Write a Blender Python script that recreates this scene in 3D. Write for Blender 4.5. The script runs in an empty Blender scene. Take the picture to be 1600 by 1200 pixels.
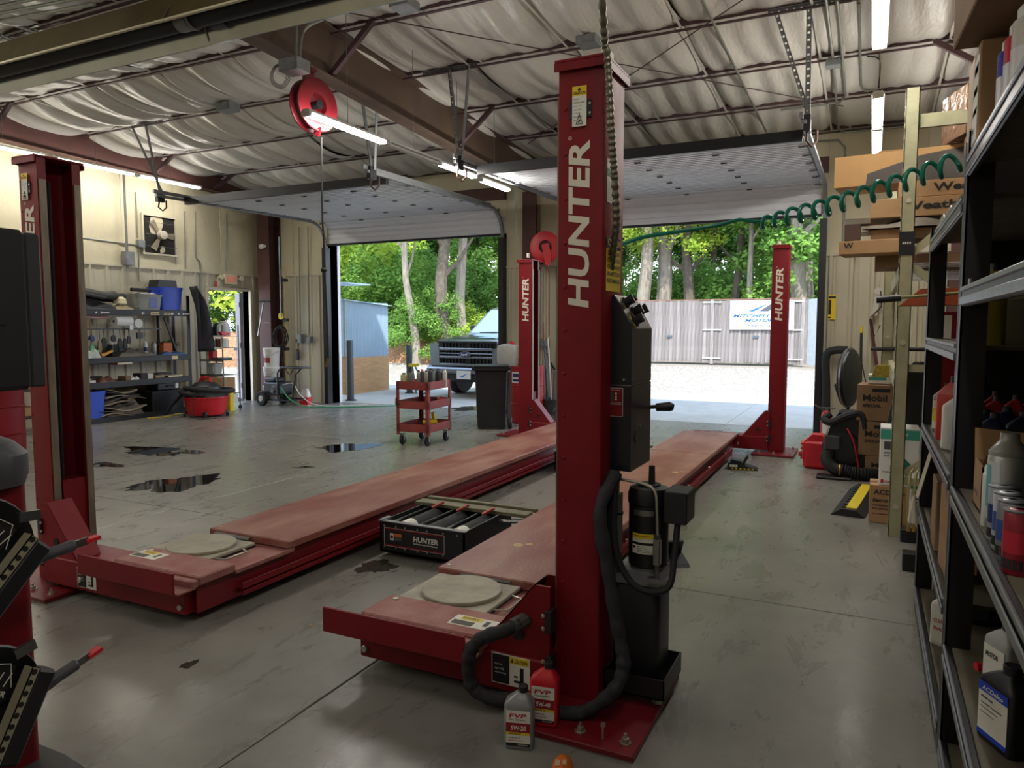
import bpy, math, random
from mathutils import Vector, Matrix
from math import pi, sin, cos, radians
random.seed(7)
S = bpy.context.scene
COL = S.collection
# ------------------------------------------------------------ camera, sky, light, exposure
F = 1143.0
PITCH = math.atan(92 / F)
YAW = math.atan(562 * math.cos(PITCH) / F)
cd = bpy.data.cameras.new('camera'); cam = bpy.data.objects.new('camera', cd); COL.objects.link(cam)
cam.location = (0, 0, 1.5); cam.rotation_euler = (pi / 2 - PITCH, 0, YAW)
cd.sensor_width = 36; cd.lens = 36 * F / 1600; cd.clip_start = .05; cd.clip_end = 500
S.camera = cam
w = bpy.data.worlds.new('sky'); S.world = w; w.use_nodes = True
nt = w.node_tree; nt.nodes.clear()
o = nt.nodes.new('ShaderNodeOutputWorld'); bg = nt.nodes.new('ShaderNodeBackground')
cr = nt.nodes.new('ShaderNodeValToRGB'); sx = nt.nodes.new('ShaderNodeSeparateXYZ'); tc = nt.nodes.new('ShaderNodeTexCoord')
nt.links.new(tc.outputs['Generated'], sx.inputs[0]); nt.links.new(sx.outputs['Z'], cr.inputs[0])
cr.color_ramp.elements[0].color = (.86, .92, 1, 1); cr.color_ramp.elements[1].color = (.42, .62, 1, 1)
nt.links.new(cr.outputs[0], bg.inputs[0]); nt.links.new(bg.outputs[0], o.inputs[0]); bg.inputs[1].default_value = 2.9
sl = bpy.data.lights.new('sun', 'SUN'); sl.energy = 6.5; sl.angle = .03; sl.color = (1, .95, .86)
so = bpy.data.objects.new('sun', sl); COL.objects.link(so); so.rotation_euler = (radians(30), radians(14), 0)
S.view_settings.view_transform = 'Standard'; S.view_settings.look = 'None'
S.view_settings.exposure = 0.48; S.view_settings.gamma = 1.0; S.view_settings.use_curve_mapping = False
S.cycles.max_bounces = 7; S.cycles.diffuse_bounces = 4; S.cycles.glossy_bounces = 3; S.cycles.transmission_bounces = 4
S.cycles.transparent_max_bounces = 8; S.cycles.sample_clamp_indirect = 4; S.cycles.caustics_reflective = False; S.cycles.caustics_refractive = False
TUBE_W = 15.0      # emission of a fluorescent tube
STRIP_W = 24.0    # watts of the area light in each strip fixture

# ------------------------------------------------------------ pixel helpers (photo frame 1600x1200)
_cy, _sy, _cp, _sp = cos(YAW), sin(YAW), cos(PITCH), sin(PITCH)
def _ray(u, v):
    a = (u - 800) / F; b = (600 - v) / F
    return (-_sy * _cp + a * _cy - b * _sy * _sp, _cy * _cp + a * _sy + b * _cy * _sp, -_sp + b * _cp)
def PZ(u, v, z=0.0):
    d = _ray(u, v); t = (z - 1.5) / d[2]; return Vector((d[0] * t, d[1] * t, z))
def PY(u, v, y):
    d = _ray(u, v); t = y / d[1]; return Vector((d[0] * t, y, 1.5 + d[2] * t))
def PX(u, v, x):
    d = _ray(u, v); t = x / d[0]; return Vector((x, d[1] * t, 1.5 + d[2] * t))

# ------------------------------------------------------------ materials
MATS = {}
def mat(name, col, rough=.5, metal=0.0, var=0.0, scale=6.0, bump=0.0, bscale=30.0, col2=None, emit=0.0, trans=0.0, spec=None,
        stretch=(1, 1, 1), rvar=0.0, rnd=0.0, thr=None, wet=None, alpha=None, coat=0.0):
    if name in MATS: return MATS[name]
    m = bpy.data.materials.new(name); m.use_nodes = True; t = m.node_tree; N = t.nodes; L = t.links
    b = N['Principled BSDF']
    col = tuple(col[:3]) + (1,)
    b.inputs['Base Color'].default_value = col; b.inputs['Roughness'].default_value = rough; b.inputs['Metallic'].default_value = metal
    if spec is not None: b.inputs['Specular IOR Level'].default_value = spec
    if coat: b.inputs['Coat Weight'].default_value = coat; b.inputs['Coat Roughness'].default_value = .1
    if emit: b.inputs['Emission Color'].default_value = col; b.inputs['Emission Strength'].default_value = emit
    if trans: b.inputs['Transmission Weight'].default_value = trans
    if alpha is not None: b.inputs['Alpha'].default_value = alpha
    if var or bump or rvar or col2:
        tcn = N.new('ShaderNodeTexCoord'); mp = N.new('ShaderNodeMapping'); mp.inputs['Scale'].default_value = stretch
        L.new(tcn.outputs['Object'], mp.inputs[0])
    if var or col2 or rvar:
        n = N.new('ShaderNodeTexNoise'); n.inputs['Scale'].default_value = scale; n.inputs['Detail'].default_value = 6; n.inputs['Roughness'].default_value = .62
        L.new(mp.outputs[0], n.inputs['Vector'])
        r = N.new('ShaderNodeValToRGB'); L.new(n.outputs[0], r.inputs[0])
        lo, hi = thr or (.32, .7)
        r.color_ramp.elements[0].position = lo; r.color_ramp.elements[1].position = hi
        if col2: a_, b_ = col, tuple(col2[:3]) + (1,)
        else:
            a_ = tuple(c * (1 - var) for c in col[:3]) + (1,); b_ = tuple(min(1, c * (1 + var)) for c in col[:3]) + (1,)
        r.color_ramp.elements[0].color = a_; r.color_ramp.elements[1].color = b_
        L.new(r.outputs[0], b.inputs['Base Color'])
        if rnd:
            oi = N.new('ShaderNodeObjectInfo'); hs = N.new('ShaderNodeHueSaturation'); ma = N.new('ShaderNodeMath'); ma.operation = 'MULTIPLY_ADD'
            ma.inputs[1].default_value = rnd; ma.inputs[2].default_value = 1 - rnd / 2
            L.new(oi.outputs['Random'], ma.inputs[0]); L.new(ma.outputs[0], hs.inputs['Value']); L.new(r.outputs[0], hs.inputs['Color']); L.new(hs.outputs[0], b.inputs['Base Color'])
        if rvar:
            mr = N.new('ShaderNodeMapRange'); mr.inputs[3].default_value = rough - rvar; mr.inputs[4].default_value = rough + rvar
            L.new(n.outputs[0], mr.inputs[0]); L.new(mr.outputs[0], b.inputs['Roughness'])
    if bump:
        n2 = N.new('ShaderNodeTexNoise'); n2.inputs['Scale'].default_value = bscale; n2.inputs['Detail'].default_value = 4
        L.new(mp.outputs[0], n2.inputs['Vector'])
        bp = N.new('ShaderNodeBump'); bp.inputs['Strength'].default_value = bump; bp.inputs['Distance'].default_value = .02
        L.new(n2.outputs[0], bp.inputs['Height']); L.new(bp.outputs[0], b.inputs['Normal'])
    MATS[name] = m
    return m
def lin(h):   # '#rrggbb' -> linear rgb
    h = h.lstrip('#'); c = [int(h[i:i + 2], 16) / 255 for i in (0, 2, 4)]
    return tuple(x / 12.92 if x < .04045 else ((x + .055) / 1.055) ** 2.4 for x in c)
RED = mat('red_paint', lin('#760c18'), .46, var=.12, scale=2.5, spec=.35)
REDDK = mat('red_paint_dark', lin('#6c0d18'), .42, var=.15, scale=3)
REDWORN = mat('red_deck_worn', lin('#7e3d35'), .45, col2=lin('#a07868'), scale=3.2, thr=(.38, .72), bump=.12, bscale=60, rvar=.12, stretch=(1.6, .5, 1))
DUSTRED = mat('red_deck_dusty', lin('#86433e'), .6, col2=lin('#a07268'), scale=7, thr=(.3, .7), bump=.15, bscale=90)
CART = mat('faded_red_paint', lin('#8f3b38'), .5, var=.2, scale=8)
BRTRED = mat('bright_red_plastic', lin('#c8202c'), .4, var=.06)
BLACK = mat('black_metal', lin('#15161a'), .42, var=.2, scale=5)
BLACKP = mat('black_plastic', lin('#1d1e22'), .45, var=.15, scale=5)
NAVYBOX = mat('black_blue_powder_coat', lin('#0e131f'), .34, var=.12, scale=4)
RUBBER = mat('rubber', lin('#1b1b1c'), .7, var=.2, bump=.1)
FABRIC = mat('black_fabric', lin('#26262a'), .8, var=.25, bump=.4, bscale=25)
GREYP = mat('grey_plastic', lin('#46484c'), .5, var=.12)
STEEL = mat('steel', lin('#8b8c8c'), .35, .9, var=.15, scale=8)
GALV = mat('galvanised_steel', lin('#85888a'), .5, .35, var=.18, scale=10)
OLDST = mat('worn_rail_steel', lin('#7d7466'), .5, .5, var=.3, scale=9, stretch=(3, 3, .4))
ZINC = mat('zinc_bolt', lin('#b5b3a6'), .35, .8)
WHITE = mat('white_paint', lin('#e4e6e8'), .5, var=.04)
WHITEP = mat('white_plastic', lin('#dcdcd6'), .45, var=.05)
PAPER = mat('paper_label', lin('#deddd2'), .6, var=.04)
YEL = mat('yellow_label', lin('#e2c52a'), .5, var=.05)
INK = mat('black_ink', lin('#151515'), .6)
INKR = mat('red_ink', lin('#b01c28'), .6)
CREAM = mat('cream_lettering', lin('#d9d3c2'), .55)
BROWN = mat('primer_brown_steel', lin('#50312c'), .6, var=.16, scale=3)
BROWNB = mat('primer_beam_steel', lin('#5a4736'), .6, col2=lin('#483832'), scale=2.5)
PURL = mat('purlin_brown', lin('#4b3336'), .6, var=.15)
LINER = mat('beige_liner_metal', lin('#b9b29b'), .45, var=.06, scale=2)
TRIM = mat('beige_trim_metal', lin('#c4bda6'), .5, var=.05)
VINYL = mat('wall_insulation_vinyl', lin('#cbc2a4'), .5, var=.05, scale=2, bump=.5, bscale=5)
ROOF = mat('roof_insulation_vinyl', lin('#cbc7bf'), .34, var=.04, scale=2, bump=.55, bscale=9, stretch=(3.2, .7, 1))
DOORW = mat('white_door_panel', lin('#e2e4ea'), .42, var=.04, scale=3)
CARD = mat('cardboard', lin('#a37f58'), .75, var=.1, scale=4, bump=.05)
CARDD = mat('cardboard_dusty', lin('#8a6d50'), .8, var=.14, scale=5)
TAPE = mat('packing_tape', lin('#8c6a44'), .3)
BLUEP = mat('blue_plastic', lin('#2448c0'), .4, var=.05)
RACK = mat('rack_beige_paint', lin('#a3a080'), .5, var=.14, scale=9)
RACKR = mat('rack_dark_red_beam', lin('#5e2226'), .5, var=.12)
GLASS = mat('glass', (.8, .87, .9), .03, trans=1.0)
CLEARP = mat('cloudy_clear_plastic', lin('#b9bdbb'), .3, var=.08, alpha=.75)
TEAL = mat('green_air_hose', lin('#1c8a74'), .3, var=.08)
LIT = mat('lit_tube', (1, .98, .92), .5, emit=TUBE_W)
CONDUIT = mat('conduit_grey', lin('#8d9088'), .45, .5, var=.1)
WOODF = mat('weathered_fence_wood', lin('#8f8a88'), .8, col2=lin('#625c5a'), scale=3, stretch=(6, 6, .4), rnd=.5, bump=.2)
YELP = mat('yellow_plastic', lin('#d8c01c'), .45)
ORANGE = mat('orange_plastic', lin('#d06a22'), .5)

# ------------------------------------------------------------ mesh builder
def rotm(axis, a):
    return Matrix.Rotation(a, 4, axis)
class MB:
    def __init__(s): s.v = []; s.f = []; s.m = []; s.cur = 0; s.T = None
    def add(s, vs, fs):
        n = len(s.v)
        if s.T is not None: vs = [s.T @ Vector(p) for p in vs]
        s.v += [tuple(p) for p in vs]; s.f += [tuple(i + n for i in f) for f in fs]; s.m += [s.cur] * len(fs)
        return s
    def box(s, x0, x1, y0, y1, z0, z1):
        return s.add([(x0, y0, z0), (x1, y0, z0), (x1, y1, z0), (x0, y1, z0), (x0, y0, z1), (x1, y0, z1), (x1, y1, z1), (x0, y1, z1)],
                     [(0, 3, 2, 1), (4, 5, 6, 7), (0, 1, 5, 4), (1, 2, 6, 5), (2, 3, 7, 6), (3, 0, 4, 7)])
    def cbox(s, x0, x1, y0, y1, z0, z1, c=.005):
        X = (x0, x1); Y = (y0, y1); Z = (z0, z1); vs = []; idx = {}
        for i in (0, 1):
            for j in (0, 1):
                for k in (0, 1):
                    dx, dy, dz = c * (1 - 2 * i), c * (1 - 2 * j), c * (1 - 2 * k)
                    b = len(vs); idx[i, j, k] = b
                    vs += [(X[i], Y[j] + dy, Z[k] + dz), (X[i] + dx, Y[j], Z[k] + dz), (X[i] + dx, Y[j] + dy, Z[k])]
        fs = []
        for i in (0, 1):
            q = [idx[i, 0, 0], idx[i, 1, 0], idx[i, 1, 1], idx[i, 0, 1]]; fs.append(q if i else q[::-1])
            q = [idx[0, i, 0] + 1, idx[1, i, 0] + 1, idx[1, i, 1] + 1, idx[0, i, 1] + 1]; fs.append(q[::-1] if i else q)
            q = [idx[0, 0, i] + 2, idx[1, 0, i] + 2, idx[1, 1, i] + 2, idx[0, 1, i] + 2]; fs.append(q if i else q[::-1])
        for a in (0, 1):
            for b in (0, 1):
                fl = (a + b) % 2
                q = [idx[0, a, b] + 1, idx[1, a, b] + 1, idx[1, a, b] + 2, idx[0, a, b] + 2]; fs.append(q[::-1] if not fl else q)
                q = [idx[a, 0, b] + 2, idx[a, 1, b] + 2, idx[a, 1, b], idx[a, 0, b]]; fs.append(q[::-1] if not fl else q)
                q = [idx[a, b, 0], idx[a, b, 1], idx[a, b, 1] + 1, idx[a, b, 0] + 1]; fs.append(q[::-1] if not fl else q)
        for i in (0, 1):
            for j in (0, 1):
                for k in (0, 1):
                    b = idx[i, j, k]; q = [b, b + 1, b + 2]; fs.append(q if (i + j + k) % 2 else q[::-1])
        return s.add(vs, fs)
    def prism(s, poly, ax, a0, a1):   # poly in the plane normal to ax: x->(y,z), y->(x,z), z->(x,y)
        P = {'x': lambda p, a: (a, p[0], p[1]), 'y': lambda p, a: (p[0], a, p[1]), 'z': lambda p, a: (p[0], p[1], a)}[ax]
        n = len(poly); vs = [P(p, a0) for p in poly] + [P(p, a1) for p in poly]
        fs = [tuple(range(n))[::-1], tuple(range(n, 2 * n))] + [(i, (i + 1) % n, n + (i + 1) % n, n + i) for i in range(n)]
        return s.add(vs, fs)
    def beam(s, p0, p1, w_, h_=None, up=(0, 0, 1)):   # box of section w x h along p0->p1
        p0, p1 = Vector(p0), Vector(p1); h_ = h_ or w_; d = (p1 - p0).normalized(); up = Vector(up)
        if abs(d.dot(up)) > .99: up = Vector((0, 1, 0))
        r = d.cross(up).normalized() * w_ / 2; u = r.cross(d).normalized() * h_ / 2
        vs = [p + a * r + b * u for p in (p0, p1) for a, b in ((-1, -1), (1, -1), (1, 1), (-1, 1))]
        return s.add(vs, [(3, 2, 1, 0), (4, 5, 6, 7), (0, 1, 5, 4), (1, 2, 6, 5), (2, 3, 7, 6), (3, 0, 4, 7)])
    def tube(s, pts, r, n=8, closed=False, rads=None, caps=True):
        pts = [Vector(p) for p in pts]; k = len(pts)
        t0 = (pts[1] - pts[0]).normalized(); up = Vector((0, 0, 1)) if abs(t0.z) < .9 else Vector((1, 0, 0))
        nrm = t0.cross(up).normalized(); vs = []
        for i, p in enumerate(pts):
            a = pts[max(i - 1, 0)] if not closed else pts[(i - 1) % k]; b = pts[min(i + 1, k - 1)] if not closed else pts[(i + 1) % k]
            t = (b - a)
            t = t.normalized() if t.length > 1e-9 else t0
            nrm = nrm - t * nrm.dot(t)
            nrm = nrm.normalized() if nrm.length > 1e-6 else t.orthogonal().normalized()
            bn = t.cross(nrm); rr = rads[i] if rads else r
            vs += [p + (nrm * cos(2 * pi * j / n) + bn * sin(2 * pi * j / n)) * rr for j in range(n)]
        fs = []
        for i in range(k - (0 if closed else 1)):
            for j in range(n):
                a = i * n + j; b = i * n + (j + 1) % n; c = ((i + 1) % k) * n
                fs.append((a, b, c + (j + 1) % n, c + j))
        if not closed and caps: fs += [tuple(range(n))[::-1], tuple(range((k - 1) * n, k * n))]
        return s.add(vs, fs)
    def cyl(s, p0, p1, r, n=16, r2=None):
        return s.tube([p0, p1], r, n, rads=[r, r if r2 is None else r2])
    def lathe(s, prof, c=(0, 0, 0), n=20, ax='z', sx=1.0, sy=1.0, ring=False):
        if ring: prof = list(prof) + [prof[0]]
        vs = []
        for r, h in prof:
            for j in range(n):
                a = 2 * pi * j / n; x, y = r * cos(a) * sx, r * sin(a) * sy
                p = {'z': (x, y, h), 'x': (h, x, y), 'y': (y, h, x)}[ax]
                vs.append((p[0] + c[0], p[1] + c[1], p[2] + c[2]))
        k = len(prof)
        fs = [(i * n + j, i * n + (j + 1) % n, (i + 1) * n + (j + 1) % n, (i + 1) * n + j) for i in range(k - 1) for j in range(n)]
        if not ring: fs += [tuple(range(n))[::-1], tuple(range((k - 1) * n, k * n))]
        return s.add(vs, fs)
    def loft(s, rings):   # closed rings with equal counts
        n = len(rings[0]); k = len(rings); vs = [p for r in rings for p in r]
        fs = [(i * n + j, i * n + (j + 1) % n, (i + 1) * n + (j + 1) % n, (i + 1) * n + j) for i in range(k - 1) for j in range(n)]
        fs += [tuple(range(n))[::-1], tuple(range((k - 1) * n, k * n))]
        return s.add(vs, fs)
    def sheet(s, fn, nu, nv):   # fn(a,b) a,b in 0..1
        vs = [fn(i / nu, j / nv) for i in range(nu + 1) for j in range(nv + 1)]
        fs = [(i * (nv + 1) + j, (i + 1) * (nv + 1) + j, (i + 1) * (nv + 1) + j + 1, i * (nv + 1) + j + 1) for i in range(nu) for j in range(nv)]
        return s.add(vs, fs)
    def sphere(s, c, r, n=12, k=8, sz=1.0):
        return s.lathe([(max(r * sin(pi * i / k), 1e-4), -r * cos(pi * i / k) * sz) for i in range(k + 1)], c, n)
    def slot(s, i): s.cur = i; return s
    def build(s, name, mats, parent=None, world=False, smooth=35, sub=None):
        me = bpy.data.meshes.new(name)
        vs = s.v
        if world and parent is not None:
            off = Vector((0, 0, 0)); q = parent
            while q is not None: off += q.location; q = q.parent
            vs = [(x - off.x, y - off.y, z - off.z) for x, y, z in vs]
        me.from_pydata(vs, [], s.f)
        if not isinstance(mats, (list, tuple)): mats = [mats]
        for m in mats: me.materials.append(m)
        if len(mats) > 1: me.polygons.foreach_set('material_index', s.m)
        me.update()
        if smooth:
            me.shade_smooth()
            me.set_sharp_from_angle(angle=radians(smooth))
        ob = bpy.data.objects.new(name, me); COL.objects.link(ob)
        if parent is not None: ob.parent = parent
        return ob
def tag(o, label=None, cat=None, group=None, kind=None):
    if label: o['label'] = label
    if cat: o['category'] = cat
    if group: o['group'] = group
    if kind: o['kind'] = kind
    return o
def thing(name, loc, label, cat, rz=0.0, group=None, rot=None):
    o = bpy.data.objects.new(name, None); COL.objects.link(o); o.location = loc
    o.rotation_euler = rot or (0, 0, rz); o.empty_display_size = .1
    return tag(o, label, cat, group)
def dup(o, loc=None, rz=None, label=None, parent=None, group=None):
    c = o.copy(); COL.objects.link(c); c.parent = parent
    if loc is not None: c.location = loc
    if rz is not None: c.rotation_euler = (0, 0, rz)
    if label: c['label'] = label
    if group: c['group'] = group
    for ch in list(o.children): dup(ch, parent=c)
    return c
def struct(o): o['kind'] = 'structure'; return o
def solo(mb, name, mats, loc, label, cat, group=None, rz=0.0, **k):   # one-mesh thing, built in local coordinates
    o = mb.build(name, mats, None, **k); o.location = loc; o.rotation_euler = (0, 0, rz); return tag(o, label, cat, group)
_tc = {}
def textmesh(body, bold=.0, shear=0.0):
    k = (body, bold, shear)
    if k in _tc: return _tc[k]
    cu = bpy.data.curves.new('t', 'FONT'); cu.body = body; cu.offset = bold; cu.shear = shear; cu.resolution_u = 3; cu.size = 1
    ob = bpy.data.objects.new('t', cu); COL.objects.link(ob)
    dg = bpy.context.evaluated_depsgraph_get(); me = bpy.data.meshes.new_from_object(ob.evaluated_get(dg))
    vs = [v.co.copy() for v in me.vertices]; fs = [tuple(p.vertices) for p in me.polygons]
    bpy.data.objects.remove(ob); bpy.data.curves.remove(cu); bpy.data.meshes.remove(me)
    if not vs: vs = [Vector((0, 0, 0))]
    x0 = min(v.x for v in vs); x1 = max(v.x for v in vs); y0 = min(v.y for v in vs); y1 = max(v.y for v in vs)
    _tc[k] = ([((v.x - x0) / (x1 - x0 + 1e-9), (v.y - y0) / (y1 - y0 + 1e-9)) for v in vs], fs, (x1 - x0) / (y1 - y0 + 1e-9))
    return _tc[k]
def lettering(mb, body, org, U, V, L_, Hh=None, lift=.0015, bold=.02, shear=0.0):
    """adds text to mb: org is the lower left corner, U the reading direction, V up, L_ length, Hh cap height"""
    vs, fs, asp = textmesh(body, bold, shear); U = Vector(U).normalized(); V = Vector(V).normalized(); n = U.cross(V)
    Hh = Hh or L_ / asp; org = Vector(org) + n * lift
    mb.add([org + U * (a * L_) + V * (b * Hh) for a, b in vs], fs); return mb
def plate(mb, org, U, V, w_, h_, t=.001, lift=0.0):
    U = Vector(U).normalized(); V = Vector(V).normalized(); n = U.cross(V); o_ = Vector(org) + n * lift
    p = [o_, o_ + U * w_, o_ + U * w_ + V * h_, o_ + V * h_]
    mb.add(p + [q + n * t for q in p], [(3, 2, 1, 0), (4, 5, 6, 7), (0, 1, 5, 4), (1, 2, 6, 5), (2, 3, 7, 6), (3, 0, 4, 7)]); return mb
def smoothpath(pts, n=8):
    pts = [Vector(p) for p in pts]; out = []
    P = [pts[0] * 2 - pts[1]] + pts + [pts[-1] * 2 - pts[-2]]
    for i in range(1, len(P) - 2):
        for k in range(n):
            t = k / n; a, b, c, d = P[i - 1], P[i], P[i + 1], P[i + 2]
            out.append(.5 * ((2 * b) + (c - a) * t + (2 * a - 5 * b + 4 * c - d) * t * t + (3 * b - a - 3 * c + d) * t ** 3))
    out.append(pts[-1]); return out
def bolt(mb, p, axis='z', r=.012, h=.014):
    x, y, z = p
    if axis == 'z': mb.lathe([(r * 1.6, 0), (r * 1.6, .003), (r, .003), (r, h), (r * .6, h * 1.05)], p, 6); mb.cyl((x, y, z + h), (x, y, z + h * 1.9), r * .45, 8)
    elif axis == 'y': mb.lathe([(r * .8, -h), (r, -h * .7), (r, 0), (r * .8, .002)], p, 10, 'y')
    else: mb.lathe([(r * .8, -h), (r, -h * .7), (r, 0), (r * .8, .002)], p, 10, 'x')
# ------------------------------------------------------------ floor of separately poured slabs
def concrete(name, c1, c2, rough):
    m = bpy.data.materials.new(name); m.use_nodes = True; t = m.node_tree; N = t.nodes; L = t.links; b = N['Principled BSDF']
    tc_ = N.new('ShaderNodeTexCoord')
    def noise(sc, det=8, rg=.65, st=(1, 1, 1)):
        mp = N.new('ShaderNodeMapping'); mp.inputs['Scale'].default_value = st; L.new(tc_.outputs['Object'], mp.inputs[0])
        n = N.new('ShaderNodeTexNoise'); n.inputs['Scale'].default_value = sc; n.inputs['Detail'].default_value = det; n.inputs['Roughness'].default_value = rg
        n.inputs['Distortion'].default_value = .6
        L.new(mp.outputs[0], n.inputs['Vector']); return n
    def ramp(n, lo, hi, a, b_):
        r = N.new('ShaderNodeValToRGB'); r.color_ramp.elements[0].position = lo; r.color_ramp.elements[1].position = hi
        r.color_ramp.elements[0].color = tuple(a) + (1,); r.color_ramp.elements[1].color = tuple(b_) + (1,); L.new(n.outputs[0], r.inputs[0]); return r
    big = noise(.9); fine = noise(14, 6, .7); swirl = noise(4, 8, .7, (1.5, .5, 1)); spot = noise(3.5, 3, .5)
    r1 = ramp(big, .3, .72, c1, c2); r2 = ramp(swirl, .35, .7, (.91,) * 3, (1.05,) * 3); r3 = ramp(fine, .3, .75, (.9,) * 3, (1.06,) * 3)
    r4 = ramp(spot, .19, .23, (.95, .95, .94), (1, 1, 1))
    def mul(a, b_):
        x = N.new('ShaderNodeMix'); x.data_type = 'RGBA'; x.blend_type = 'MULTIPLY'; x.inputs[0].default_value = 1
        L.new(a, x.inputs[6]); L.new(b_, x.inputs[7]); return x.outputs[2]
    L.new(mul(mul(mul(r1.outputs[0], r2.outputs[0]), r3.outputs[0]), r4.outputs[0]), b.inputs['Base Color'])
    mr = N.new('ShaderNodeMapRange'); mr.inputs[1].default_value = .25; mr.inputs[2].default_value = .75; mr.inputs[3].default_value = rough - .1; mr.inputs[4].default_value = rough + .14
    L.new(swirl.outputs[0], mr.inputs[0]); L.new(mr.outputs[0], b.inputs['Roughness'])
    bp = N.new('ShaderNodeBump'); bp.inputs['Strength'].default_value = .08; bp.inputs['Distance'].default_value = .01
    L.new(fine.outputs[0], bp.inputs['Height']); L.new(bp.outputs[0], b.inputs['Normal']); return m
CONC = concrete('polished_concrete', lin('#6f6d66'), lin('#908d85'), .29)
CONCOUT = concrete('outdoor_concrete', lin('#98948a'), lin('#aeaaa0'), .8)
JOINT = mat('joint_dirt', lin('#1c1a17'), .9)
WL, WR, WB, WF = -11.05, 1.75, 11.1, -5.0      # left, right, door wall, wall behind the camera
floor = struct(MB().box(WL - .2, WR + .2, WF - .2, 11.34, -.12, -.012).build('floor', JOINT, smooth=0))
def slabs(xs, ys, parent, m, name='slab'):
    for i in range(len(xs) - 1):
        for j in range(len(ys) - 1):
            MB().cbox(xs[i] + .004, xs[i + 1] - .004, ys[j] + .004, ys[j + 1] - .004, -.10, 0, .003).build(name, m, parent, smooth=0)
slabs([WL - .1, -8.28, -5.08, -1.94, 1.23, WR + .1], [WF, -3.1, .5, 4.08, 7.7, 11.32], floor, CONC)
apron = struct(MB().box(-14, 6, 11.34, 16.2, -.14, -.03).build('floor', JOINT, smooth=0)); apron.name = 'apron_floor'
slabs([-14, -11.4, -8.28, -5.08, -1.94, 1.23, 6], [11.34, 13.7, 16.2], apron, CONCOUT)
# ------------------------------------------------------------ walls
def liner(parent, a, b, fixed, axis, z0, z1, inward, step=.9):
    """ribbed metal liner panels; axis 'x': runs along x at y=fixed, inward = sign of the room side"""
    n = max(1, round((b - a) / step)); w_ = (b - a) / n
    for i in range(n):
        s = a + i * w_; e = s + w_; pr = [(s, 0)]; k = max(1, round(w_ / .3)); q = w_ / k
        for j in range(k):
            c = s + q * j
            pr += [(c + .03, .0), (c + .05, .026), (c + .085, .026), (c + .105, 0), (c + q * .5, 0), (c + q * .5 + .008, .006), (c + q * .5 + .022, .006), (c + q * .5 + .03, 0)]
        pr += [(e - .002, 0), (e - .002, -.006), (s, -.006)]
        poly = [(p, fixed + inward * (d + .02)) for p, d in pr]
        if axis == 'y': poly = [(y, x) for x, y in poly]
        MB().prism(poly, 'z', z0, z1).build('liner_panel', LINER, parent, smooth=0)
def vinyl(parent, a, b, fixed, axis, z0, z1, inward, name='insulation_panel', step=1.0, seed=0):
    n = max(1, round((b - a) / step)); w_ = (b - a) / n
    for i in range(n):
        s = a + i * w_
        def fn(u, v, s=s, i=i):
            p = s + u * w_; z = z0 + v * (z1 - z0)
            d = .035 * (sin(pi * u) ** .6) * (1 + .35 * sin(7 * p + 3 * z + seed)) + .006 * sin(31 * z + 9 * p)
            f = fixed + inward * (d + .01)
            return (p, f, z) if axis == 'x' else (f, p, z)
        mb = MB().sheet(fn, 10, 14); mb.build(name, VINYL, parent, smooth=80)
        q = s + w_; mb = MB()
        if axis == 'x': mb.box(q - .008, q + .008, fixed, fixed + inward * .02, z0, z1)
        else: mb.box(fixed, fixed + inward * .02, q - .008, q + .008, z0, z1)
        mb.build('seam_strip', TRIM, parent, smooth=0)
def zr(y): return 4.12 + .06 * (11.1 - y)
LT = 2.45
wall_back = struct(MB().box(WL - .2, -9.27, WB, WB + .18, 0, 4.4).box(-5.6, -4.3, WB, WB + .18, 0, 4.4).box(-.66, WR + .2, WB, WB + .18, 0, 4.4).box(-9.27, -5.6, WB, WB + .18, 3.05, 4.4).box(-4.3, -.66, WB, WB + .18, 3.05, 4.4).build('wall_back', TRIM, smooth=0))
for a, b in ((WL, -9.34), (-5.53, -4.37), (-.6, WR)):
    liner(wall_back, a, b, WB, 'x', 0, LT, -1); vinyl(wall_back, a, b, WB, 'x', LT + .03, 4.12, -1)
    MB().box(a, b, WB - .05, WB, LT, LT + .035).build('ledge_trim', TRIM, wall_back, smooth=0)
for a, b in ((-9.34, -5.53), (-4.37, -.6)):
    vinyl(wall_back, a, b, WB, 'x', 3.3, 4.12, -1); MB().box(a, b, WB - .12, WB, 3.58, 3.78).build('door_header', BROWN, wall_back, smooth=0)
D3a, D3b, D3t = 9.72, 10.74, 2.16
wall_left = struct(MB().box(WL - .18, WL, WF, D3a, 0, 5.2).box(WL - .18, WL, D3b, WB + .18, 0, 5.2).box(WL - .18, WL, D3a, D3b, D3t, 5.2).build('wall_left', TRIM, smooth=0))
liner(wall_left, 2.0, D3a - .05, WL, 'y', 0, LT, 1); liner(wall_left, D3b + .05, WB, WL, 'y', 0, LT, 1, .4); liner(wall_left, D3a - .05, D3b + .05, WL, 'y', D3t + .06, LT, 1, 1.2)
vinyl(wall_left, 2.0, WB, WL, 'y', LT + .03, 4.5, 1)
MB().box(WL, WL + .05, 2, WB, LT, LT + .035).build('ledge_trim', TRIM, wall_left, smooth=0)
wall_right = struct(MB().box(WR, WR + .15, WF, WB + .18, 0, 5.2).build('wall_right', TRIM, smooth=0))
liner(wall_right, 2.0, WB, WR, 'y', 0, LT, -1); vinyl(wall_right, 2, WB, WR, 'y', LT + .03, 4.3, -1)
wall_front = struct(MB().box(WL - .2, WR + .2, WF - .15, WF, 0, 5.4).build('wall_front', VINYL, smooth=0))
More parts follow.
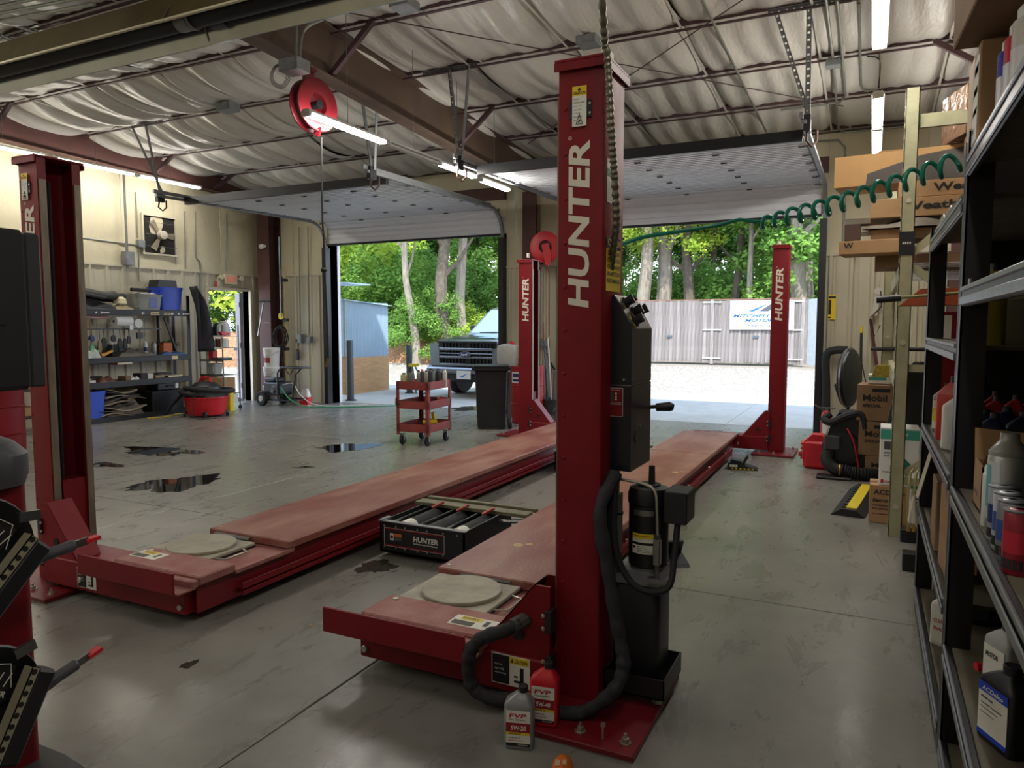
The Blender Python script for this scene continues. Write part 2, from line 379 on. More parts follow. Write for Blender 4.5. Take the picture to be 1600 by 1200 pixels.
# ------------------------------------------------------------ roof: draped insulation sheets, purlins, rafters
ceiling = struct(MB().add([(WL - .4, WF - .4, zr(WF - .4) + .35), (WR + .4, WF - .4, zr(WF - .4) + .35), (WR + .4, WB + .9, zr(WB + .9) + .35), (WL - .4, WB + .9, zr(WB + .9) + .35)], [(0, 1, 2, 3)]).build('ceiling', TRIM, smooth=0))
PUR = [11.0 - 1.25 * i for i in range(13)]
random.seed(3)
xs = [WL + (WR - WL) * i / 11 for i in range(12)]
for i in range(11):
    x0, x1 = xs[i], xs[i + 1]; wv = x1 - x0; sg = [random.uniform(.8, 1.25) for _ in range(14)]; ph_ = [random.uniform(0, 6) for _ in range(6)]
    left = x1 < -4.7
    def fn(u, v):
        x = x0 + u * wv; y = WB - .02 + v * (WF - WB + .02); k = max(0, (11.0 - y) / 1.25); kk = max(0, min(12, int(k))); t = k - int(k)
        sag = (.13 if left else .075) * sg[kk] * (4 * t * (1 - t)) ** .75
        fold = (.040 if left else .022) * sin(2 * pi * x / .62 + .5 * sin(y * .9 + ph_[0])) + .018 * sin(2 * pi * x / .27 + 1.3 * sin(1.7 * y + ph_[1]))
        fold *= (4 * t * (1 - t)) ** .5
        seam = .05 * max(0, 1 - min(u, 1 - u) / .06)
        wr = .006 * sin(40 * x + 6 * sin(9 * y)) * (1 - min(1, 5 * min(t, 1 - t)))
        return (x, y, zr(y) + .04 - sag + fold + seam + wr)
    MB().sheet(fn, 40, 190).build('insulation_sheet', ROOF, ceiling, smooth=180)
for y in PUR:
    MB().box(WL, WR, y - .018, y + .018, zr(y) - .035, zr(y) - .022).box(WL, WR, y - .022, y - .016, zr(y), zr(y) + .14).build('purlin', PURL, ceiling, smooth=0)
STRAP = mat('seam_strap_white', lin('#c9c6bb'), .35)
for x in xs[1:-1] + [-3.9, -2.6, -.35]:
    MB().prism([(WB, zr(WB) - .015), (WF, zr(WF) - .015), (WF, zr(WF) - .012), (WB, zr(WB) - .012)], 'x', x - .012, x + .012).build('seam_strap', STRAP, ceiling, smooth=0)
def rafter(x, zb, d, m, name='rafter'):   # zb(y) bottom; web + flanges
    mb = MB(); ya, yb = 10.9, WF
    for q0, q1, wd in ((0, .012, .2), (None, None, .01)):
        if q0 is None:
            mb.prism([(ya, zb(ya)), (yb, zb(yb)), (yb, zr(yb) - .02), (ya, zr(ya) - .02)], 'x', x - wd / 2, x + wd / 2)
        else:
            mb.prism([(ya, zb(ya)), (yb, zb(yb)), (yb, zb(yb) + .012), (ya, zb(ya) + .012)], 'x', x - wd / 2, x + wd / 2)
            mb.prism([(ya, zr(ya) - .025), (yb, zr(yb) - .025), (yb, zr(yb) - .012), (ya, zr(ya) - .012)], 'x', x - wd / 2, x + wd / 2)
    return struct(mb.build(name, m, smooth=0))
RM = rafter(-4.95, lambda y: 3.62 + .062 * (10.9 - y), .45, BROWNB, 'trim_1')
RL = rafter(WL + .3, lambda y: 3.86 + .03 * (10.9 - y), .3, BROWN, 'trim_2')
RR = rafter(1.0, lambda y: 3.7 + .06 * (10.9 - y), .4, BROWN, 'trim_3')
for o_, nm in ((RM, 'steel_rafter'), (RL, 'steel_rafter'), (RR, 'steel_rafter')): o_.name = nm
for x, ys in ((-4.95, (8.5, 6.0)), (WL + .3, (8.5, 6.0, 9.75)), (1.0, (8.5,))):
    P_ = {-4.95: RM, 1.0: RR}.get(x, RL)
    for y in ys:
        for sg in ((1, -1) if x == -4.95 else ((1,) if x < -5 else (-1,))):
            zb = {-4.95: 3.62 + .062 * (10.9 - y), 1.0: 3.7 + .06 * (10.9 - y)}.get(x, 3.86 + .03 * (10.9 - y))
            MB().beam((x + sg * .02, y - .05, zb + .05), (x + sg * .55, y - .05, zr(y) - .01), .05, .05).build('flange_brace', PURL, P_, smooth=0)
def column(x, w_, m, y=10.93, top=3.62):
    mb = MB().box(x - w_ / 2, x + w_ / 2, y - .17, y - .155, 0, top).box(x - w_ / 2, x + w_ / 2, y + .13, y + .145, 0, top).box(x - .006, x + .006, y - .155, y + .13, 0, top).box(x - w_ / 2 - .04, x + w_ / 2 + .04, y - .22, y + .15, 0, .02)
    o_ = struct(mb.build('steel_column', m, smooth=0)); return o_
column(-4.97, .24, BROWN); column(-10.62, .3, BROWN, 10.9, 3.9); column(.98, .24, BROWN)
# thin rod bracing under the roof
for n_, (a, b) in enumerate((((-4.7, 5.4), (-.4, 9.9)), ((.6, 5.3), (-4.6, 9.9)), ((-4.6, 1.0), (.6, 5.2)))):
    solo(MB().tube([(a[0], a[1], zr(a[1]) - .06), (b[0], b[1], zr(b[1]) - .06)], .006, 6), 'brace_rod', PURL, (0, 0, 0),
         ['thin diagonal steel rod under roof crossing behind top of near lift post', 'second thin roof brace rod slanting the other way toward right light strip', 'thin roof brace rod overhead nearest the camera'][n_], 'rod')
# ------------------------------------------------------------ overhead doors rolled up under the roof
def ohdoor(n, x0, x1):
    d = bpy.data.objects.new('door_%d' % n, None); COL.objects.link(d); struct(d); d.location = (x0, 11.0, 0)
    # path (y,z) of the door face
    path = [(11.03, 3.02), (11.03, 3.17)]
    for k in range(1, 9):
        a = k / 8 * pi / 2; path.append((11.03 - .33 + .33 * cos(a) - .0, 3.17 + .33 * sin(a) * .75))
    path.append((7.85, 3.36))
    # arclength sampling
    L_ = [0]
    for i in range(1, len(path)): L_.append(L_[-1] + math.dist(path[i - 1], path[i]))
    tot = L_[-1]
    def at(s):
        for i in range(1, len(path)):
            if s <= L_[i] + 1e-9:
                t = (s - L_[i - 1]) / (L_[i] - L_[i - 1]); return tuple(path[i - 1][q] + t * (path[i][q] - path[i - 1][q]) for q in (0, 1))
        return path[-1]
    def nrm(s):
        a, b = at(max(0, s - .02)), at(min(tot, s + .02)); dy, dz = b[0] - a[0], b[1] - a[1]; l = math.hypot(dy, dz); return (-dz / l, dy / l) if True else 0
    ns = 7; ph = tot / ns
    for i in range(ns):
        s0, s1 = i * ph + .004, (i + 1) * ph - .004; rib = 5; front = []; 
        for r in range(rib):
            a = s0 + (s1 - s0) * r / rib; b = s0 + (s1 - s0) * (r + 1) / rib; m_ = b - .036
            for q, dd in ((a, 0), (m_, 0), (m_ + .005, .024), (b - .001, .024)):
                p = at(q); nn = nrm(q); front.append((p[0] + nn[0] * (-dd) , p[1] + nn[1] * (-dd)))
        back = [(at(q)[0] - nrm(q)[0] * .04, at(q)[1] - nrm(q)[1] * .04) for q in (s1, (s0 + s1) / 2, s0)]
        back = [(y, z + .0) for y, z in back]
        vs = []; m = len(front) + len(back); poly = front + back
        mb = MB(); V = [(x0 + .02, p[0], p[1]) for p in poly] + [(x1 - .02, p[0], p[1]) for p in poly]
        nf = len(front); fs = [(j, j + 1, m + j + 1, m + j) for j in range(m - 1)] + [(m - 1, 0, m, 2 * m - 1), tuple(range(m))[::-1], tuple(range(m, 2 * m))]
        mb.add(V, fs); mb.build('door_panel', DOORW, d, world=True, smooth=20)
        if i:
            for k, xx in enumerate([x0 + .06 + (x1 - x0 - .12) * j / 4 for j in range(5)]):
                p = at(i * ph); nn = nrm(i * ph); h = MB()
                c = (xx, p[0] + nn[0] * .012, p[1] + nn[1] * .012)
                h.box(c[0] - .032, c[0] + .032, c[1] - .012, c[1] + .012, c[2] - .012, c[2] + .0); h.box(c[0] - .034, c[0] - .022, c[1] - .03, c[1] + .03, c[2] - .01, c[2]); h.box(c[0] + .022, c[0] + .034, c[1] - .03, c[1] + .03, c[2] - .01, c[2])
                h.build('hinge', GALV if k in (0, 4) else BLACK, d, world=True, smooth=0)
    MB().box(x0 + .01, x1 - .01, 10.99, 11.04, 2.985, 3.02).build('bottom_seal', RUBBER, d, world=True, smooth=0)
    MB().box(x0 + .01, x1 - .01, 7.80, 7.86, 3.29, 3.40).build('top_strut', BLACK, d, world=True, smooth=0)
    for xx, sg in ((x0 - .035, 1), (x1 + .035, -1)):
        pts = [(xx, 11.0, .02), (xx, 11.0, 2.95)] + [(xx, 11.0 - .4 + .4 * cos(a), 2.95 + .44 * sin(a)) for a in [k / 8 * pi / 2 for k in range(1, 9)]] + [(xx, 7.35, 3.36)]
        mb = MB()
        for i in range(len(pts) - 1): mb.beam(pts[i], pts[i + 1], .035, .05, up=(1, 0, 0))
        t_ = mb.build('door_track', GALV, d, world=True, smooth=0)
        MB().beam((xx + sg * .02, 10.6, 3.43), (xx + sg * .02, 7.3, 3.41), .03, .05).build('track_angle', GALV, t_, world=True, smooth=0)
        MB().box(xx - .06, xx + .03, 10.95, 11.08, 0.0, 2.95).build('track_mount_angle', BLACK, t_, world=True, smooth=0)
        for kk in range(6):
            p = at((kk + .9) * ph); MB().cyl((xx, p[0], p[1]), (xx + sg * .09, p[0], p[1]), .011, 8).cyl((xx - .01, p[0], p[1]), (xx + .01, p[0], p[1]), .024, 10).build('roller', STEEL, d, world=True)
    return d
DR1 = ohdoor(1, -9.27, -5.6); DR2 = ohdoor(2, -4.3, -.66)
for x in (-9.3, -5.57, -4.33, -.63):
    struct(MB().box(x - .03, x + .03, WB + .0, WB + .26, 0, 3.03).build('trim_%d' % (4 + int(abs(x))), WHITE, smooth=0)).name = 'door_jamb'
for x0, x1 in ((-9.27, -5.6), (-4.3, -.66)): struct(MB().box(x0, x1, WB + .02, WB + .26, 3.03, 3.08).build('door_jamb', WHITE, smooth=0))
# perforated hanger angles
def perf(mb, a, b, w_=.045, up=(0, 1, 0)):
    a, b = Vector(a), Vector(b); d = b - a; n = max(2, int(d.length / .06)); dn = d.normalized(); up = Vector(up); r = dn.cross(up).normalized() * w_ / 2; th_ = dn.cross(r).normalized() * .0025
    for sgn in (-1, 1):   # two rails joined by rungs leave real slots
        p = a + r * sgn * .78; q = b + r * sgn * .78; mb.beam(p, q, w_ * .27, .004, up=th_)
    for i in range(n + 1):
        c = a + d * (i / n); mb.beam(c - dn * .022 * (1 if i else 0), c + dn * .022 * (1 if i < n else 0), w_ * .66, .004, up=th_)
    mb.beam(a + r + th_ * 8, b + r + th_ * 8, .003, .04, up=th_)
def hanger(x, lab, y=7.5):
    t = thing('track_hanger', (x, y, 3.4), lab, 'hanger')
    yb = 7.25; z1 = zr(yb) - .02
    m = MB(); perf(m, (-.35, yb - y, z1 - 3.4), (.35, yb - y, z1 - 3.4)); m.build('top_rail', GALV, t, smooth=0)
    m = MB(); perf(m, (0, yb - y, z1 - 3.4), (0, -.05, -.02)); m.build('upright', GALV, t, smooth=0)
    m = MB(); perf(m, (-.28 if x < -8 or x > -1 else .25, yb - y, z1 - 3.4), (0.02, -.02, 0.0), .035); m.build('diagonal_strut', GALV, t, smooth=0)
    m = MB().box(-.03, .03, -.12, .0, -.12, .03); m.build('end_stop', BLACK, t, smooth=0)
    m = MB().tube([(0, -.07, -.1), (.0, -.09, -.2), (.04, -.05, -.25), (.08, -.02, -.2), (.08, -.02, -.1)], .012, 8); m.build('spring_bumper', mat('bumper_strap', lin('#4a2a20'), .6), t)
hanger(-9.33, 'perforated angle hanger holding far left door track end in front of wall fan')
hanger(-5.56, 'perforated angle hanger on the left door track right of the round hose reel')
hanger(-4.33, 'perforated angle hanger in front of the middle rafter above door track')
hanger(-.6, 'perforated angle hanger above the right door track near the light strip')
# ------------------------------------------------------------ four post lift
lift = thing('vehicle_lift', (-2.63, 5.8, 0), 'large red open-front four-post lift with two dusty runways in middle of floor', 'vehicle lift')
def W(mb, name, m, parent, **k): return mb.build(name, m, parent, world=True, **k)
def lift_post(x0, x1, y0, y1, top, side, text_z, plate_box):
    """side +1: closed back faces +X (right posts), -1: closed back faces -X; open side faces the runways"""
    t = .01; mb = MB(); o_, i_ = (x1, x0) if side > 0 else (x0, x1)      # outer wall x, inner (open) x
    s = -1 if side > 0 else 1                                          # direction from outer to inner
    lip = .05
    poly = [(o_ + s * .02, y0), (i_, y0), (i_, y0 + lip), (i_ - s * t, y0 + lip), (i_ - s * t, y0 + t), (o_ + s * (t + .015), y0 + t), (o_ + s * t, y0 + t + .015), (o_ + s * t, y1 - t - .015), (o_ + s * (t + .015), y1 - t),
            (i_ - s * t, y1 - t), (i_ - s * t, y1 - lip), (i_, y1 - lip), (i_, y1), (o_ + s * .02, y1), (o_ + s * .006, y1 - .006), (o_, y1 - .02), (o_, y0 + .02), (o_ + s * .006, y0 + .006)]
    mb.prism(poly, 'z', .03, top)
    c = W(mb, 'post', RED, lift)
    mb = MB().cbox(x0 - .012, x1 + .012, y0 - .02, y1 + .02, top, top + .012, .003); mb.box(x0 - .012, x1 + .012, y0 - .02, y0 - .014, top - .03, top); mb.box(x0 - .012, x1 + .012, y1 + .014, y1 + .02, top - .03, top)
    mb.box(o_ - s * .012, o_ - s * .007, y0 - .02, y1 + .02, top - .03, top)
    W(mb, 'cap', RED, c, smooth=0)
    px0, px1, py0, py1 = plate_box
    W(MB().cbox(px0, px1, py0, py1, .004, .028, .004), 'base_plate', REDDK, c, smooth=0)
    bp = [q for q in c.children if q.name.startswith('base_plate')][0]
    W(MB().box(px0 + .004, px1 - .004, py0 + .004, py1 - .004, -.002, .004), 'grout_shim', CONC, c, smooth=0)
    for bx, by in ((px1 - .05, py0 + .07), (px1 - .22, py0 + .07), (px0 + .08, py0 + .07), (px1 - .05, py1 - .1), (px0 + .06, py1 - .1)):
        mb = MB(); bolt(mb, (bx, by, .028), 'z', .014, .018); W(mb, 'anchor_bolt', ZINC, c, smooth=30)
    mb = MB()
    for k in range(14):
        mb.lathe([(.008, 0), (.006, -.003), (.002, -.0045)], (x0 + .028, y0, .16 + k * .165), 8, 'y')
    tag(W(mb, 'rivet_row', RED, c), kind='stuff')
    # guide rails on the lips, lifting screw inside
    for ya, yb in ((y0 + .006, y0 + .045), (y1 - .045, y1 - .006)):
        W(MB().box(min(i_, i_ + s * .008), max(i_, i_ + s * .008), ya, yb, .1, top - .12), 'guide_rail', OLDST, c, smooth=0)
    pts = [(i_ - s * .07, (y0 + y1) / 2 - .02, .5 + k * .012) for k in range(int((top - .6) / .012))]
    W(MB().tube(pts, .012, 7, rads=[.013 if k % 2 else .009 for k in range(len(pts))]), 'lifting_screw', RUBBER, c)
    # vertical lettering
    z0, z1 = text_z; mb = MB(); lx = x0 + (x1 - x0) * (.70 if side > 0 else .78); hh = (x1 - x0) * .47
    lettering(mb, 'HUNTER', (lx, y0, z0), (0, 0, 1), (-1, 0, 0), z1 - z0, hh, bold=.03, shear=.12); lettering(mb, '®', (lx - hh + .012, y0, z1 + .005), (0, 0, 1), (-1, 0, 0), .014, .014)
    W(mb, 'lettering', CREAM, c, smooth=0)
    return c
PR1 = lift_post(-1.085, -.905, 2.615, 2.87, 2.47, 1, (1.565, 2.185), (-1.17, -.68, 2.33, 3.0))
PL1 = lift_post(-4.36, -4.18, 2.55, 2.80, 2.43, -1, (1.55, 2.17), (-4.55, -3.94, 2.33, 3.0))
PR2 = lift_post(-1.04, -.87, 8.9, 9.15, 2.40, 1, (1.55, 2.15), (-1.2, -.74, 8.70, 9.32))
PL2 = lift_post(-4.27, -4.07, 8.9, 9.15, 2.36, -1, (1.55, 2.12), (-4.5, -3.9, 8.70, 9.32))
def caution(parent, x, y, z, w_, h_, blackplate=True):
    if blackplate: 
        W(MB().cbox(x - .012, x + w_ + .02, y - .006, y, z + .03, z + h_ - .05, .002), 'black_cover_plate', BLACK, parent, smooth=0)
        mb = MB(); [bolt(mb, (x + w_ + .012, y - .004, z + q), 'y', .005, .004) for q in (.045, h_ - .065)]; W(mb, 'cover_screw', ZINC, parent)
    mb = MB(); plate(mb, (x, y - .008, z), (1, 0, 0), (0, 0, 1), w_, h_ - .035); mb.slot(1); plate(mb, (x, y - .008, z + h_ - .035), (1, 0, 0), (0, 0, 1), w_, .035); mb.slot(2)
    lettering(mb, 'CAUTION', (x + .004, y - .009, z + h_ - .03), (1, 0, 0), (0, 0, 1), w_ - .008, .011, bold=.03)
    mb.add([(x + w_ / 2 - .007, y - .0105, z + h_ - .016), (x + w_ / 2 + .007, y - .0105, z + h_ - .016), (x + w_ / 2, y - .0105, z + h_ - .004)], [(0, 1, 2)])
    for k, (s_, l) in enumerate((('DO NOT', .4), ('remove cover', .8), ('Keep clear', .6), ('when lift', .55), ('is moving.', .5), ('Read manual', .6), ('before use.', .5))):
        lettering(mb, s_, (x + .006, y - .009, z + h_ - .05 - k * .0125), (1, 0, 0), (0, 0, 1), w_ * l, .006, bold=0)
    tri = [(x + w_ * .28, z + .008), (x + w_ * .74, z + .008), (x + w_ * .51, z + .045)]
    for a, b in zip(tri, tri[1:] + tri[:1]): mb.beam((a[0], y - .010, a[1]), (b[0], y - .010, b[1]), .003, .001)
    mb.beam((x + w_ * .42, y - .010, .014 + z), (x + w_ * .6, y - .010, z + .022), .007, .001)
    W(mb, 'caution_label', [PAPER, YEL, INK], parent, smooth=0)
caution(PR1, -1.028, 2.615, 2.235, .056, .145)
caution(PL1, -4.31, 2.55, 2.2, .055, .145)
# side labels on the right near post (+X face)
GL = mat('green_label', lin('#3f7a5a'), .6); X_ = -.9045
mb = MB(); plate(mb, (X_, 2.65, 1.96), (0, 1, 0), (0, 0, 1), .13, .16); mb.slot(3); plate(mb, (X_, 2.65, 2.055), (0, 1, 0), (0, 0, 1), .13, .03, .0012); mb.slot(2)
for k in range(8): lettering(mb, 'Raise lift only when area is clear', (X_ + .001, 2.66, 2.035 - k * .009 - .005), (0, 1, 0), (0, 0, 1), .11, .005, bold=0)
W(mb, 'safety_label', [PAPER, YEL, INK, GL], PR1, smooth=0)
mb = MB(); mb.slot(1); plate(mb, (X_, 2.65, 1.63), (0, 1, 0), (0, 0, 1), .17, .20); mb.slot(2); plate(mb, (X_, 2.65, 1.79), (0, 1, 0), (0, 0, 1), .17, .045, .0012)
for k, s_ in enumerate(('CLEAR OVERHEAD', 'DO NOT STAND', 'ON LIFT WHEN', 'IN MOTION', 'READ MANUAL')): lettering(mb, s_, (X_ + .001, 2.66, 1.765 - k * .026), (0, 1, 0), (0, 0, 1), .15, .017)
mb.slot(1); lettering(mb, 'CAUTION', (X_ + .002, 2.66, 1.80), (0, 1, 0), (0, 0, 1), .15, .026)
W(mb, 'safety_label', [PAPER, YEL, INK], PR1, smooth=0)
W(MB().cyl((-1.02, 2.70, 2.482), (-1.02, 2.70, 2.51), .022, 14).box(-.95, -.92, 2.7, 2.76, 2.482, 2.53), 'switch_knob', CREAM, PR1)
W(MB().cyl((-4.27, 2.68, 2.442), (-4.27, 2.68, 2.475), .022, 14).box(-4.33, -4.31, 2.66, 2.7, 2.442, 2.47), 'switch_knob', CREAM, PL1)
for c, x, y in ((PR2, -.99, 9.0), (PL2, -4.17, 9.0)): W(MB().cyl((x, y, 2.4), (x, y, 2.46), .02, 12), 'switch_knob', CREAM, c)
def arm(xp, xr, y0, y1, side, near):
    """carriage in the post plus arm to the runway; xp post inner face, xr runway outer end of the arm"""
    a, b = min(xp, xr), max(xp, xr); mb = MB()
    mb.cbox(a, b, y0, y1, .05, .205, .006)
    x_ = W(mb, 'cross_arm', RED, lift, smooth=30)
    s = 1 if xr > xp else -1
    q = xp - s * .015; g = q + s * .30; mb = MB()
    for yy in (y0 + .01, y0 + .14):
        mb.prism([(q, .205), (g, .205), (q + s * .06, .50), (q, .50)] if s > 0 else [(g, .205), (q, .205), (q, .50), (q - .06, .50)], 'y', yy, yy + .012)
    mb.add([(q + s * .06, y0 + .01, .50), (g, y0 + .01, .205), (g, y0 + .15, .205), (q + s * .06, y0 + .15, .50)], [(0, 1, 2, 3)])
    mb.add([(q + s * .06, y0 + .01, .506), (g + s * .005, y0 + .01, .21), (g + s * .005, y0 + .15, .21), (q + s * .06, y0 + .15, .506)], [(0, 1, 2, 3)])
    W(mb, 'gusset', RED, x_, smooth=0)
    W(MB().box(min(q, q - s * .10), max(q, q - s * .10), y0 + .145, y0 + .30, .08, .60), 'carriage', RED, x_, smooth=0)
    for z in (.14, .32): W(MB().cbox(q - .012, q + .012, y0 - .004, y0 + .05, z, z + .09, .002), 'guide_block', BLACKP, x_, smooth=0)
    mb = MB(); [bolt(mb, (q + s * .02, y0 - .004, z), 'y', .008, .006) for z in (.16, .21, .34, .39)]; W(mb, 'guide_bolt', ZINC, x_)
    mb = MB(); [bolt(mb, (x, y0 - .001, z), 'y', .016, .012) for x, z in ((xr - s * .03, .09), (xr - s * .03, .17), (xp + s * .33, .11))]; W(mb, 'arm_bolt', ZINC, x_)
    W(MB().cyl((g - s * .17, y0 + .004, .29), (g - s * .17, y0 + .012, .29), .022, 14), 'pin_hole', INK, x_)
    return x_
AR = arm(-1.085, -1.97, 2.50, 2.74, -1, 1)
AL = arm(-4.17, -3.03, 2.47, 2.74, 1, 1)
arm(-1.04, -1.95, 8.86, 9.1, -1, 0); arm(-4.07, -3.0, 8.86, 9.1, 1, 0)
W(MB().box(-4.2, -4.09, 2.50, 2.62, .028, .10), 'stop_block', BLACKP, PL1)
# keep-clear label on the front of both arms
def keepclear(parent, x, y, z, w_=.15, h_=.105):
    mb = MB(); mb.slot(0); plate(mb, (x - .004, y, z - .004), (1, 0, 0), (0, 0, 1), w_ + .008, h_ + .008, .001); mb.slot(2); plate(mb, (x, y - .001, z), (1, 0, 0), (0, 0, 1), w_ * .47, h_, .001)
    mb.slot(1); plate(mb, (x + w_ * .48, y - .001, z + h_ * .76), (1, 0, 0), (0, 0, 1), w_ * .52, h_ * .24, .001)
    mb.slot(0)
    for k, s_ in enumerate(('Keep feet', 'clear of lift', 'while lowering.')): lettering(mb, s_, (x + w_ * .07, y - .0025, z + h_ * (.62 - .15 * k)), (1, 0, 0), (0, 0, 1), w_ * (.22, .26, .32)[k], h_ * .09, bold=0.01)
    mb.slot(2); lettering(mb, 'CAUTION', (x + w_ * .62, y - .0025, z + h_ * .81), (1, 0, 0), (0, 0, 1), w_ * .34, h_ * .13)
    mb.add([(x + w_ * .51, y - .0025, z + h_ * .8), (x + w_ * .59, y - .0025, z + h_ * .8), (x + w_ * .55, y - .0025, z + h_ * .95)], [(0, 1, 2)])
    plate(mb, (x + w_ * .76, y - .0015, z + h_ * .12), (1, 0, 0), (0, 0, 1), w_ * .1, h_ * .55, .001); plate(mb, (x + w_ * .6, y - .0015, z + h_ * .12), (1, 0, 0), (0, 0, 1), w_ * .25, h_ * .08, .001); plate(mb, (x + w_ * .6, y - .0015, z + h_ * .3), (1, 0, 0), (0, 0, 1), w_ * .1, h_ * .06, .001)
    W(mb, 'keep_clear_label', [PAPER, YEL, INK], parent, smooth=0)
keepclear(AR, -1.31, 2.497, .085, .16, .115); keepclear(AL, -3.86, 2.467, .075, .15, .10)
def runway(x0, x1, rightside):
    y0, y3, y4, ye = 2.72, 3.13, 5.09, 8.62; mb = MB()
    # channel body: recessed webs, lower flanges, low deck
    mb.box(x0 + .03, x1 - .03, y0 - .2, ye, .185, .205); mb.box(x0 + .04, x0 + .05, y0 - .2, ye, .05, .2); mb.box(x1 - .05, x1 - .04, y0 - .2, ye, .05, .2)
    r = W(mb, 'runway', REDDK, lift, smooth=0)
    for xa, xb in ((x0, x0 + .05), (x1 - .05, x1)):
        W(MB().cbox(xa, xb, y3 - .35, ye - .3, .085, .1, .003).cbox(xa if xa == x0 else xb - .01, xa + .01 if xa == x0 else xb, y3 - .35, ye - .3, .06, .13, .002), 'jack_rail', RED, r, smooth=0)
    W(MB().cbox(x0 + .005, x1 - .005, 2.74, y3 + .05, .19, .212, .002), 'turnplate_pocket', DUSTRED, r, smooth=0)
    for a, b in ((y3, y4), (y4 + .003, 7.13), (7.133, ye)):
        z = .262 if a == y3 else .258
        mb = MB().cbox(x0, x1, a, b, .215, z, .006); W(mb, 'deck_plate', REDWORN, r, smooth=30)
        mb = MB()
        for xx in (x0 + .04,):
            for yy in (a + .05, b - .05): mb.cyl((xx, yy, z), (xx, yy, z + .003), .012, 10)
        W(mb, 'deck_screw', ZINC, r)
    # raised hump, gutter and front stop
    W(MB().cbox(x0 - .005, x1 + .005, 2.50, 2.735, .205, .252, .007), 'front_hump', DUSTRED, r, smooth=30)
    W(MB().cbox(x0 - .005, x1 - .0, 2.46, 2.502, .20, .238, .006), 'hump_lip', DUSTRED, r, smooth=30)
    W(MB().box(x0 - .0, x1, 2.375, 2.48, .196, .204), 'stop_tread', DUSTRED, r, smooth=0)
    W(MB().cbox(x0 - .10 if not rightside else x0 - .1, x1 - .02, 2.365, 2.377, .196, .305, .003), 'front_stop', RED, r, smooth=0)
    W(MB().cyl((x0 + .05, 2.69, .252), (x0 + .05, 2.69, .256), .014, 12), 'hump_screw', ZINC, r)
    # rear approach ramp with grip slots
    mb = MB().prism([(ye, .25), (ye, .235), (ye + .62, .16), (ye + .62, .185)], 'x', x0 + .03, x1 - .02); W(mb, 'approach_ramp', REDDK, r, smooth=0)
    mb = MB()
    for k in range(4):
        xx = x0 + .1 + k * (x1 - x0 - .25) / 3.3
        mb.prism([(ye + .1, .246), (ye + .1, .238), (ye + .5, .189), (ye + .5, .197)], 'x', xx, xx + .035)
    W(mb, 'grip_strip', RED, r, smooth=0)
    mb = MB()
    for k in range(6): bolt(mb, ((x1 if not rightside else x1) - .04, 3.6 + k * .9, .11), 'x', .01, -.012)
    W(mb, 'side_bolt', ZINC, r)
    return r
RWL = runway(-3.60, -2.96, False); RWR = runway(-1.96, -1.345, True)
def deck_label(x, y, z, r):
    mb = MB(); mb.slot(0); plate(mb, (x, y, z), (1, 0, 0), (0, 1, 0), .20, .1, .001); mb.slot(1); plate(mb, (x + .03, y + .06, z + .001), (1, 0, 0), (0, 1, 0), .1, .035, .001); mb.slot(2)
    lettering(mb, 'WARNING', (x + .035, y + .067, z + .002), (1, 0, 0), (0, 1, 0), .08, .018); plate(mb, (x + .01, y + .008, z + .001), (1, 0, 0), (0, 1, 0), .1, .04, .001); plate(mb, (x + .15, y + .03, z + .001), (1, 0, 0), (0, 1, 0), .02, .05, .001)
    W(mb, 'warning_label', [PAPER, YEL, mat('faded_ink', lin('#55524c'), .7)], r, smooth=0)
deck_label(-1.56, 2.56, .2525, RWR); deck_label(-3.59, 2.58, .2525, RWL)
def spot(x, y, sx_, sy_, z, r): W(MB().cyl((x, y, z), (x, y, z + .001), .03, 12).cyl((x + .05, y + .04, z), (x + .05, y + .04, z + .001), .02, 10), 'dried_paint_spot', mat('pale_residue', lin('#c0a578'), .8), r)
spot(-1.75, 3.65, 1, 1, .262, RWR); spot(-1.45, 6.1, 1, 1, .258, RWR)
# turntables sitting in the pockets
TP = mat('dusty_turnplate', lin('#8f8a7a'), .6, col2=lin('#a9a390'), scale=9, thr=(.35, .65), bump=.1)
def turnplate(x, y, lab):
    t = thing('turnplate', (x, y, .212), lab, 'turnplate', group='alignment turnplates')
    MB().cbox(-.24, .22, -.19, .19, .0, .026, .003).build('base_tray', TP, t, smooth=0)
    MB().lathe([(.18, .026), (.188, .03), (.188, .042), (.184, .045)], n=48).build('round_plate', TP, t, smooth=30)
    MB().box(.20, .222, -.19, .19, -.0, .012).build('edge_rail', BLACK, t, smooth=0)
    MB().tube([(.22, -.1, .014), (.28, -.08, .014), (.28, .07, .014), (.22, .09, .014)], .005, 8).build('carry_handle', ZINC, t)
    MB().tube([(-.12, .205, .03), (.16, .205, .03)], .013, 10).build('bridge_roller', STEEL, t)
    return t
turnplate(-1.70, 2.93, 'round turnplate on the right runway beside the near tall post')
turnplate(-3.40, 2.90, 'round turnplate on the front of the left runway')
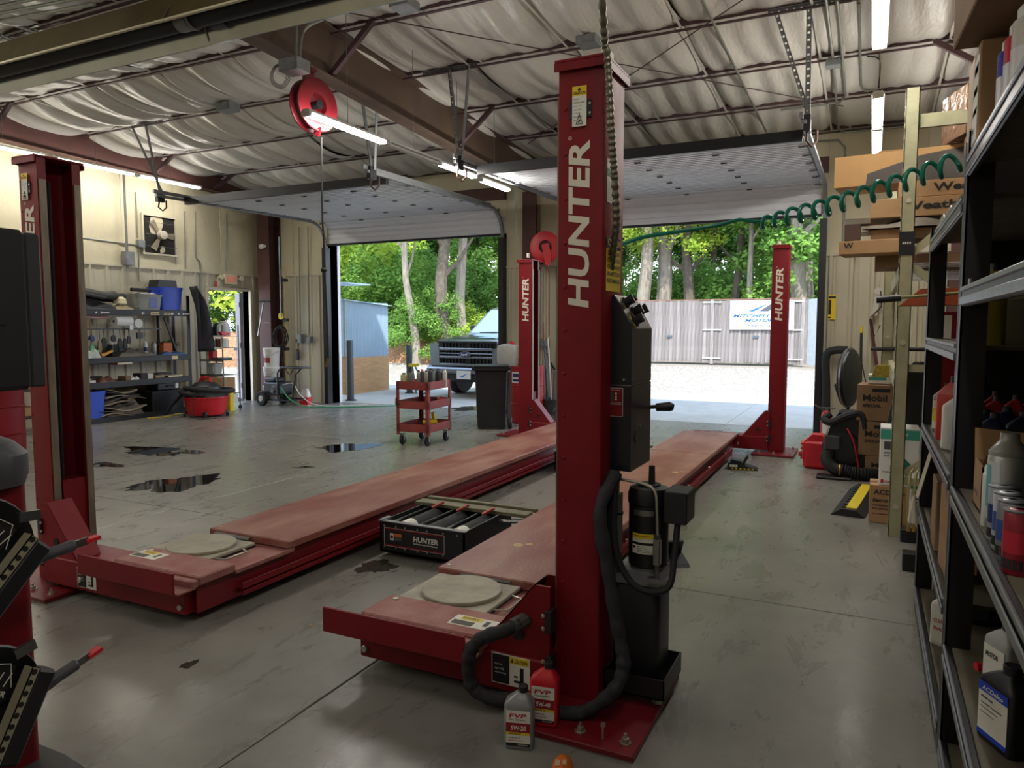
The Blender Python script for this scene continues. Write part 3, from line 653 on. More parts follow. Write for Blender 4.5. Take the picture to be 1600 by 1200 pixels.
# ------------------------------------------------------------ rolling jack between the runways
def jack(y, lab, full):
    t = thing('rolling_jack', (-2.47, y, .03), lab, 'rolling jack')
    MB().box(-.36, .27, 0, .012, 0, .20).box(-.36, -.348, 0, .66, 0, .2).box(.26, .27, 0, .66, 0, .2).box(-.36, .27, .65, .66, 0, .17).box(-.36, .27, 0, .66, 0, .012).build('housing', BLACK, t, smooth=0)
    mb = MB().box(-.37, .28, -.004, .03, .2, .206); mb.box(-.37, -.34, 0, .1, .2, .21); mb.build('top_rim', GALV, t, smooth=0)
    for k, x in enumerate((-.22, -.02, .18)):
        b = MB().cyl((x - .02, .04, .13), (x - .02, .5, .13), .055, 18).build('air_cylinder', RUBBER, t)
        MB().box(x - .085, x - .08, .03, .52, .18, .19).build('chrome_edge', STEEL, b, smooth=0)
        if k != 1:
            MB().lathe([(.0555, .10), (.0565, .10), (.0565, .19), (.0555, .19)], (x - .02, 0, .13), 18, 'y').build('wrap_label', PAPER, b)
        MB().beam((x - .08 + .06, .44, .20), (x - .02 + .06, .50, .235), .028, .012).build('red_lever', mat('pale_red_grip', lin('#a8433c'), .5), t, smooth=0)
    MB().cbox(-.42, .46, .50, .60, .19, .215, .003).build('lift_beam', mat('dusty_olive_steel', lin('#6f6c52'), .6, var=.3, scale=15), t, smooth=0)
    MB().cbox(-.40, .47, .63, .67, .2, .225, .003).build('rear_beam', mat('dusty_olive_steel', (0, 0, 0)), t, smooth=0)
    mb = MB()
    for x in (-.2, -.02, .2, .3): mb.cyl((x, .54, .215), (x, .54, .216), .008, 8)
    mb.build('beam_hole', INK, t)
    MB().tube([(.2, .47, .15), (.36, .5, .16), (.44, .5, .17)], .015, 8).build('link_rod', STEEL, t)
    mb = MB()
    for x in (-.325, -.235, -.165, -.07, .0, .12, .22):
        for z in (.035, .175): mb.lathe([(.006, 0), (.005, -.004), (.001, -.005)], (x, 0, z), 8, 'y')
    tag(mb.build('front_screw', ZINC, t), kind='stuff')
    if full:
        mb = MB(); mb.slot(2); plate(mb, (-.325, -.001, .045), (1, 0, 0), (0, 0, 1), .455, .118, .001); mb.slot(0); plate(mb, (-.32, -.002, .152), (1, 0, 0), (0, 0, 1), .445, .010, .001); plate(mb, (-.32, -.002, .046), (1, 0, 0), (0, 0, 1), .445, .010, .001)
        mb.slot(1)
        for q in ((-.325, .045, .002, .118), (.128, .045, .002, .118), (-.325, .163, .455, .0015), (-.325, .044, .455, .0015)): plate(mb, (q[0], -.0025, q[1]), (1, 0, 0), (0, 0, 1), q[2], q[3], .0008)
        lettering(mb, 'HUNTER', (-.10, -.002, .095), (1, 0, 0), (0, 0, 1), .185, .035, bold=.03, shear=.1)
        lettering(mb, 'Engineering Company', (-.10, -.002, .075), (1, 0, 0), (0, 0, 1), .18, .015, bold=.02)
        plate(mb, (-.28, -.002, .085), (1, 0, 0), (0, 0, 1), .028, .045, .001); mb.slot(3); plate(mb, (-.245, -.002, .112), (1, 0, 0), (0, 0, 1), .055, .018, .001); mb.slot(0); mb.cyl((-.266, -.003, .107), (-.266, -.0045, .107), .012, 8)
        mb.slot(4); plate(mb, (-.245, -.002, .085), (1, 0, 0), (0, 0, 1), .055, .025, .001)
        mb.build('name_panel', [RED, WHITEP, INK, ORANGE, GREYP], t, smooth=0)
    return t
jack(3.82, 'black rolling jack with maker panel and three levers between the runways', True)
jack(6.75, 'smaller looking second black rolling jack farther back between the runways', False)
# wedge chocks lying beside the right runway
def chock(x, y, rz, lab):
    t = thing('wheel_chock', (x, y, 0), lab, 'wheel chock', rz, group='wheel chocks beside the right runway')
    MB().prism([(-.14, 0), (.16, 0), (.14, .02), (.02, .05), (-.14, .075)], 'y', -.09, .09).build('wedge', BLACKP, t, smooth=0)
    MB().prism([(.0, .05), (.02, .05), (.07, .14), (.05, .145)], 'y', -.08, .08).prism([(-.12, .07), (-.0, .055), (0, .09), (-.1, .1)], 'y', -.07, .07).build('raised_wing', BLACK, t, smooth=0)
    mb = MB(); [mb.box(-.1 + k * .04, -.08 + k * .04, -.093, -.09, .008, .02) for k in range(6)]; mb.build('yellow_dashes', YEL, t, smooth=0)
    MB().box(-.12, -.04, -.092, -.09, .03, .055).build('sticker', PAPER, t, smooth=0)
chock(-1.17, 7.86, .12, 'black wheel chock with raised wing left of the far right post foot')
chock(-1.12, 4.55, -1.0, 'black wheel chock half hidden behind the hydraulic motor')
# ------------------------------------------------------------ control console on the near post
c = thing('control_console', (-.87, 2.85, .94), 'black lift control console with sloped knob panel on near tall post', 'control console')
fx0, fx1 = -.965, -.822
prof = [(fx0, .935), (fx1, .93), (fx1, 1.485), (-.893, 1.615), (fx0, 1.615)]
lo = [(fx0, .935), (fx1, .93), (fx1, 1.265), (fx0, 1.265)]; hi = [(fx0, 1.27), (fx1, 1.27), (fx1, 1.485), (-.893, 1.615), (fx0, 1.615)]
W(MB().prism(lo, 'y', 2.722, 3.0), 'lower_housing', NAVYBOX, c, smooth=0)
up_ = W(MB().prism(hi, 'y', 2.72, 3.0), 'upper_housing', NAVYBOX, c, smooth=0)
W(MB().box(fx0 + .004, fx1 - .004, 2.726, 2.996, 1.265, 1.27), 'seam_gap', STEEL, c, smooth=0)
A = Vector((fx1, 0, 1.485)); B = Vector((-.893, 0, 1.615)); d = (B - A); L0 = d.length; d.normalize(); nn = Vector((d.z, 0, -d.x))
def pp(t, y, o=0): q = A + d * (t * L0) + nn * o; return (q.x, y, q.z)
mb = MB(); mb.add([pp(.02, 2.727, .002), pp(.02, 2.993, .002), pp(.98, 2.993, .002), pp(.98, 2.727, .002)], [(0, 1, 2, 3)]); pn = W(mb, 'knob_panel', mat('olive_black_panel', lin('#35332c'), .45), c, smooth=0)
for t, y in ((.78, 2.80), (.50, 2.85), (.52, 2.93), (.22, 2.80)):
    mb = MB(); mb.cyl(pp(t, y, .002), pp(t, y, .012), .024, 16).cyl(pp(t, y, .012), pp(t, y, .034), .018, 12); mb.beam(pp(t - .13, y, .036), pp(t + .13, y, .036), .012, .01, up=nn); W(mb, 'selector_knob', BLACKP, pn)
    mb = MB(); mb.beam(pp(t - .17, y - .028, .003), pp(t - .03, y - .036, .003), .006, .001, up=nn); mb.beam(pp(t + .05, y - .036, .003), pp(t + .17, y - .028, .003), .006, .001, up=nn); W(mb, 'yellow_mark', YEL, pn, smooth=0)
mb = MB(); mb.cyl(pp(.93, 2.965, .002), pp(.93, 2.965, .012), .009, 10); W(mb, 'indicator', INK, pn)
mb = MB()
for k in range(3): lettering(mb, 'UP DOWN'[0:7], pp(.06, 2.95 , .0025), (0, 1, 0), d, .03, .012, bold=.01)
W(mb, 'panel_print', YEL, pn, smooth=0)
mb = MB(); [mb.sphere((x, 2.719, z), .005, 8, 5) for x, z in ((fx0 + .05, 1.585), (fx1 - .03, 1.29))]; W(mb, 'housing_screw', ZINC, up_)
# red service sticker on the lower housing (code block left out)
mb = MB(); x0_, z0_ = fx0 + .02, 1.147; mb.slot(1); plate(mb, (x0_ - .002, 2.721, z0_ - .002), (1, 0, 0), (0, 0, 1), .092, .112, .001); mb.slot(0); plate(mb, (x0_, 2.72, z0_), (1, 0, 0), (0, 0, 1), .088, .108, .001); mb.slot(1)
lettering(mb, 'Show us your hunter!', (x0_ + .006, 2.7185, z0_ + .098), (1, 0, 0), (0, 0, 1), .074, .0055); lettering(mb, 'Connect to HunterNet', (x0_ + .004, 2.7185, z0_ + .045), (1, 0, 0), (0, 0, 1), .08, .006); plate(mb, (x0_, 2.7195, z0_ + .053), (1, 0, 0), (0, 0, 1), .088, .001, .001)
for k in range(3): lettering(mb, ('Training', 'Maintenance', 'Support')[k], (x0_ + .008, 2.7185, z0_ + .034 - k * .009), (1, 0, 0), (0, 0, 1), .03, .005, bold=0); plate(mb, (x0_ + .058, 2.7195, z0_ + .062 + k * .011), (1, 0, 0), (0, 0, 1), .008, .007, .001)
mb.slot(2); plate(mb, (x0_ + .008, 2.719, z0_ + .058), (1, 0, 0), (0, 0, 1), .044, .034, .001); mb.slot(0); plate(mb, (x0_ + .012, 2.7185, z0_ + .062), (1, 0, 0), (0, 0, 1), .03, .008, .0012); plate(mb, (x0_ + .02, 2.7185, z0_ + .07), (1, 0, 0), (0, 0, 1), .014, .014, .0012)
W(mb, 'red_sticker', [RED, WHITEP, GREYP], c, smooth=0)
W(MB().tube([(fx1, 2.97, 1.16), (fx1 + .05, 2.97, 1.165)], .008, 8).tube([(fx1 + .03, 2.975, 1.16), (fx1 + .085, 2.985, 1.165), (fx1 + .10, 2.985, 1.163)], .019, 12, rads=[.016, .02, .014]), 'lowering_lever', BLACKP, c)
W(MB().cyl((fx1, 2.80, 1.06), (fx1 + .004, 2.80, 1.06), .028, 16).cyl((fx1, 2.85, 1.07), (fx1 + .004, 2.85, 1.07), .028, 16), 'knockout_disc', NAVYBOX, c)
# corrugated metal conduit from the roof down to the console
pts = [(-.55, 1.2, 4.7), (-.78, 2.1, 3.3), tuple(PY(942, 20, 2.50)), tuple(PY(949, 90, 2.56)), tuple(PY(955, 200, 2.58)), tuple(PY(961, 290, 2.62)), tuple(PY(963, 350, 2.65)), tuple(PY(957, 400, 2.70)), tuple(PY(952, 440, 2.76)), tuple(PY(950, 462, 2.80))]
sm = smoothpath(pts, 40); L_ = 0; out = [sm[0]]
for p in sm[1:]:
    if (p - out[-1]).length > .0045: out.append(p)
m_ = MB().tube(out, .012, 10, rads=[.0150 if (i // 2) % 2 else .0115 for i in range(len(out))])
cd_ = solo(m_, 'flexible_conduit', mat('conduit_spiral_steel', lin('#6f6a5e'), .4, .6), (0, 0, 0), 'corrugated metal conduit hanging down the front of the near tall post', 'conduit')
MB().cyl(PY(950, 440, 2.77), PY(950, 464, 2.8), .022, 12).build('conduit_fitting', ZINC, cd_)
# ------------------------------------------------------------ hydraulic power unit
pu = thing('hydraulic_power_unit', (-.76, 2.8, .06), 'black hydraulic pump motor on tall black tank behind near tall post', 'pump')
mb = MB(); x0, x1, y0, y1, r = -.885, -.695, 2.70, 2.89, .03
def rrect(x0, x1, y0, y1, r, z, n=4):
    o_ = []
    for cx_, cy_, a0 in ((x1 - r, y0 + r, -90), (x1 - r, y1 - r, 0), (x0 + r, y1 - r, 90), (x0 + r, y0 + r, 180)):
        for k in range(n + 1): a = radians(a0 + 90 * k / n); o_.append((cx_ + r * cos(a), cy_ + r * sin(a), z))
    return o_
mb.loft([rrect(x0 + .01, x1 - .01, y0 + .01, y1 - .01, .02, .085), rrect(x0, x1, y0, y1, r, .10), rrect(x0, x1, y0, y1, r, .455), rrect(x0 + .01, x1 - .01, y0 + .01, y1 - .01, r, .485), rrect(x0 + .04, x1 - .04, y0 + .04, y1 - .04, .02, .492)])
W(mb, 'oil_tank', BLACKP, pu)
mb = MB().box(-.90, -.66, 2.66, 2.94, .07, .075); mb.box(-.90, -.66, 2.66, 2.665, .07, .15); mb.box(-.90, -.66, 2.935, 2.94, .07, .15); mb.box(-.665, -.66, 2.66, 2.94, .07, .15); mb.box(-.90, -.895, 2.66, 2.94, .07, .15)
W(mb, 'drip_tray', BLACK, pu, smooth=0)
W(MB().cyl((-.70, 2.72, .0285), (-.70, 2.72, .07), .012, 10).cyl((-.70, 2.72, .03), (-.70, 2.72, .045), .022, 6).cyl((-.70, 2.88, .0285), (-.70, 2.88, .07), .012, 10), 'levelling_foot', ZINC, pu, smooth=0)
mx, my = -.765, 2.79
W(MB().box(-.875, -.70, 2.71, 2.87, .49, .545).cyl((mx, my, .545), (mx, my, .56), .07, 20), 'pump_block', GALV, pu, smooth=30)
mo = W(MB().lathe([(.074, .555), (.078, .56), (.078, .80), (.082, .805), (.082, .84), (.074, .865), (.045, .872), (.04, .868)], (mx, my, 0), 28), 'motor', BLACK, pu)
def wrap(mb, z0, z1, a0, a1, r=.0788):
    return mb.sheet(lambda u, v: (mx + r * cos(radians(a0 + (a1 - a0) * u)), my + r * sin(radians(a0 + (a1 - a0) * u)), z0 + (z1 - z0) * v), 8, 1)
mb = MB(); wrap(mb, .675, .695, -125, -60); mb.slot(1); wrap(mb, .66, .675, -125, -60); wrap(mb, .615, .65, -125, -60); mb.slot(2)
for k in range(4): wrap(mb, .622 + k * .007, .6235 + k * .007, -108, -66 - 6 * k, .0792)
wrap(mb, .634, .645, -123, -115, .0792); wrap(mb, .685, .687, -120, -70, .0792)
W(mb, 'motor_label', [YEL, PAPER, INK], mo, smooth=0)
W(MB().sheet(lambda u, v: (mx + .0795 * cos(radians(-120 + 60 * u)), my + .0795 * sin(radians(-120 + 60 * u)), .765 + .022 * v), 8, 1), 'clamp_band', STEEL, mo)
W(MB().cyl((mx, my, .868), (mx, my, .878), .045, 16).tube([(mx + .01, my, .875), (mx + .01, my, .95)], .014, 8, rads=[.014, .012]), 'cable_gland', RUBBER, mo)
W(MB().cbox(-.69, -.60, 2.72, 2.86, .745, .868, .004), 'capacitor_box', BLACKP, pu, smooth=0)
W(MB().box(-.93, -.875, 2.73, 2.80, .56, .83).box(-.92, -.85, 2.7, 2.73, .6, .61).box(-.92, -.85, 2.7, 2.73, .76, .77), 'mounting_bracket', BLACK, pu, smooth=0)
W(MB().tube(smoothpath([(-.86, 2.70, .905), (-.76, 2.695, .895), (-.715, 2.69, .87), (-.705, 2.685, .80), (-.70, 2.68, .70), (-.70, 2.68, .65)], 6), .006, 8), 'brake_line', ZINC, pu)
W(MB().cbox(-.715, -.688, 2.67, 2.70, .59, .69, .003).cyl((-.70, 2.68, .59), (-.70, 2.68, .53), .009, 8).box(-.735, -.65, 2.665, 2.695, .515, .54).cyl((-.7, 2.68, .69), (-.7, 2.68, .71), .011, 6), 'valve_block', STEEL, pu, smooth=0)
W(MB().tube(smoothpath([(-.86, 2.66, .90), (-.865, 2.655, .78), (-.855, 2.65, .66), (-.82, 2.645, .56), (-.76, 2.64, .505), (-.69, 2.645, .50), (-.645, 2.66, .53), (-.64, 2.70, .62), (-.64, 2.75, .75)], 8), .0125, 10), 'hydraulic_hose', RUBBER, pu)
W(MB().tube(smoothpath([(-.875, 2.68, .93), (-.885, 2.665, .8), (-.88, 2.66, .66), (-.84, 2.65, .55)], 8), .009, 8), 'hydraulic_hose', RUBBER, pu)
# sleeve of hoses
pts = [tuple(PY(962, 738, 2.68)), tuple(PY(938, 800, 2.60)), tuple(PY(950, 890, 2.585)), tuple(PY(966, 985, 2.58)), tuple(PY(974, 1040, 2.56)), tuple(PY(958, 1080, 2.52)), tuple(PY(915, 1112, 2.49)), tuple(PZ(868, 1112, .045)), (-1.16, 2.48, .05), (-1.27, 2.42, .055), tuple(PY(738, 1072, 2.40)), tuple(PY(732, 1030, 2.38)), tuple(PY(748, 1000, 2.39)), tuple(PY(790, 985, 2.42)), tuple(PY(822, 968, 2.52)), tuple(PY(850, 962, 2.62))]
sm = smoothpath(pts, 12); random.seed(5)
rads = [.0265 + .0022 * sin(i * 1.1) + .0015 * sin(i * .43) for i in range(len(sm))]
hs = solo(MB().tube(sm, .026, 12, rads=rads), 'hose_sleeve', FABRIC, (0, 0, 0), 'thick black fabric hose sleeve looping around foot of the near tall post', 'hose')
MB().tube([sm[-22] , sm[-14]], .031, 10).build('tape_wrap', mat('grey_tape', lin('#4a4741'), .7), hs)
# coiled green air hose
P0 = PY(962, 392, 2.86); P1 = PY(1170, 352, 3.5); A = PY(1185, 350, 3.5); Bq = PX(1503, 250, .27)
pts = [Vector((-.93, 2.885, 1.70)), P0, PY(1000, 372, 3.0), PY(1060, 362, 3.15), PY(1120, 352, 3.35), PY(1155, 343, 3.45)]
path = smoothpath(pts, 6); ax = (Bq - A); L0 = ax.length; axn = ax.normalized(); e1 = axn.cross(Vector((0, 0, 1))).normalized(); e2 = e1.cross(axn)
turns = 13.5; n = 300
for i in range(n + 1):
    t = i / n; a = 2 * pi * turns * t + 2.6; r = .034 * min(1, .6 + t * 2); sagz = -.02 * sin(pi * t)
    path.append(A + ax * t + (e1 * cos(a) + e2 * sin(a)) * r + Vector((0, 0, sagz)))
solo(MB().tube(path, .0085, 8), 'coiled_air_hose', TEAL, (0, 0, 0), 'green coiled air hose stretched from near tall post to black shelf', 'hose')
# ------------------------------------------------------------ oil bottles by the post
def oil_bottle(name, loc, rz, body, cap, h, label, cat='bottle', group=None, w_=.105, dpt=.065, lines=(), labm=None, handle=False, lab=True):
    t = thing(name, loc, label, cat, rz, group=group); mb = MB(); hw, hd = w_ / 2, dpt / 2; r = min(hd * .45, .02)
    H0 = h * .70
    R = [rrect(-hw + .004, hw - .004, -hd + .004, hd - .004, r, 0), rrect(-hw, hw, -hd, hd, r, .006), rrect(-hw, hw, -hd, hd, r, H0), rrect(-hw * .93, hw * .98, -hd * .95, hd * .95, r, H0 + h * .05),
         rrect(-hw * .35, hw * .62, -hd * .6, hd * .6, r * .6, h * .86), rrect(-.004, hw * .52, -hd * .42, hd * .42, r * .45, h * .90), rrect(-.004, hw * .52, -hd * .42, hd * .42, r * .45, h * .93)]
    mb.loft(R); mb.build('body', body, t)
    cx = hw * .26; MB().lathe([(hw * .32, h * .90), (hw * .34, h * .905), (hw * .34, h * .99), (hw * .30, h)], (cx, 0, 0), 16).build('cap', cap, t)
    if lab:
        mb = MB(); plate(mb, (-hw * .82, -hd - .0005, H0 * .10), (1, 0, 0), (0, 0, 1), w_ * .82, H0 * .82, .0008); ms = [labm or PAPER]
        for k, (s_, zz, hh, ll, mm, m_) in enumerate(lines):
            if mm not in ms: ms.append(mm)
            mb.slot(ms.index(mm))
            if s_ == '#': plate(mb, (-hw * .82, -hd - .0012, H0 * zz), (1, 0, 0), (0, 0, 1), w_ * .82, H0 * hh, .0008)
            else: lettering(mb, s_, (-hw * .82 + w_ * m_, -hd - .0015, H0 * zz), (1, 0, 0), (0, 0, 1), w_ * ll, H0 * hh, lift=.001, bold=.025, shear=.15)
        mb.build('label', ms, t, smooth=0)
    return t
SILV = mat('silver_plastic', lin('#8f9294'), .35, .3); DKRED = mat('maroon_ink', lin('#8c1420'), .5)
fvp = lambda g: [('FVP', .76, .10, .6, INKR, .1), ('FULL SYNTHETIC', .70, .03, .55, INK, .12), ('#', .42, .22, 0, DKRED, 0), (g, .47, .11, .52, PAPER, .16), ('#', .36, .06, 0, YEL, 0), ('MOTOR OIL', .37, .04, .4, INK, .12), ('API SERVICE SP', .28, .03, .4, INK, .08), ('MEETS OR EXCEEDS', .22, .025, .5, INKR, .08), ('#', .1, .07, 0, INK, 0), ('1 US QUART', .12, .03, .34, PAPER, .4)]
pb = PZ(805, 1160); oil_bottle('oil_bottle', (-1.08, 2.265, 0), radians(16), SILV, BLACKP, .225, 'silver-grey motor oil bottle on floor in front of the near tall post', lines=fvp('5W-20'))
oil_bottle('oil_bottle', (-1.038, 2.395, .03), radians(10), BRTRED, BLACKP, .235, 'bright red motor oil bottle on base plate of the near tall post', lines=fvp('5W-40'))
# orange capped tool head at the bottom edge
t = thing('impact_tool', tuple(PZ(905, 1195, .0)) , 'orange tool grip lying on floor at bottom centre edge of photo', 'tool', .3)
t.location = (-.86, 2.13, 0)
MB().lathe([(.02, -.16), (.032, -.15), (.036, -.05), (.036, .02), (.028, .045), (.012, .055)], (0, 0, .045), 18, 'y').build('grip', ORANGE, t)
mb = MB(); plate(mb, (-.022, -.04, .082), (1, 0, 0), (0, 1, 0), .016, .035, .001); plate(mb, (.002, -.03, .082), (1, 0, 0), (0, 1, 0), .012, .03, .001); mb.build('vent_badge', mat('tan_badge', lin('#b59a7a'), .6), t)
solo(MB().cyl((0, 0, 0), (0, 0, .045), .0045, 10).cyl((0, 0, .045), (0, 0, .058), .009, 6), 'cap_screw', ZINC, (-.81, 2.39, .028), 'small loose steel cap screw standing on base plate of near post', 'screw')
# ------------------------------------------------------------ strip lights (real fixtures, lit tubes)
def strip(y0, y1, x, z, lab, lit=True, hang=True, power=None):
    t = thing('strip_light', (x, (y0 + y1) / 2, z), lab, 'light fixture'); h = (y1 - y0) / 2
    MB().prism([(-.035, .03), (.035, .03), (.05, .005), (-.05, .005)], 'y', -h, h).build('housing', WHITE, t, smooth=0)
    for s in (-.02, .02):
        MB().cyl((s, -h + .03, -.012), (s, h - .03, -.012), .013, 10).build('tube', LIT if lit else WHITEP, t)
    MB().box(-.045, .045, -h, -h + .03, -.026, .006).box(-.045, .045, h - .03, h, -.026, .006).build('end_cap', WHITEP, t, smooth=0)
    if hang: MB().tube([(0, 0, .03), (0, 0, zr((y0 + y1) / 2) - z - .02)], .003, 5).build('hanger_wire', STEEL, t)
    if lit:
        l = bpy.data.lights.new('strip', 'AREA'); l.shape = 'RECTANGLE'; l.size = .1; l.size_y = h * 2 - .06; l.energy = (power or STRIP_W) * h; l.color = (1, .95, .87)
        ob = bpy.data.objects.new('strip_glow', l); COL.objects.link(ob); ob.parent = t; ob.location = (0, 0, -.03)
        for sg in (-1, 1):   # a bare tube also shines sideways and up
            l2 = l.copy(); l2.size = .04; l2.energy = l.energy * .55; ob = bpy.data.objects.new('strip_glow', l2); COL.objects.link(ob); ob.parent = t; ob.location = (.055 * sg, 0, -.005); ob.rotation_euler = (0, -sg * radians(97), 0)
    return t
Z1 = 3.48
strip(4.75, 6.0, -.02, Z1, 'lit strip light at top right edge running off the photo')
strip(7.2, 8.38, -.02, Z1, 'lit strip light on right, nearer of the end-to-end pair')
strip(8.40, 9.58, -.02, Z1, 'lit strip light on right, farther of the end-to-end pair')
Z2 = 3.30
strip(4.95, 6.08, -4.38, Z2, 'lit strip light starting behind the big round hose reel')
strip(6.10, 7.08, -4.38, Z2, 'unlit strip light between two lit ones beside the middle rafter', lit=False)
strip(7.10, 7.95, -4.40, Z2, 'short lit strip light beside the hanger on the middle rafter')
strip(8.1, 8.9, -4.42, Z2, 'lit strip light above the gap between the two open doors')
for k, (a, b) in enumerate(((5.3, 6.55), (6.6, 7.85), (7.9, 9.1))):
    strip(a, b, -10.4, 3.84, ['lit strip light on left, partly behind the left lift post', 'lit strip light on left, middle of the row along wall', 'lit strip light on left, farthest of the row along wall'][k], power=STRIP_W * .5)
for x, z in ((-.02, Z1), (-4.38, Z1), (-10.4, 3.84), (-7.6, 3.7)):
    for y in (0.9, -1.4, -3.8):
        strip(y, y + 1.22, x, z + .15, 'ceiling strip light behind the camera, %s row from the right, %s from the front' % ({-.02: 'first', -4.38: 'second', -7.6: 'third', -10.4: 'fourth'}[x], {.9: 'first', -1.4: 'second', -3.8: 'third'}[y]), power=STRIP_W * .35).__setitem__('group', 'strip lights behind the camera')
# ------------------------------------------------------------ infrared tube heater under the roof
h = thing('tube_heater', (-5.6, 3.45, 3.42), 'long black infrared tube heater with mirror reflector at top left', 'heater')
def xb(mb, poly, x0=-5.3, x1=3.9): return mb.prism(poly, 'x', x0, x1)
xb(MB(), [(-.17, -.03), (-.16, -.03), (-.09, .14), (.09, .14), (.17, -.07), (.18, -.07), (.1, .15), (-.1, .15)]).build('reflector', mat('tinted_mirror_steel', lin('#c5c9cc'), .12, .95, var=.1, scale=3), h, smooth=0)
xb(MB(), [(-.176, -.03), (-.171, -.03), (-.103, .15), (-.108, .15)]).build('outer_flap', mat('brown_reflecting_skin', lin('#6b5f3f'), .35, .4, var=.15), h, smooth=0)
xb(MB(), [(-.185, -.04), (-.165, -.04), (-.165, -.028), (-.185, -.028)]).build('edge_strip', mat('bright_edge', lin('#c9c0a4'), .4, .3), h, smooth=0)
MB().cyl((-5.3, -.02, .02), (3.9, -.02, .02), .062, 18).build('burner_tube', mat('dark_tube', lin('#232427'), .5, .3, var=.2, scale=3), h)
for x in (-1.4, 1.6, 3.2):
    MB().cyl((x - .05, -.02, .02), (x + .05, -.02, .02), .068, 18).cyl((x + .06, -.02, .02), (x + .085, -.02, .02), .072, 18).build('tube_coupling', GALV, h)
    MB().tube([(x, -.19, -.03), (x, -.0, .32), (x, .16, -.05)], .005, 6).tube([(x, 0, .32), (x, 0, 1.0)], .004, 6).build('support_chain', STEEL, h)
# ------------------------------------------------------------ conduits and small boxes
def conduit(pts, r, lab, m=CONDUIT, n=1): return solo(MB().tube(smoothpath([tuple(p) for p in pts], n) if n > 1 else pts, r, 8), 'conduit', m, (0, 0, 0), lab, 'conduit')
def R(u, v, z=None, y=None, x=None):
    return PZ(u, v, z) if z else (PY(u, v, y) if y else PX(u, v, x))
def roofp(u, v, off=.06):
    d = _ray(u, v); k = .06; t = (4.12 + k * 11.1 - off - 1.5) / (d[2] + k * d[1]); return Vector((d[0] * t, d[1] * t, 1.5 + d[2] * t))
conduit([roofp(1095, -5), roofp(1197, 205)], .013, 'pale straight conduit on roof between lift post and hanger')
conduit([roofp(1290, -5), roofp(1302, 95), roofp(1310, 200), roofp(1318, 207), roofp(1380, 201), roofp(1420, 197)], .014, 'grey conduit dropping along the roof then turning right toward beige rack')
conduit([roofp(1308, 0), roofp(1314, 60), roofp(1321, 150), roofp(1312, 160), roofp(1220, 172)], .014, 'grey conduit bending left beneath roof beside right light strip')
conduit([roofp(1342, 5), roofp(1345, 132), roofp(1349, 141), roofp(1371, 141)], .013, 'grey conduit feeding the farther pair of right strip lights')
conduit([roofp(1355, 88), roofp(1370, 90), roofp(1375, 100), PZ(1373, 136, 3.55)], .007, 'thin black light cord curving down to the right light strip', RUBBER, 6)
conduit([PY(1268, 221, 11.0), PY(1310, 219, 11.0), PY(1320, 230, 11.0), PY(1321, 262, 11.0), PY(1318, 380, 11.0), PY(1338, 402, 11.0)], .014, 'grey conduit bent down the back wall right of right door')
conduit([PX(118, 370, WL + .04), PX(213, 383, WL + .04)], .013, 'horizontal grey conduit on left wall leading to the small boxes')
for k, (u0, v0, u1, v1, l) in enumerate(((212, 300, 215, 372, 'grey conduit rising on left wall beside perforated strap'), (217, 385, 217, 440, 'grey conduit below the small box on left wall'), (288, 330, 290, 420, 'tall grey conduit on left wall right of the fan'), (353, 335, 354, 424, 'thin conduit dropping to the exit sign'))):
    conduit([PX(u0, v0, WL + .05), PX(u1, v1, WL + .05)], .011, l)
conduit([PX(305, 330, WL + .05), PX(306, 400, WL + .05), PX(313, 415, WL + .05), PX(314, 500, WL + .05)], .014, 'grey conduit with a kink on left wall reaching below metal liner', n=3)
for u, lab in ((467, 'thin conduit on corner wall panel left of another one'), (481, 'thin conduit on the corner wall nearer the left door')):
    conduit([PY(u, 355, 11.0), PY(u + 2, 522, 11.0)], .012, lab)
def wbox(p, sx_, sy_, sz, name, lab, cat, m=GALV):
    t = thing(name, tuple(p), lab, cat)
    MB().cbox(-sx_, sx_, -sy_, sy_, -sz, sz, .004).build('box_body', m, t, smooth=0); MB().box(-sx_ * .8, sx_ * .8, -sy_ - .004, -sy_, -sz * .8, sz * .8).build('cover', m, t, smooth=0); return t
wbox(PX(200, 404, WL + .08), .07, .08, .11, 'electrical_box', 'larger grey electrical box on left wall below the fan level', 'electrical box')
wbox(PX(219, 381, WL + .06), .05, .06, .06, 'electrical_box', 'small grey electrical box beside the fan on left wall', 'electrical box')
wbox(PY(470, 529, 10.98), .05, .05, .09, 'outlet_box', 'grey outlet box on corner wall with black plug', 'outlet', GALV)
wbox(PY(484, 531, 10.98), .045, .05, .06, 'outlet_box', 'round-cornered grey outlet box nearer the left door', 'outlet', GALV)
wbox(PY(851, 535, 10.98), .06, .05, .07, 'switch_box', 'small grey switch box on wall behind hanging red reel', 'electrical box', GALV)
wbox(PX(1302, 95, .3) if 0 else roofp(1302, 100, .1), .07, .07, .03, 'junction_box', 'grey junction box on roof near the right light strips', 'electrical box')
wbox(roofp(632, 8, .1), .1, .1, .04, 'junction_box', 'grey junction box on roof at top middle of photo', 'electrical box')
wbox(roofp(920, 65, .12), .1, .1, .04, 'junction_box', 'grey junction box on roof just above near lift post', 'electrical box')
wbox(roofp(356, 168, .14), .12, .09, .05, 'junction_box', 'grey junction box on roof left of the large reel', 'electrical box')
wbox(PZ(460, 104, 3.62), .10, .08, .05, 'junction_box', 'grey junction box on rafter just above the large reel', 'electrical box')
conduit([PZ(462, 100, 3.68), PZ(463, 30, 4.3)], .014, 'straight grey conduit rising from box above large reel')
conduit([PZ(468, 98, 3.68), PZ(471, 60, 4.1), PZ(480, 42, 4.22), PZ(505, 30, 4.3)], .014, 'curved grey conduit rising from box above large reel', n=5)
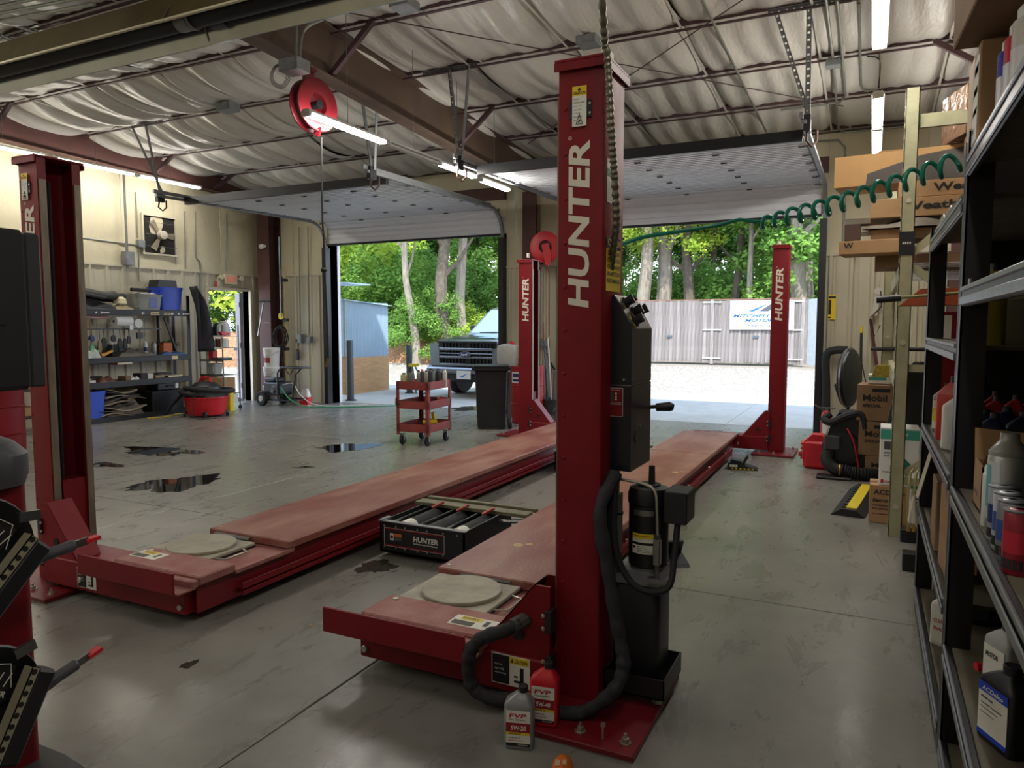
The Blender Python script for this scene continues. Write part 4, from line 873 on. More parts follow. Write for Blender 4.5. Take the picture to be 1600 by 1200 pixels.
for k in range(5):
    conduit([PY(-20, -8 + k * 11, 3.9 + .1 * k) + Vector((0, 0, .0)), PY(60 + k * 22, -30 + k * 9, 3.9 + .1 * k)], .016, 'thin roof conduit at the extreme top left corner, %s from the corner' % ('nearest', 'second', 'third', 'fourth', 'fifth')[k])['group'] = 'parallel conduits in the top left corner'
for a, b, l in (((0, 32), (88, 62), 'roof conduit behind the heater, steep one'), ((100, 45), (262, -5), 'roof conduit rising right behind the heater'), ((0, 55), (60, 78), 'lower roof conduit in top left corner')):
    conduit([roofp(*a), roofp(*b)], .02, l)
# straps and hanging air line
solo(MB().box(-.03, .03, -.003, .003, -1.6, 0), 'perforated_strap', GALV, tuple(PX(193, 262, WL + .12)), 'vertical perforated steel strap hanging in front of left wall', 'strap')
# ------------------------------------------------------------ hose reels
def reel(loc, rz, R_, lab, m, cordend=None, open_front=True):
    t = thing('hose_reel', loc, lab, 'hose reel', rz)
    MB().lathe([(R_ * .42, -.045), (R_ * .96, -.05), (R_, -.045), (R_, -.03), (R_ * .96, -.035), (R_ * .45, -.03)], n=40, ax='y', ring=True).build('front_disc', m, t)
    MB().lathe([(R_ * .2, .06), (R_ * .96, .055), (R_, .06), (R_, .075), (R_ * .96, .075), (R_ * .2, .075)], n=40, ax='y', ring=True).build('rear_disc', m, t)
    MB().lathe([(R_ * .44, -.03), (R_ * .42, .02), (R_ * .1, .03), (R_ * .1, .04), (R_ * .46, .06)], n=24, ax='y', ring=True).build('drum', REDDK, t)
    MB().lathe([(R_ * .8, -.02), (R_ * .86, 0), (R_ * .86, .03), (R_ * .8, .05)], n=30, ax='y', ring=True).build('wound_hose', RUBBER, t)
    MB().cyl((0, -.06, 0), (0, .08, 0), R_ * .15, 12).lathe([(R_ * .18, -.07), (R_ * .16, -.04)], n=10, ax='y').build('hub', BLACK, t)
    return t
pr = PY(492, 165, 5.35)
t = reel(tuple(pr), radians(84), .235, 'large red hose reel hanging from the middle rafter', REDDK)
MB().box(-.05, .05, .05, .1, .2, .36).box(-.03, .03, -.0, .10, .30, .33).build('mount_bracket', REDDK, t, smooth=0)
MB().tube([(0, -.05, -.2), (.02, 0, -.245), (.03, .03, -.25)], .03, 8, rads=[.02, .035, .02]).build('hose_guide', REDDK, t)
a = PY(502, 215, 5.35); b = PY(504, 350, 5.35); c_ = PY(507, 420, 5.35); hseq = [a, PY(503, 300, 5.35), b, PY(506, 372, 5.35), c_, PY(511, 500, 5.35), PY(513, 560, 5.35)]
hh = solo(MB().tube([tuple(p) for p in hseq], .009, 8, rads=[.009, .009, .009, .011, .009, .009, .008]), 'hanging_hose', RUBBER, (0, 0, 0), 'black air hose hanging straight down from the large reel', 'hose')
MB().sphere(tuple(PY(506, 422, 5.35)), .03, 12, 8, .8).build('hose_stop_ball', RUBBER, hh); MB().cyl(tuple(PY(513, 560, 5.35)), tuple(PY(510, 573, 5.35)), .012, 8).build('hose_fitting', mat('brass', lin('#a8823c'), .35, .8), hh)
pr = PY(852, 386, 10.62)
t = reel(tuple(pr), radians(24), .24, 'bright red hose reel on brown column behind far left post', BRTRED)
MB().prism([(-.06, .03), (.05, .05), (.1, -.18), (.06, -.30), (.0, -.28)], 'y', -.09, -.07).build('guide_arm', BRTRED, t, smooth=0)
MB().box(-.05, .05, .07, .12, -.05, .16).build('wall_bracket', REDDK, t, smooth=0)
solo(MB().tube([tuple(PY(u, v, 10.6)) for u, v in ((855, 412), (858, 430), (858, 490), (858, 525))], .008, 6), 'hanging_hose', mat('dark_red_hose', lin('#5a2a24'), .6), (0, 0, 0), 'thin reddish hose hanging from the smaller red reel on column', 'hose')
solo(MB().tube([tuple(PY(u, v, 10.5)) for u, v in ((803, 170), (806, 330), (808, 374))], .009, 6), 'air_pipe', mat('light_blue_pipe', lin('#9cb4bc'), .4), (0, 0, 0), 'thin pale blue pipe dropping behind top of far left post', 'pipe')
t = thing('wire_coil', tuple(PY(437, 118, 5.9)), 'loose coil of thin wire beside the large hose reel', 'wire', .4)
for k in range(5):
    MB().tube([((.07 + .01 * k) * cos(a), 0.005 * k + .01 * sin(3 * a), (.09 + .008 * k) * sin(a)) for a in [2 * pi * j / 24 for j in range(24)]], .0025, 5, closed=True).build('wire_loop', RUBBER, t)
# ------------------------------------------------------------ wall fan, exit sign, camera
p = PX(248, 368, WL + .04)
t = thing('wall_fan', (WL + .03, p.y, p.z), 'square exhaust fan set in left wall with round pale hub', 'fan', pi / 2)
MB().box(-.31, .31, -.02, .0, -.32, .32).build('opening', mat('dark_opening', lin('#1a1613'), .8), t, smooth=0)
MB().box(-.34, .34, -.05, -.0, .31, .34).box(-.34, .34, -.05, 0, -.34, -.31).box(-.34, -.31, -.05, 0, -.31, .31).box(.31, .34, -.05, 0, -.31, .31).build('frame', TRIM, t, smooth=0)
for k in range(3):
    a = k * 2.09 + 2.2
    MB().add([(.05 * cos(a - .5), -.05, .05 * sin(a - .5)), (.28 * cos(a - .28), -.035, .28 * sin(a - .28)), (.29 * cos(a + .12), -.055, .29 * sin(a + .12)), (.06 * cos(a + .4), -.06, .06 * sin(a + .4))], [(0, 1, 2, 3)]).build('blade', mat('dusty_blade', lin('#8b7f6c'), .6), t, smooth=0)
MB().lathe([(.02, -.16), (.07, -.15), (.075, -.06), (.06, -.04)], n=20, ax='y').build('motor_hub', mat('pale_hub', lin('#b9b0a2'), .5), t)
for k in range(3): MB().tube([(-.3, -.09, -.2 + k * .2), (.3, -.09, -.2 + k * .2)], .004, 5).build('guard_wire', STEEL, t)
p = PX(362, 436, WL + .1)
t = thing('exit_sign', (WL + .06, p.y, p.z), 'small lit exit sign with red letters above open side door', 'sign', pi / 2)
MB().cbox(-.15, .15, -.03, .03, -.1, .09, .006).build('housing', mat('ivory_plastic', lin('#d8d2b4'), .5), t, smooth=0)
lettering(MB(), 'EXIT', (-.105, -.032, -.06), (1, 0, 0), (0, 0, 1), .22, .11, bold=.0).build('letters', mat('red_lit_letters', lin('#e05048'), .5, emit=.35), t, smooth=0)
MB().cyl((-.25, -.02, .02), (-.25, -.06, .02), .045, 12).cyl((.24, -.02, .02), (.24, -.06, .02), .045, 12).box(-.3, .3, -.01, .01, 0, .03).build('emergency_lamp', mat('ivory_plastic', (0, 0, 0)), t)
p = PY(409, 385, 10.7)
t = thing('security_camera', tuple(p), 'white dome-ended security camera on brown corner column', 'camera', -.5)
MB().lathe([(.03, -.07), (.045, -.06), (.045, .05), (.03, .07)], n=16, ax='x').build('camera_body', WHITEP, t); MB().cyl((-.072, 0, 0), (-.078, 0, 0), .03, 14).build('lens', INK, t); MB().box(.05, .1, -.02, .05, -.02, .02).build('wall_bracket', WHITEP, t)
# ------------------------------------------------------------ side door (door_3), open
d3 = bpy.data.objects.new('door_3', None); COL.objects.link(d3); struct(d3); d3.location = (WL, D3a, 0)
DG = mat('grey_door_paint', lin('#55535c'), .5, var=.05)
for a in ((-.15, .06, -.05, 0, 0, D3t), (-.15, .06, D3b - D3a, D3b - D3a + .05, 0, D3t), (-.15, .06, -.05, D3b - D3a + .05, D3t, D3t + .05)):
    MB().box(*a).build('door_frame', TRIM, d3, smooth=0)
lf = MB().cbox(-.9, -.0, -.022, .022, .02, D3t - .02, .003).build('door_leaf', DG, d3, smooth=0); lf.location = (-.17, D3b - D3a - .04, 0); lf.rotation_euler = (0, 0, radians(-38))
for z in (.3, 1.1, 1.9): MB().cyl((.0, -.03, z - .05), (.0, -.03, z + .05), .012, 8).build('hinge', STEEL, lf)
MB().cyl((-.8, -.02, 1.0), (-.8, -.08, 1.0), .03, 12).build('door_knob', STEEL, lf)
t = solo(lettering(MB(), 'B', (0, -.004, 0), (1, 0, 0), (0, 0, 1), .07, .1, bold=.03), 'wall_marking', INKR, (WL + .06, 9.86, 2.22), 'small red mark on liner just above the open side door', 'marking', rz=pi / 2, smooth=0)
# ------------------------------------------------------------ outdoors
GRAVEL = mat('pale_gravel', lin('#938d82'), .95, col2=lin('#6b655b'), scale=26, thr=(.3, .7), bump=.7, bscale=40)
GRASS = mat('forest_ground', lin('#5f5238'), .95, col2=lin('#3f4a22'), scale=1.2, bump=.5, bscale=9)
g = struct(MB().box(-60, 40, 16.2, 100, -.3, -.05).box(-60, -14, 4, 16.2, -.3, -.05).box(6, 40, 4, 16.2, -.3, -.05).build('ground', GRAVEL, smooth=0))
random.seed(11)
# loose stones on the near part of the lot, one joined stuff object
mb = MB()
for i in range(5200):
    y = 16.3 + random.random() ** 1.4 * 11; x = random.uniform(-12, -.2) if random.random() < .75 else random.uniform(-22, -8); r = random.uniform(.015, .045); z = -.05
    a = random.random() * 6
    vs = [(x + r * cos(a + k * 1.57) * random.uniform(.7, 1.2), y + r * sin(a + k * 1.57), z) for k in range(4)] + [(x, y, z + r * random.uniform(.5, .9))]
    mb.add(vs, [(0, 1, 4), (1, 2, 4), (2, 3, 4), (3, 0, 4)])
tag(mb.build('gravel_stones', mat('light_stone', lin('#cbc5ba'), .9, var=.2, scale=1), smooth=0), 'loose pale gravel stones scattered over the parking lot outside', 'gravel', kind='stuff')
# ------------------------------------------------------------ board fence with a gate and banner
fy = 29.0
f = thing('board_fence', (-5, fy, 0), 'tall weathered vertical board fence across the gravel lot behind right door', 'fence')
random.seed(5); x = -13.0
meshes = []
for k in range(6):
    h = 2.44 + random.uniform(-.02, .02); mb = MB().prism([(-.07, .06), (.07, .06), (.07, h - .02), (.055, h), (-.055, h), (-.07, h - .02)], 'y', -.012, .012); o_ = mb.build('board', WOODF, f, smooth=0); meshes.append(o_.data); o_.location = (x + 5 + k * .146, 0, 0)
x += 6 * .146; k = 0
while x < -2.15:
    o_ = bpy.data.objects.new('board', meshes[k % 6]); COL.objects.link(o_); o_.parent = f; o_.location = (x + 5, random.uniform(-.01, .01), random.uniform(-.02, .02)); x += .146; k += 1
for z in (.4, 1.3, 2.2): MB().box(-8, 2.9, .015, .055, z - .045, z + .045).build('fence_rail', WOODF, f, smooth=0)
MB().box(-8, 2.9, -.02, .04, 2.46, 2.5).build('cap_rail', mat('cedar_cap', lin('#7c5a4a'), .8), f, smooth=0)
for px_ in (1113, 1255): MB().box(PY(px_, 500, fy).x + 5 - .06, PY(px_, 500, fy).x + 5 + .06, -.05, .02, 0, 2.5).build('fence_post', WOODF, f, smooth=0)
for px_ in (1113, 1240):
    for z in (.22, 1.32, 2.38): MB().box(PY(px_, 500, fy).x + 5 - .35, PY(px_, 500, fy).x + 5 + .35, -.06, -.03, z - .02, z + .02).build('gate_hinge', WHITEP, f, smooth=0)
for px_ in (1047, 1182): MB().box(PY(px_, 500, fy).x + 5 - .1, PY(px_, 500, fy).x + 5 + .1, -.06, -.02, 1.02, 1.1).build('gate_latch', mat('latch_blue_grey', lin('#4c5a66'), .5), f, smooth=0)
f2 = thing('side_fence', (-2.1, fy, 0), 'short pale fence return with bleached boards at right end of fence', 'fence', radians(-65))
for k in range(16):
    MB().box(k * .15, k * .15 + .14, -.012, .012, .05, 2.45).build('board', mat('bleached_board', lin('#c5cdd0'), .8, var=.1), f2, smooth=0)
p = PY(1141, 470, fy - .1); q = PY(1240, 515, fy - .1)
b = thing('shop_banner', (p.x, fy - .09, q.z), 'pale shop banner with blue lettering and arrow logo hung on fence', 'banner')
bw, bh = q.x - p.x, p.z - q.z
MB().cbox(0, bw, -.01, 0, 0, bh, .003).build('banner_cloth', mat('banner_vinyl', lin('#c9d2dc'), .6, var=.04), b, smooth=0)
BLU = mat('banner_blue', lin('#1f5fd0'), .5); BG = mat('banner_grey', lin('#4a4e55'), .5)
lettering(MB(), 'MITCHELL HILL', (bw * .05, -.012, bh * .42), (1, 0, 0), (0, 0, 1), bw * .88, bh * .11, bold=.03, shear=.3).build('banner_lettering', BLU, b, smooth=0)
lettering(MB(), 'MOTORS', (bw * .24, -.012, bh * .26), (1, 0, 0), (0, 0, 1), bw * .52, bh * .11, bold=.03, shear=.3).build('banner_lettering', BLU, b, smooth=0)
lettering(MB(), 'Raleigh, NC', (bw * .30, -.012, bh * .09), (1, 0, 0), (0, 0, 1), bw * .40, bh * .08, bold=.02).build('banner_town', BG, b, smooth=0)
mb = MB(); mb.add([(bw * .28, -.013, bh * .62), (bw * .38, -.013, bh * .62), (bw * .66, -.013, bh * .94), (bw * .62, -.013, bh * .90)], [(0, 1, 2, 3)]); mb.build('logo_blue_stroke', BLU, b, smooth=0)
mb = MB(); mb.add([(bw * .46, -.013, bh * .62), (bw * .60, -.013, bh * .62), (bw * .80, -.013, bh * .86), (bw * .66, -.013, bh * .90)], [(0, 1, 2, 3)]); mb.build('logo_grey_stroke', BG, b, smooth=0)
# ------------------------------------------------------------ metal shed
sh = thing('metal_shed', (-10.6, 13.2, 0), 'small pale blue corrugated metal shed with plywood base outside left door', 'shed')
SHM = mat('pale_blue_corrugated', lin('#93a9b8'), .5, var=.06, scale=2)
xr_, xl_, ys = -10.1, -11.2, 12.55
def corr(x0, x1, y, z0f, z1f, pitch=.08):
    n = int((x1 - x0) / pitch) * 2; vs = []; fs = []
    for i in range(n + 1):
        x = x0 + (x1 - x0) * i / n; yy = y + (.016 if i % 2 else 0); vs += [(x, yy, z0f), (x, yy, z1f(x))]
    fs = [(2 * i, 2 * i + 2, 2 * i + 3, 2 * i + 1) for i in range(n)]
    return MB().add(vs, fs)
for a in range(2):
    x0, x1 = xr_ - .55 * (a + 1), xr_ - .55 * a
    m_ = corr(x0 + .004, x1 - .004, ys, .78, lambda x: 2.02 + .05 * (xr_ - x)); W(m_, 'wall_sheet', SHM, sh, smooth=0)
mb = MB(); n = 60; vs = []
for i in range(n + 1):
    y = ys + 1.5 * i / n; x = xr_ + (.016 if i % 2 else 0); vs += [(x, y, .78), (x, y, 2.0)]
W(mb.add(vs, [(2 * i, 2 * i + 2, 2 * i + 3, 2 * i + 1) for i in range(n)]), 'wall_sheet', SHM, sh, smooth=0)
PLY = mat('plywood', lin('#b0895c'), .7, var=.18, scale=4, stretch=(.6, 1, 5))
W(MB().box(xl_, xr_ + .01, ys - .01, ys + .01, .0, .8).box(xr_ - .01, xr_ + .012, ys, ys + 1.5, 0, .8), 'plywood_base', PLY, sh, smooth=0)
W(MB().box(xl_, xr_ + .02, ys - .025, ys - .005, .77, .82).box(xr_ - .03, xr_ + .03, ys - .03, ys - .005, 0, .8), 'corner_trim', CARD, sh, smooth=0)
mb = MB(); vs = []; n = 28
for i in range(n + 1):
    x = xl_ - .05 + (xr_ + .12 - xl_) * i / n; z = 2.06 + .05 * (xr_ - x) + (.014 if i % 2 else 0); vs += [(x, ys - .12, z - .02), (x, ys + 1.6, z - .12)]
W(mb.add(vs, [(2 * i, 2 * i + 2, 2 * i + 3, 2 * i + 1) for i in range(n)]), 'roof_sheet', SHM, sh, smooth=0)
W(MB().box(-11.2, -10.5, ys + .5, ys + 1.4, 2.42, 2.45), 'upper_roof', SHM, sh, smooth=0)
# ------------------------------------------------------------ bollards
def bollard(x, y, h, r, lab):
    t = thing('bollard', (x, y, 0), lab, 'bollard'); MB().lathe([(r, 0), (r, h - .02), (r * .85, h), (.001, h)], n=20).build('post', mat('dark_grey_bollard', lin('#3b4044'), .5), t); MB().cyl((0, 0, 0), (0, 0, .02), r * 1.6, 20).build('collar', BLACK, t)
bollard(-9.28, 11.62, 1.2, .07, 'thick dark steel bollard just outside the left door jamb')
q = PZ(640, 614); bollard(q.x, q.y, 1.06, .065, 'slim dark bollard outside between the shed and pickup truck')
# small yellow-topped folding ladder behind cart
t = thing('step_ladder', (-8.9, 13.4, 0), 'small step ladder with yellow top outside beside shed', 'ladder')
MB().beam((0, 0, 0), (-.1, 0, .62), .04, .02).build('rail', GALV, t); MB().beam((.3, 0, 0), (-.02, 0, .6), .04, .02).build('rail', GALV, t); MB().box(-.13, .0, -.1, .1, .6, .66).build('yellow_top', YELP, t)
# ------------------------------------------------------------ pickup truck
tr = thing('pickup_truck', (-7.42, 13.05, 0), 'dark grey pickup truck parked outside facing the left garage door', 'truck', radians(-5))
PAINT = mat('dark_grey_car_paint', lin('#4a4e55'), .25, .5, coat=.6); CHR = mat('grey_satin_trim', lin('#8f9397'), .3, .7); BLK = mat('grille_black', lin('#101113'), .5)
hw = 1.0
def sec(y, pts): return [(x, y, z) for x, z in pts]
def half(ps): return ps + [(-x, z) for x, z in reversed(ps)]
# body sides + hood loft (front at y=0, going back +y)
body = [half([(0.0, .62), (.55, .62), (.93, .66), (.97, .80), (.95, 1.05), (.90, 1.17), (.6, 1.20), (0, 1.22)])] 
rings = []
for y, s, zt, zb in ((.05, .96, 1.16, .55), (.12, .985, 1.20, .5), (.5, 1.0, 1.255, .48), (1.25, 1.0, 1.30, .48), (1.5, 1.0, 1.30, .48), (5.2, 1.0, 1.28, .5)):
    base = [(.0, zb), (.80, zb), (.98, zb + .12), (1.0, .85), (.98, zt - .16), (.90, zt - .05), (.62, zt), (0, zt + .015)]
    ring = [(x * s, y, z) for x, z in base] + [(-x * s, y, z) for x, z in reversed(base[1:-1])]
    rings.append(ring)
bd = MB().loft(rings).build('body', PAINT, tr, smooth=40)
# hood bulge
MB().loft([[(x * .62, y, z) for x, z in ((-1, zt - .02), (-.8, zt + .03), (.8, zt + .03), (1, zt - .02))] for y, zt in ((.25, 1.21), (.8, 1.26), (1.4, 1.30))]).build('hood_bulge', PAINT, tr, smooth=20)
# cab
cab = [[(-.93, 1.35, 1.28), (.93, 1.35, 1.28), (.93, 3.6, 1.28), (-.93, 3.6, 1.28)], [(-.74, 2.05, 1.86), (.74, 2.05, 1.86), (.76, 3.3, 1.88), (-.76, 3.3, 1.88)], [(-.66, 2.2, 1.92), (.66, 2.2, 1.92), (.68, 3.1, 1.93), (-.68, 3.1, 1.93)]]
MB().loft(cab).build('cab', PAINT, tr, smooth=20)
SKYG = mat('windshield_glass', lin('#5b7f93'), .05, .0, spec=1.0, coat=1.0)
def quadf(a, b, c_, d_, o_=.012):
    n = (Vector(b) - Vector(a)).cross(Vector(d_) - Vector(a)).normalized() * o_; return [tuple(Vector(q) + n) for q in (a, b, c_, d_)] 
MB().add(quadf((-.86, 1.41, 1.32), (.86, 1.41, 1.32), (.70, 2.02, 1.835), (-.70, 2.02, 1.835)), [(0, 1, 2, 3)]).build('windshield', SKYG, tr, smooth=0)
for s in (-1, 1):
    MB().add(quadf((s * .93, 1.62, 1.33), (s * .93, 3.3, 1.33), (s * .765, 3.2, 1.83), (s * .75, 2.12, 1.83), .012 * s), [(0, 1, 2, 3)]).build('side_window', SKYG, tr, smooth=0)
    MB().cbox(s * 1.04 - .07, s * 1.04 + .07, 1.75, 1.85, 1.32, 1.50, .02).build('mirror', BLK, tr, smooth=0)
    # headlight, fender arch, wheel
    MB().prism([(s * .73, .70), (s * .95, .70), (s * .97, 1.12), (s * .73, 1.13)], 'y', .02, .12).build('headlight', mat('headlight_lens', lin('#7f8c93'), .12, .2, coat=1), tr, smooth=0)
    MB().prism([(s * .70, .66), (s * .98, .64), (s * .98, .70), (s * .73, .70), (s * .73, 1.13), (s * .70, 1.15)], 'y', .0, .05).build('headlight_surround', CHR, tr, smooth=0)
    MB().lathe([(.10, -.12), (.30, -.13), (.395, -.10), (.40, -.03), (.40, .08), (.37, .13), (.2, .13)], (s * .86, .98, .395), 28, 'x').build('front_tire', RUBBER, tr)
    MB().lathe([(.05, -.13), (.22, -.11), (.24, -.13), (.24, -.1)], (s * .86, .98, .395), 20, 'x').build('front_rim', STEEL, tr)
    MB().lathe([(.2, -.12), (.40, -.10), (.40, .08), (.2, .13)], (s * .86, 4.4, .395), 20, 'x').build('rear_tire', RUBBER, tr)
MB().box(-.72, .72, -.0, .06, .64, 1.15).build('grille_back', BLK, tr, smooth=0)
mb = MB().cbox(-.74, .74, -.05, .0, 1.13, 1.18, .01); mb.build('grille_surround', BLK, tr, smooth=0)
for z0, z1, w2 in ((.98, 1.03, .70), (.82, .865, .66), (.66, .71, .68), (.905, .93, .68)):
    MB().cbox(-w2, w2, -.07, -.02, z0, z1, .008).build('grille_bar', CHR if z0 != .905 else CHR, tr, smooth=0)
for s in (-1, 1):
    MB().prism([(s * .66, .66), (s * .72, .66), (s * .72, 1.03), (s * .66, 1.03)], 'y', -.07, -.02).build('grille_side', CHR, tr, smooth=0)
    for k in range(7): MB().box(s * (.09 + .085 * k) - .01, s * (.09 + .085 * k) + .01, -.03, .0, .71, 1.13).build('grille_slat', BLK, tr, smooth=0)
mb = MB().lathe([(.001, -.10), (.128, -.10), (.135, -.09), (.135, -.06)], (0, 0, .905), 32, 'y', 1, 1)
ov = MB(); ov.v = [(x, y, .905 + (z - .905) * .47) for x, y, z in mb.v]; ov.f = mb.f; ov.m = mb.m; em = ov.build('oval_emblem', CHR, tr)
mb = MB().lathe([(.001, -.103), (.115, -.103), (.115, -.09)], (0, 0, .905), 32, 'y'); ov = MB(); ov.v = [(x, y, .905 + (z - .905) * .42) for x, y, z in mb.v]; ov.f = mb.f; ov.m = mb.m; ov.build('emblem_field', mat('emblem_blue', lin('#1b2f6b'), .3), em)
lettering(MB(), 'Ford', (-.085, -.105, .873), (1, 0, 0), (0, 0, 1), .17, .062, bold=.02, shear=.35).build('emblem_lettering', WHITEP, em, smooth=0)
MB().cbox(-.98, .98, -.12, .10, .50, .63, .03).build('bumper', CHR, tr, smooth=30)
MB().cbox(-.80, .80, -.10, .10, .34, .50, .02).build('lower_bumper', BLK, tr, smooth=0)
for s in (-1, 1): MB().cbox(s * .93 - .07, s * .93 + .07, -.06, .2, .34, .66, .03).build('bumper_corner', PAINT, tr, smooth=0)
MB().box(-.17, .17, -.135, -.122, .40, .57).build('licence_plate', WHITEP, tr, smooth=0)
mb = MB().add([(-.1, -.137, .44), (-.02, -.137, .44), (.11, -.137, .53)], [(0, 1, 2)]); mb.build('plate_emblem', mat('banner_blue', (0, 0, 0)), tr, smooth=0)
mb = MB().tube([(-.6, 1.38, 1.335), (-.1, 1.42, 1.345)], .012, 6).tube([(.1, 1.38, 1.335), (.6, 1.42, 1.345)], .012, 6); mb.build('wiper', BLK, tr)
# ------------------------------------------------------------ mulch mound
MUL = mat('wood_mulch', lin('#a5805c'), .95, col2=lin('#6d4a33'), scale=14, thr=(.3, .65), bump=.9, bscale=25)
mb = MB()
def mound(cx, cy, rx, ry, h, seed):
    def fn(u, v):
        a = u * 2 * pi; r = v; x = cx + rx * r * cos(a); y = cy + ry * r * sin(a); z = -.05 + h * (1 - r ** 2) ** .8 * (1 + .12 * sin(3 * a + seed) + .06 * sin(11 * a * 1 + 5 * r)) if r < 1 else -.06
        return (x, y, z + random.uniform(-.03, .03) * (r < 1))
    return MB().sheet(fn, 60, 16)
random.seed(2)
for k, (u, v, d_, rx, ry, h, lab) in enumerate(((650, 560, 28, 8.5, 3.2, 1.5, 'brown mulch bank below trees beyond the shed and truck'), (560, 560, 32, 8, 3, 2.0, 'farther mulch mound mostly hidden behind the shed'), (345, 560, 20, 3, 6, 1.1, 'mulch mound seen low through the open side door'))):
    p = PY(u, v, d_) if k < 2 else PX(u, v, -24)
    o_ = mound(p.x, p.y, rx, ry, h, k).build('mulch_mound', MUL, smooth=0); tag(o_, lab, 'mulch mound', kind=None)
# ------------------------------------------------------------ trees
def leafmat(n, a, b):
    m = mat(n, lin(a), .7, col2=lin(b), scale=.8, rnd=.35); 
    t_ = m.node_tree; bs = t_.nodes['Principled BSDF']; bs.inputs['Specular IOR Level'].default_value = .25
    tl = t_.nodes.new('ShaderNodeBsdfTranslucent'); tl.inputs[0].default_value = lin(b) + (1,); mx_ = t_.nodes.new('ShaderNodeMixShader'); mx_.inputs[0].default_value = .3
    t_.links.new(bs.outputs[0], mx_.inputs[1]); t_.links.new(tl.outputs[0], mx_.inputs[2]); t_.links.new(mx_.outputs[0], t_.nodes['Material Output'].inputs[0]); return m
LV = [leafmat('mid_green_leaves', '#4c7a34', '#7da048'), leafmat('bright_yellow_green_leaves', '#86aa3a', '#b4c750'), leafmat('deep_green_leaves', '#33592c', '#55803c')]
BARK = mat('grey_bark', lin('#9a9284'), .9, col2=lin('#6f665a'), scale=6, stretch=(2, 2, .4), bump=.5); BARKD = mat('dark_bark', lin('#5c5348'), .9, var=.3, scale=6, bump=.4)
def crown(m, seed, n, clumps, size, shape):
    rr = random.Random(seed); cl = []
    for i in range(clumps):
        th_ = rr.uniform(0, 2 * pi); u = rr.uniform(-1, 1); r = rr.random() ** .4
        cl.append((r * math.sqrt(1 - u * u) * cos(th_) * shape[0], r * math.sqrt(1 - u * u) * sin(th_) * shape[0], shape[2] + u * r * shape[1], rr.uniform(.5, 1.0) * shape[3]))
    mb = MB(); vs = []; fs = []
    for i in range(n):
        c = cl[rr.randrange(clumps)]; d = Vector((rr.gauss(0, 1), rr.gauss(0, 1), rr.gauss(0, .7))).normalized(); q = Vector(c[:3]) + d * c[3] * rr.random() ** .35
        a = Vector((rr.gauss(0, 1), rr.gauss(0, 1), rr.gauss(0, .5))).normalized(); b_ = a.cross(d + Vector((.01, 0, .3))).normalized(); s = size * rr.uniform(.6, 1.3); k = len(vs)
        vs += [q - a * s, q - b_ * s * .5, q + a * s, q + b_ * s * .5]; fs.append((k, k + 1, k + 2, k + 3))
    mb.v = [tuple(p) for p in vs]; mb.f = fs; mb.m = [0] * len(fs); return mb
CR = []
for k, (mi, n, cl, sz, shp) in enumerate(((0, 17000, 90, .085, (2.6, 4.0, 7.6, .9)), (1, 15000, 80, .08, (2.3, 3.4, 6.6, .8)), (2, 18000, 110, .09, (3.0, 4.8, 8.4, 1.0)), (0, 15000, 70, .075, (2.6, 2.0, 2.2, .7)), (1, 13000, 60, .07, (2.2, 1.5, 1.5, .6)))):
    CR.append(crown(LV[mi], 20 + k, n, cl, sz, shp))
CRM = []
for k, c_ in enumerate(CR):
    o_ = c_.build('x', LV[(0, 1, 2, 0, 1)[k]], smooth=0); CRM.append(o_.data); bpy.data.objects.remove(o_)
def trunkmesh(h, r, lean, m, seed, branches=2):
    rr = random.Random(seed); pts = [(lean * (k / 8) * h + .12 * sin(k * 1.1 + seed), .1 * sin(k + seed), k / 8 * h) for k in range(9)]
    mb = MB().tube(pts, r, 9, rads=[r * (1.25 if k == 0 else 1 - .07 * k) for k in range(9)])
    for b in range(branches):
        k = rr.randrange(3, 7); p = Vector(pts[k]); a = rr.uniform(0, 6.28); l = rr.uniform(1.2, 2.2)
        mb.tube([p, p + Vector((cos(a) * l * .5, sin(a) * l * .3, l * .45)), p + Vector((cos(a) * l, sin(a) * l * .5, l * 1.1))], r * .35, 6, rads=[r * .4, r * .28, r * .12])
    return mb
def tree(x, y, kind, s, h, r, m, lean, lab, group=None, seed=0, up=0.0):
    t = thing('tree' if h else 'shrub', (x, y, -.06), lab, 'tree' if h else 'shrub', group=group)
    if h: trunkmesh(h, r, lean, m, seed).build('trunk', m, t)
    o_ = bpy.data.objects.new('foliage', CRM[kind]); COL.objects.link(o_); o_.parent = t; o_.scale = (s, s, s); o_.rotation_euler = (0, 0, seed * 1.7); o_.location = (lean * h * .7 if h else 0, 0, up)
    return t
random.seed(31)
ORD = ('leftmost,first second third fourth fifth sixth seventh eighth ninth tenth eleventh twelfth thirteenth fourteenth fifteenth sixteenth seventeenth').replace('leftmost,', '').split()
GR = 'trees in the wood beyond the lot'
# trees singled out
tree(*PY(645, 500, 24)[:2], 0, 1.0, 9, .16, BARK, -.045, 'tree with pale slanting trunk left of the pickup truck', seed=1, up=1.2)
tree(*PY(695, 500, 25)[:2], 0, 1.1, 9, .3, BARKD, .0, 'tree with thick forked trunk right behind pickup hood', seed=2, up=1.2)
tree(*PY(728, 500, 26)[:2], 2, 1.0, 10, .24, BARK, -.05, 'tree with pinkish straight trunk above the pickup windshield', seed=3, up=1.2)
tree(*PY(1006, 450, 31)[:2], 1, 1.0, 11, .33, BARK, .0, 'tree with stout pale trunk at left end of fence view', seed=4, up=1.5)
tree(*PY(1034, 450, 32)[:2], 0, 1.2, 12, .38, BARK, .0, 'tree with broad grey trunk second from left above fence', seed=5, up=1.5)
tree(*PY(1071, 450, 32)[:2], 1, .95, 10, .28, BARKD, .02, 'tree with bright yellow-green leaves above the middle of fence', seed=6, up=1.5)
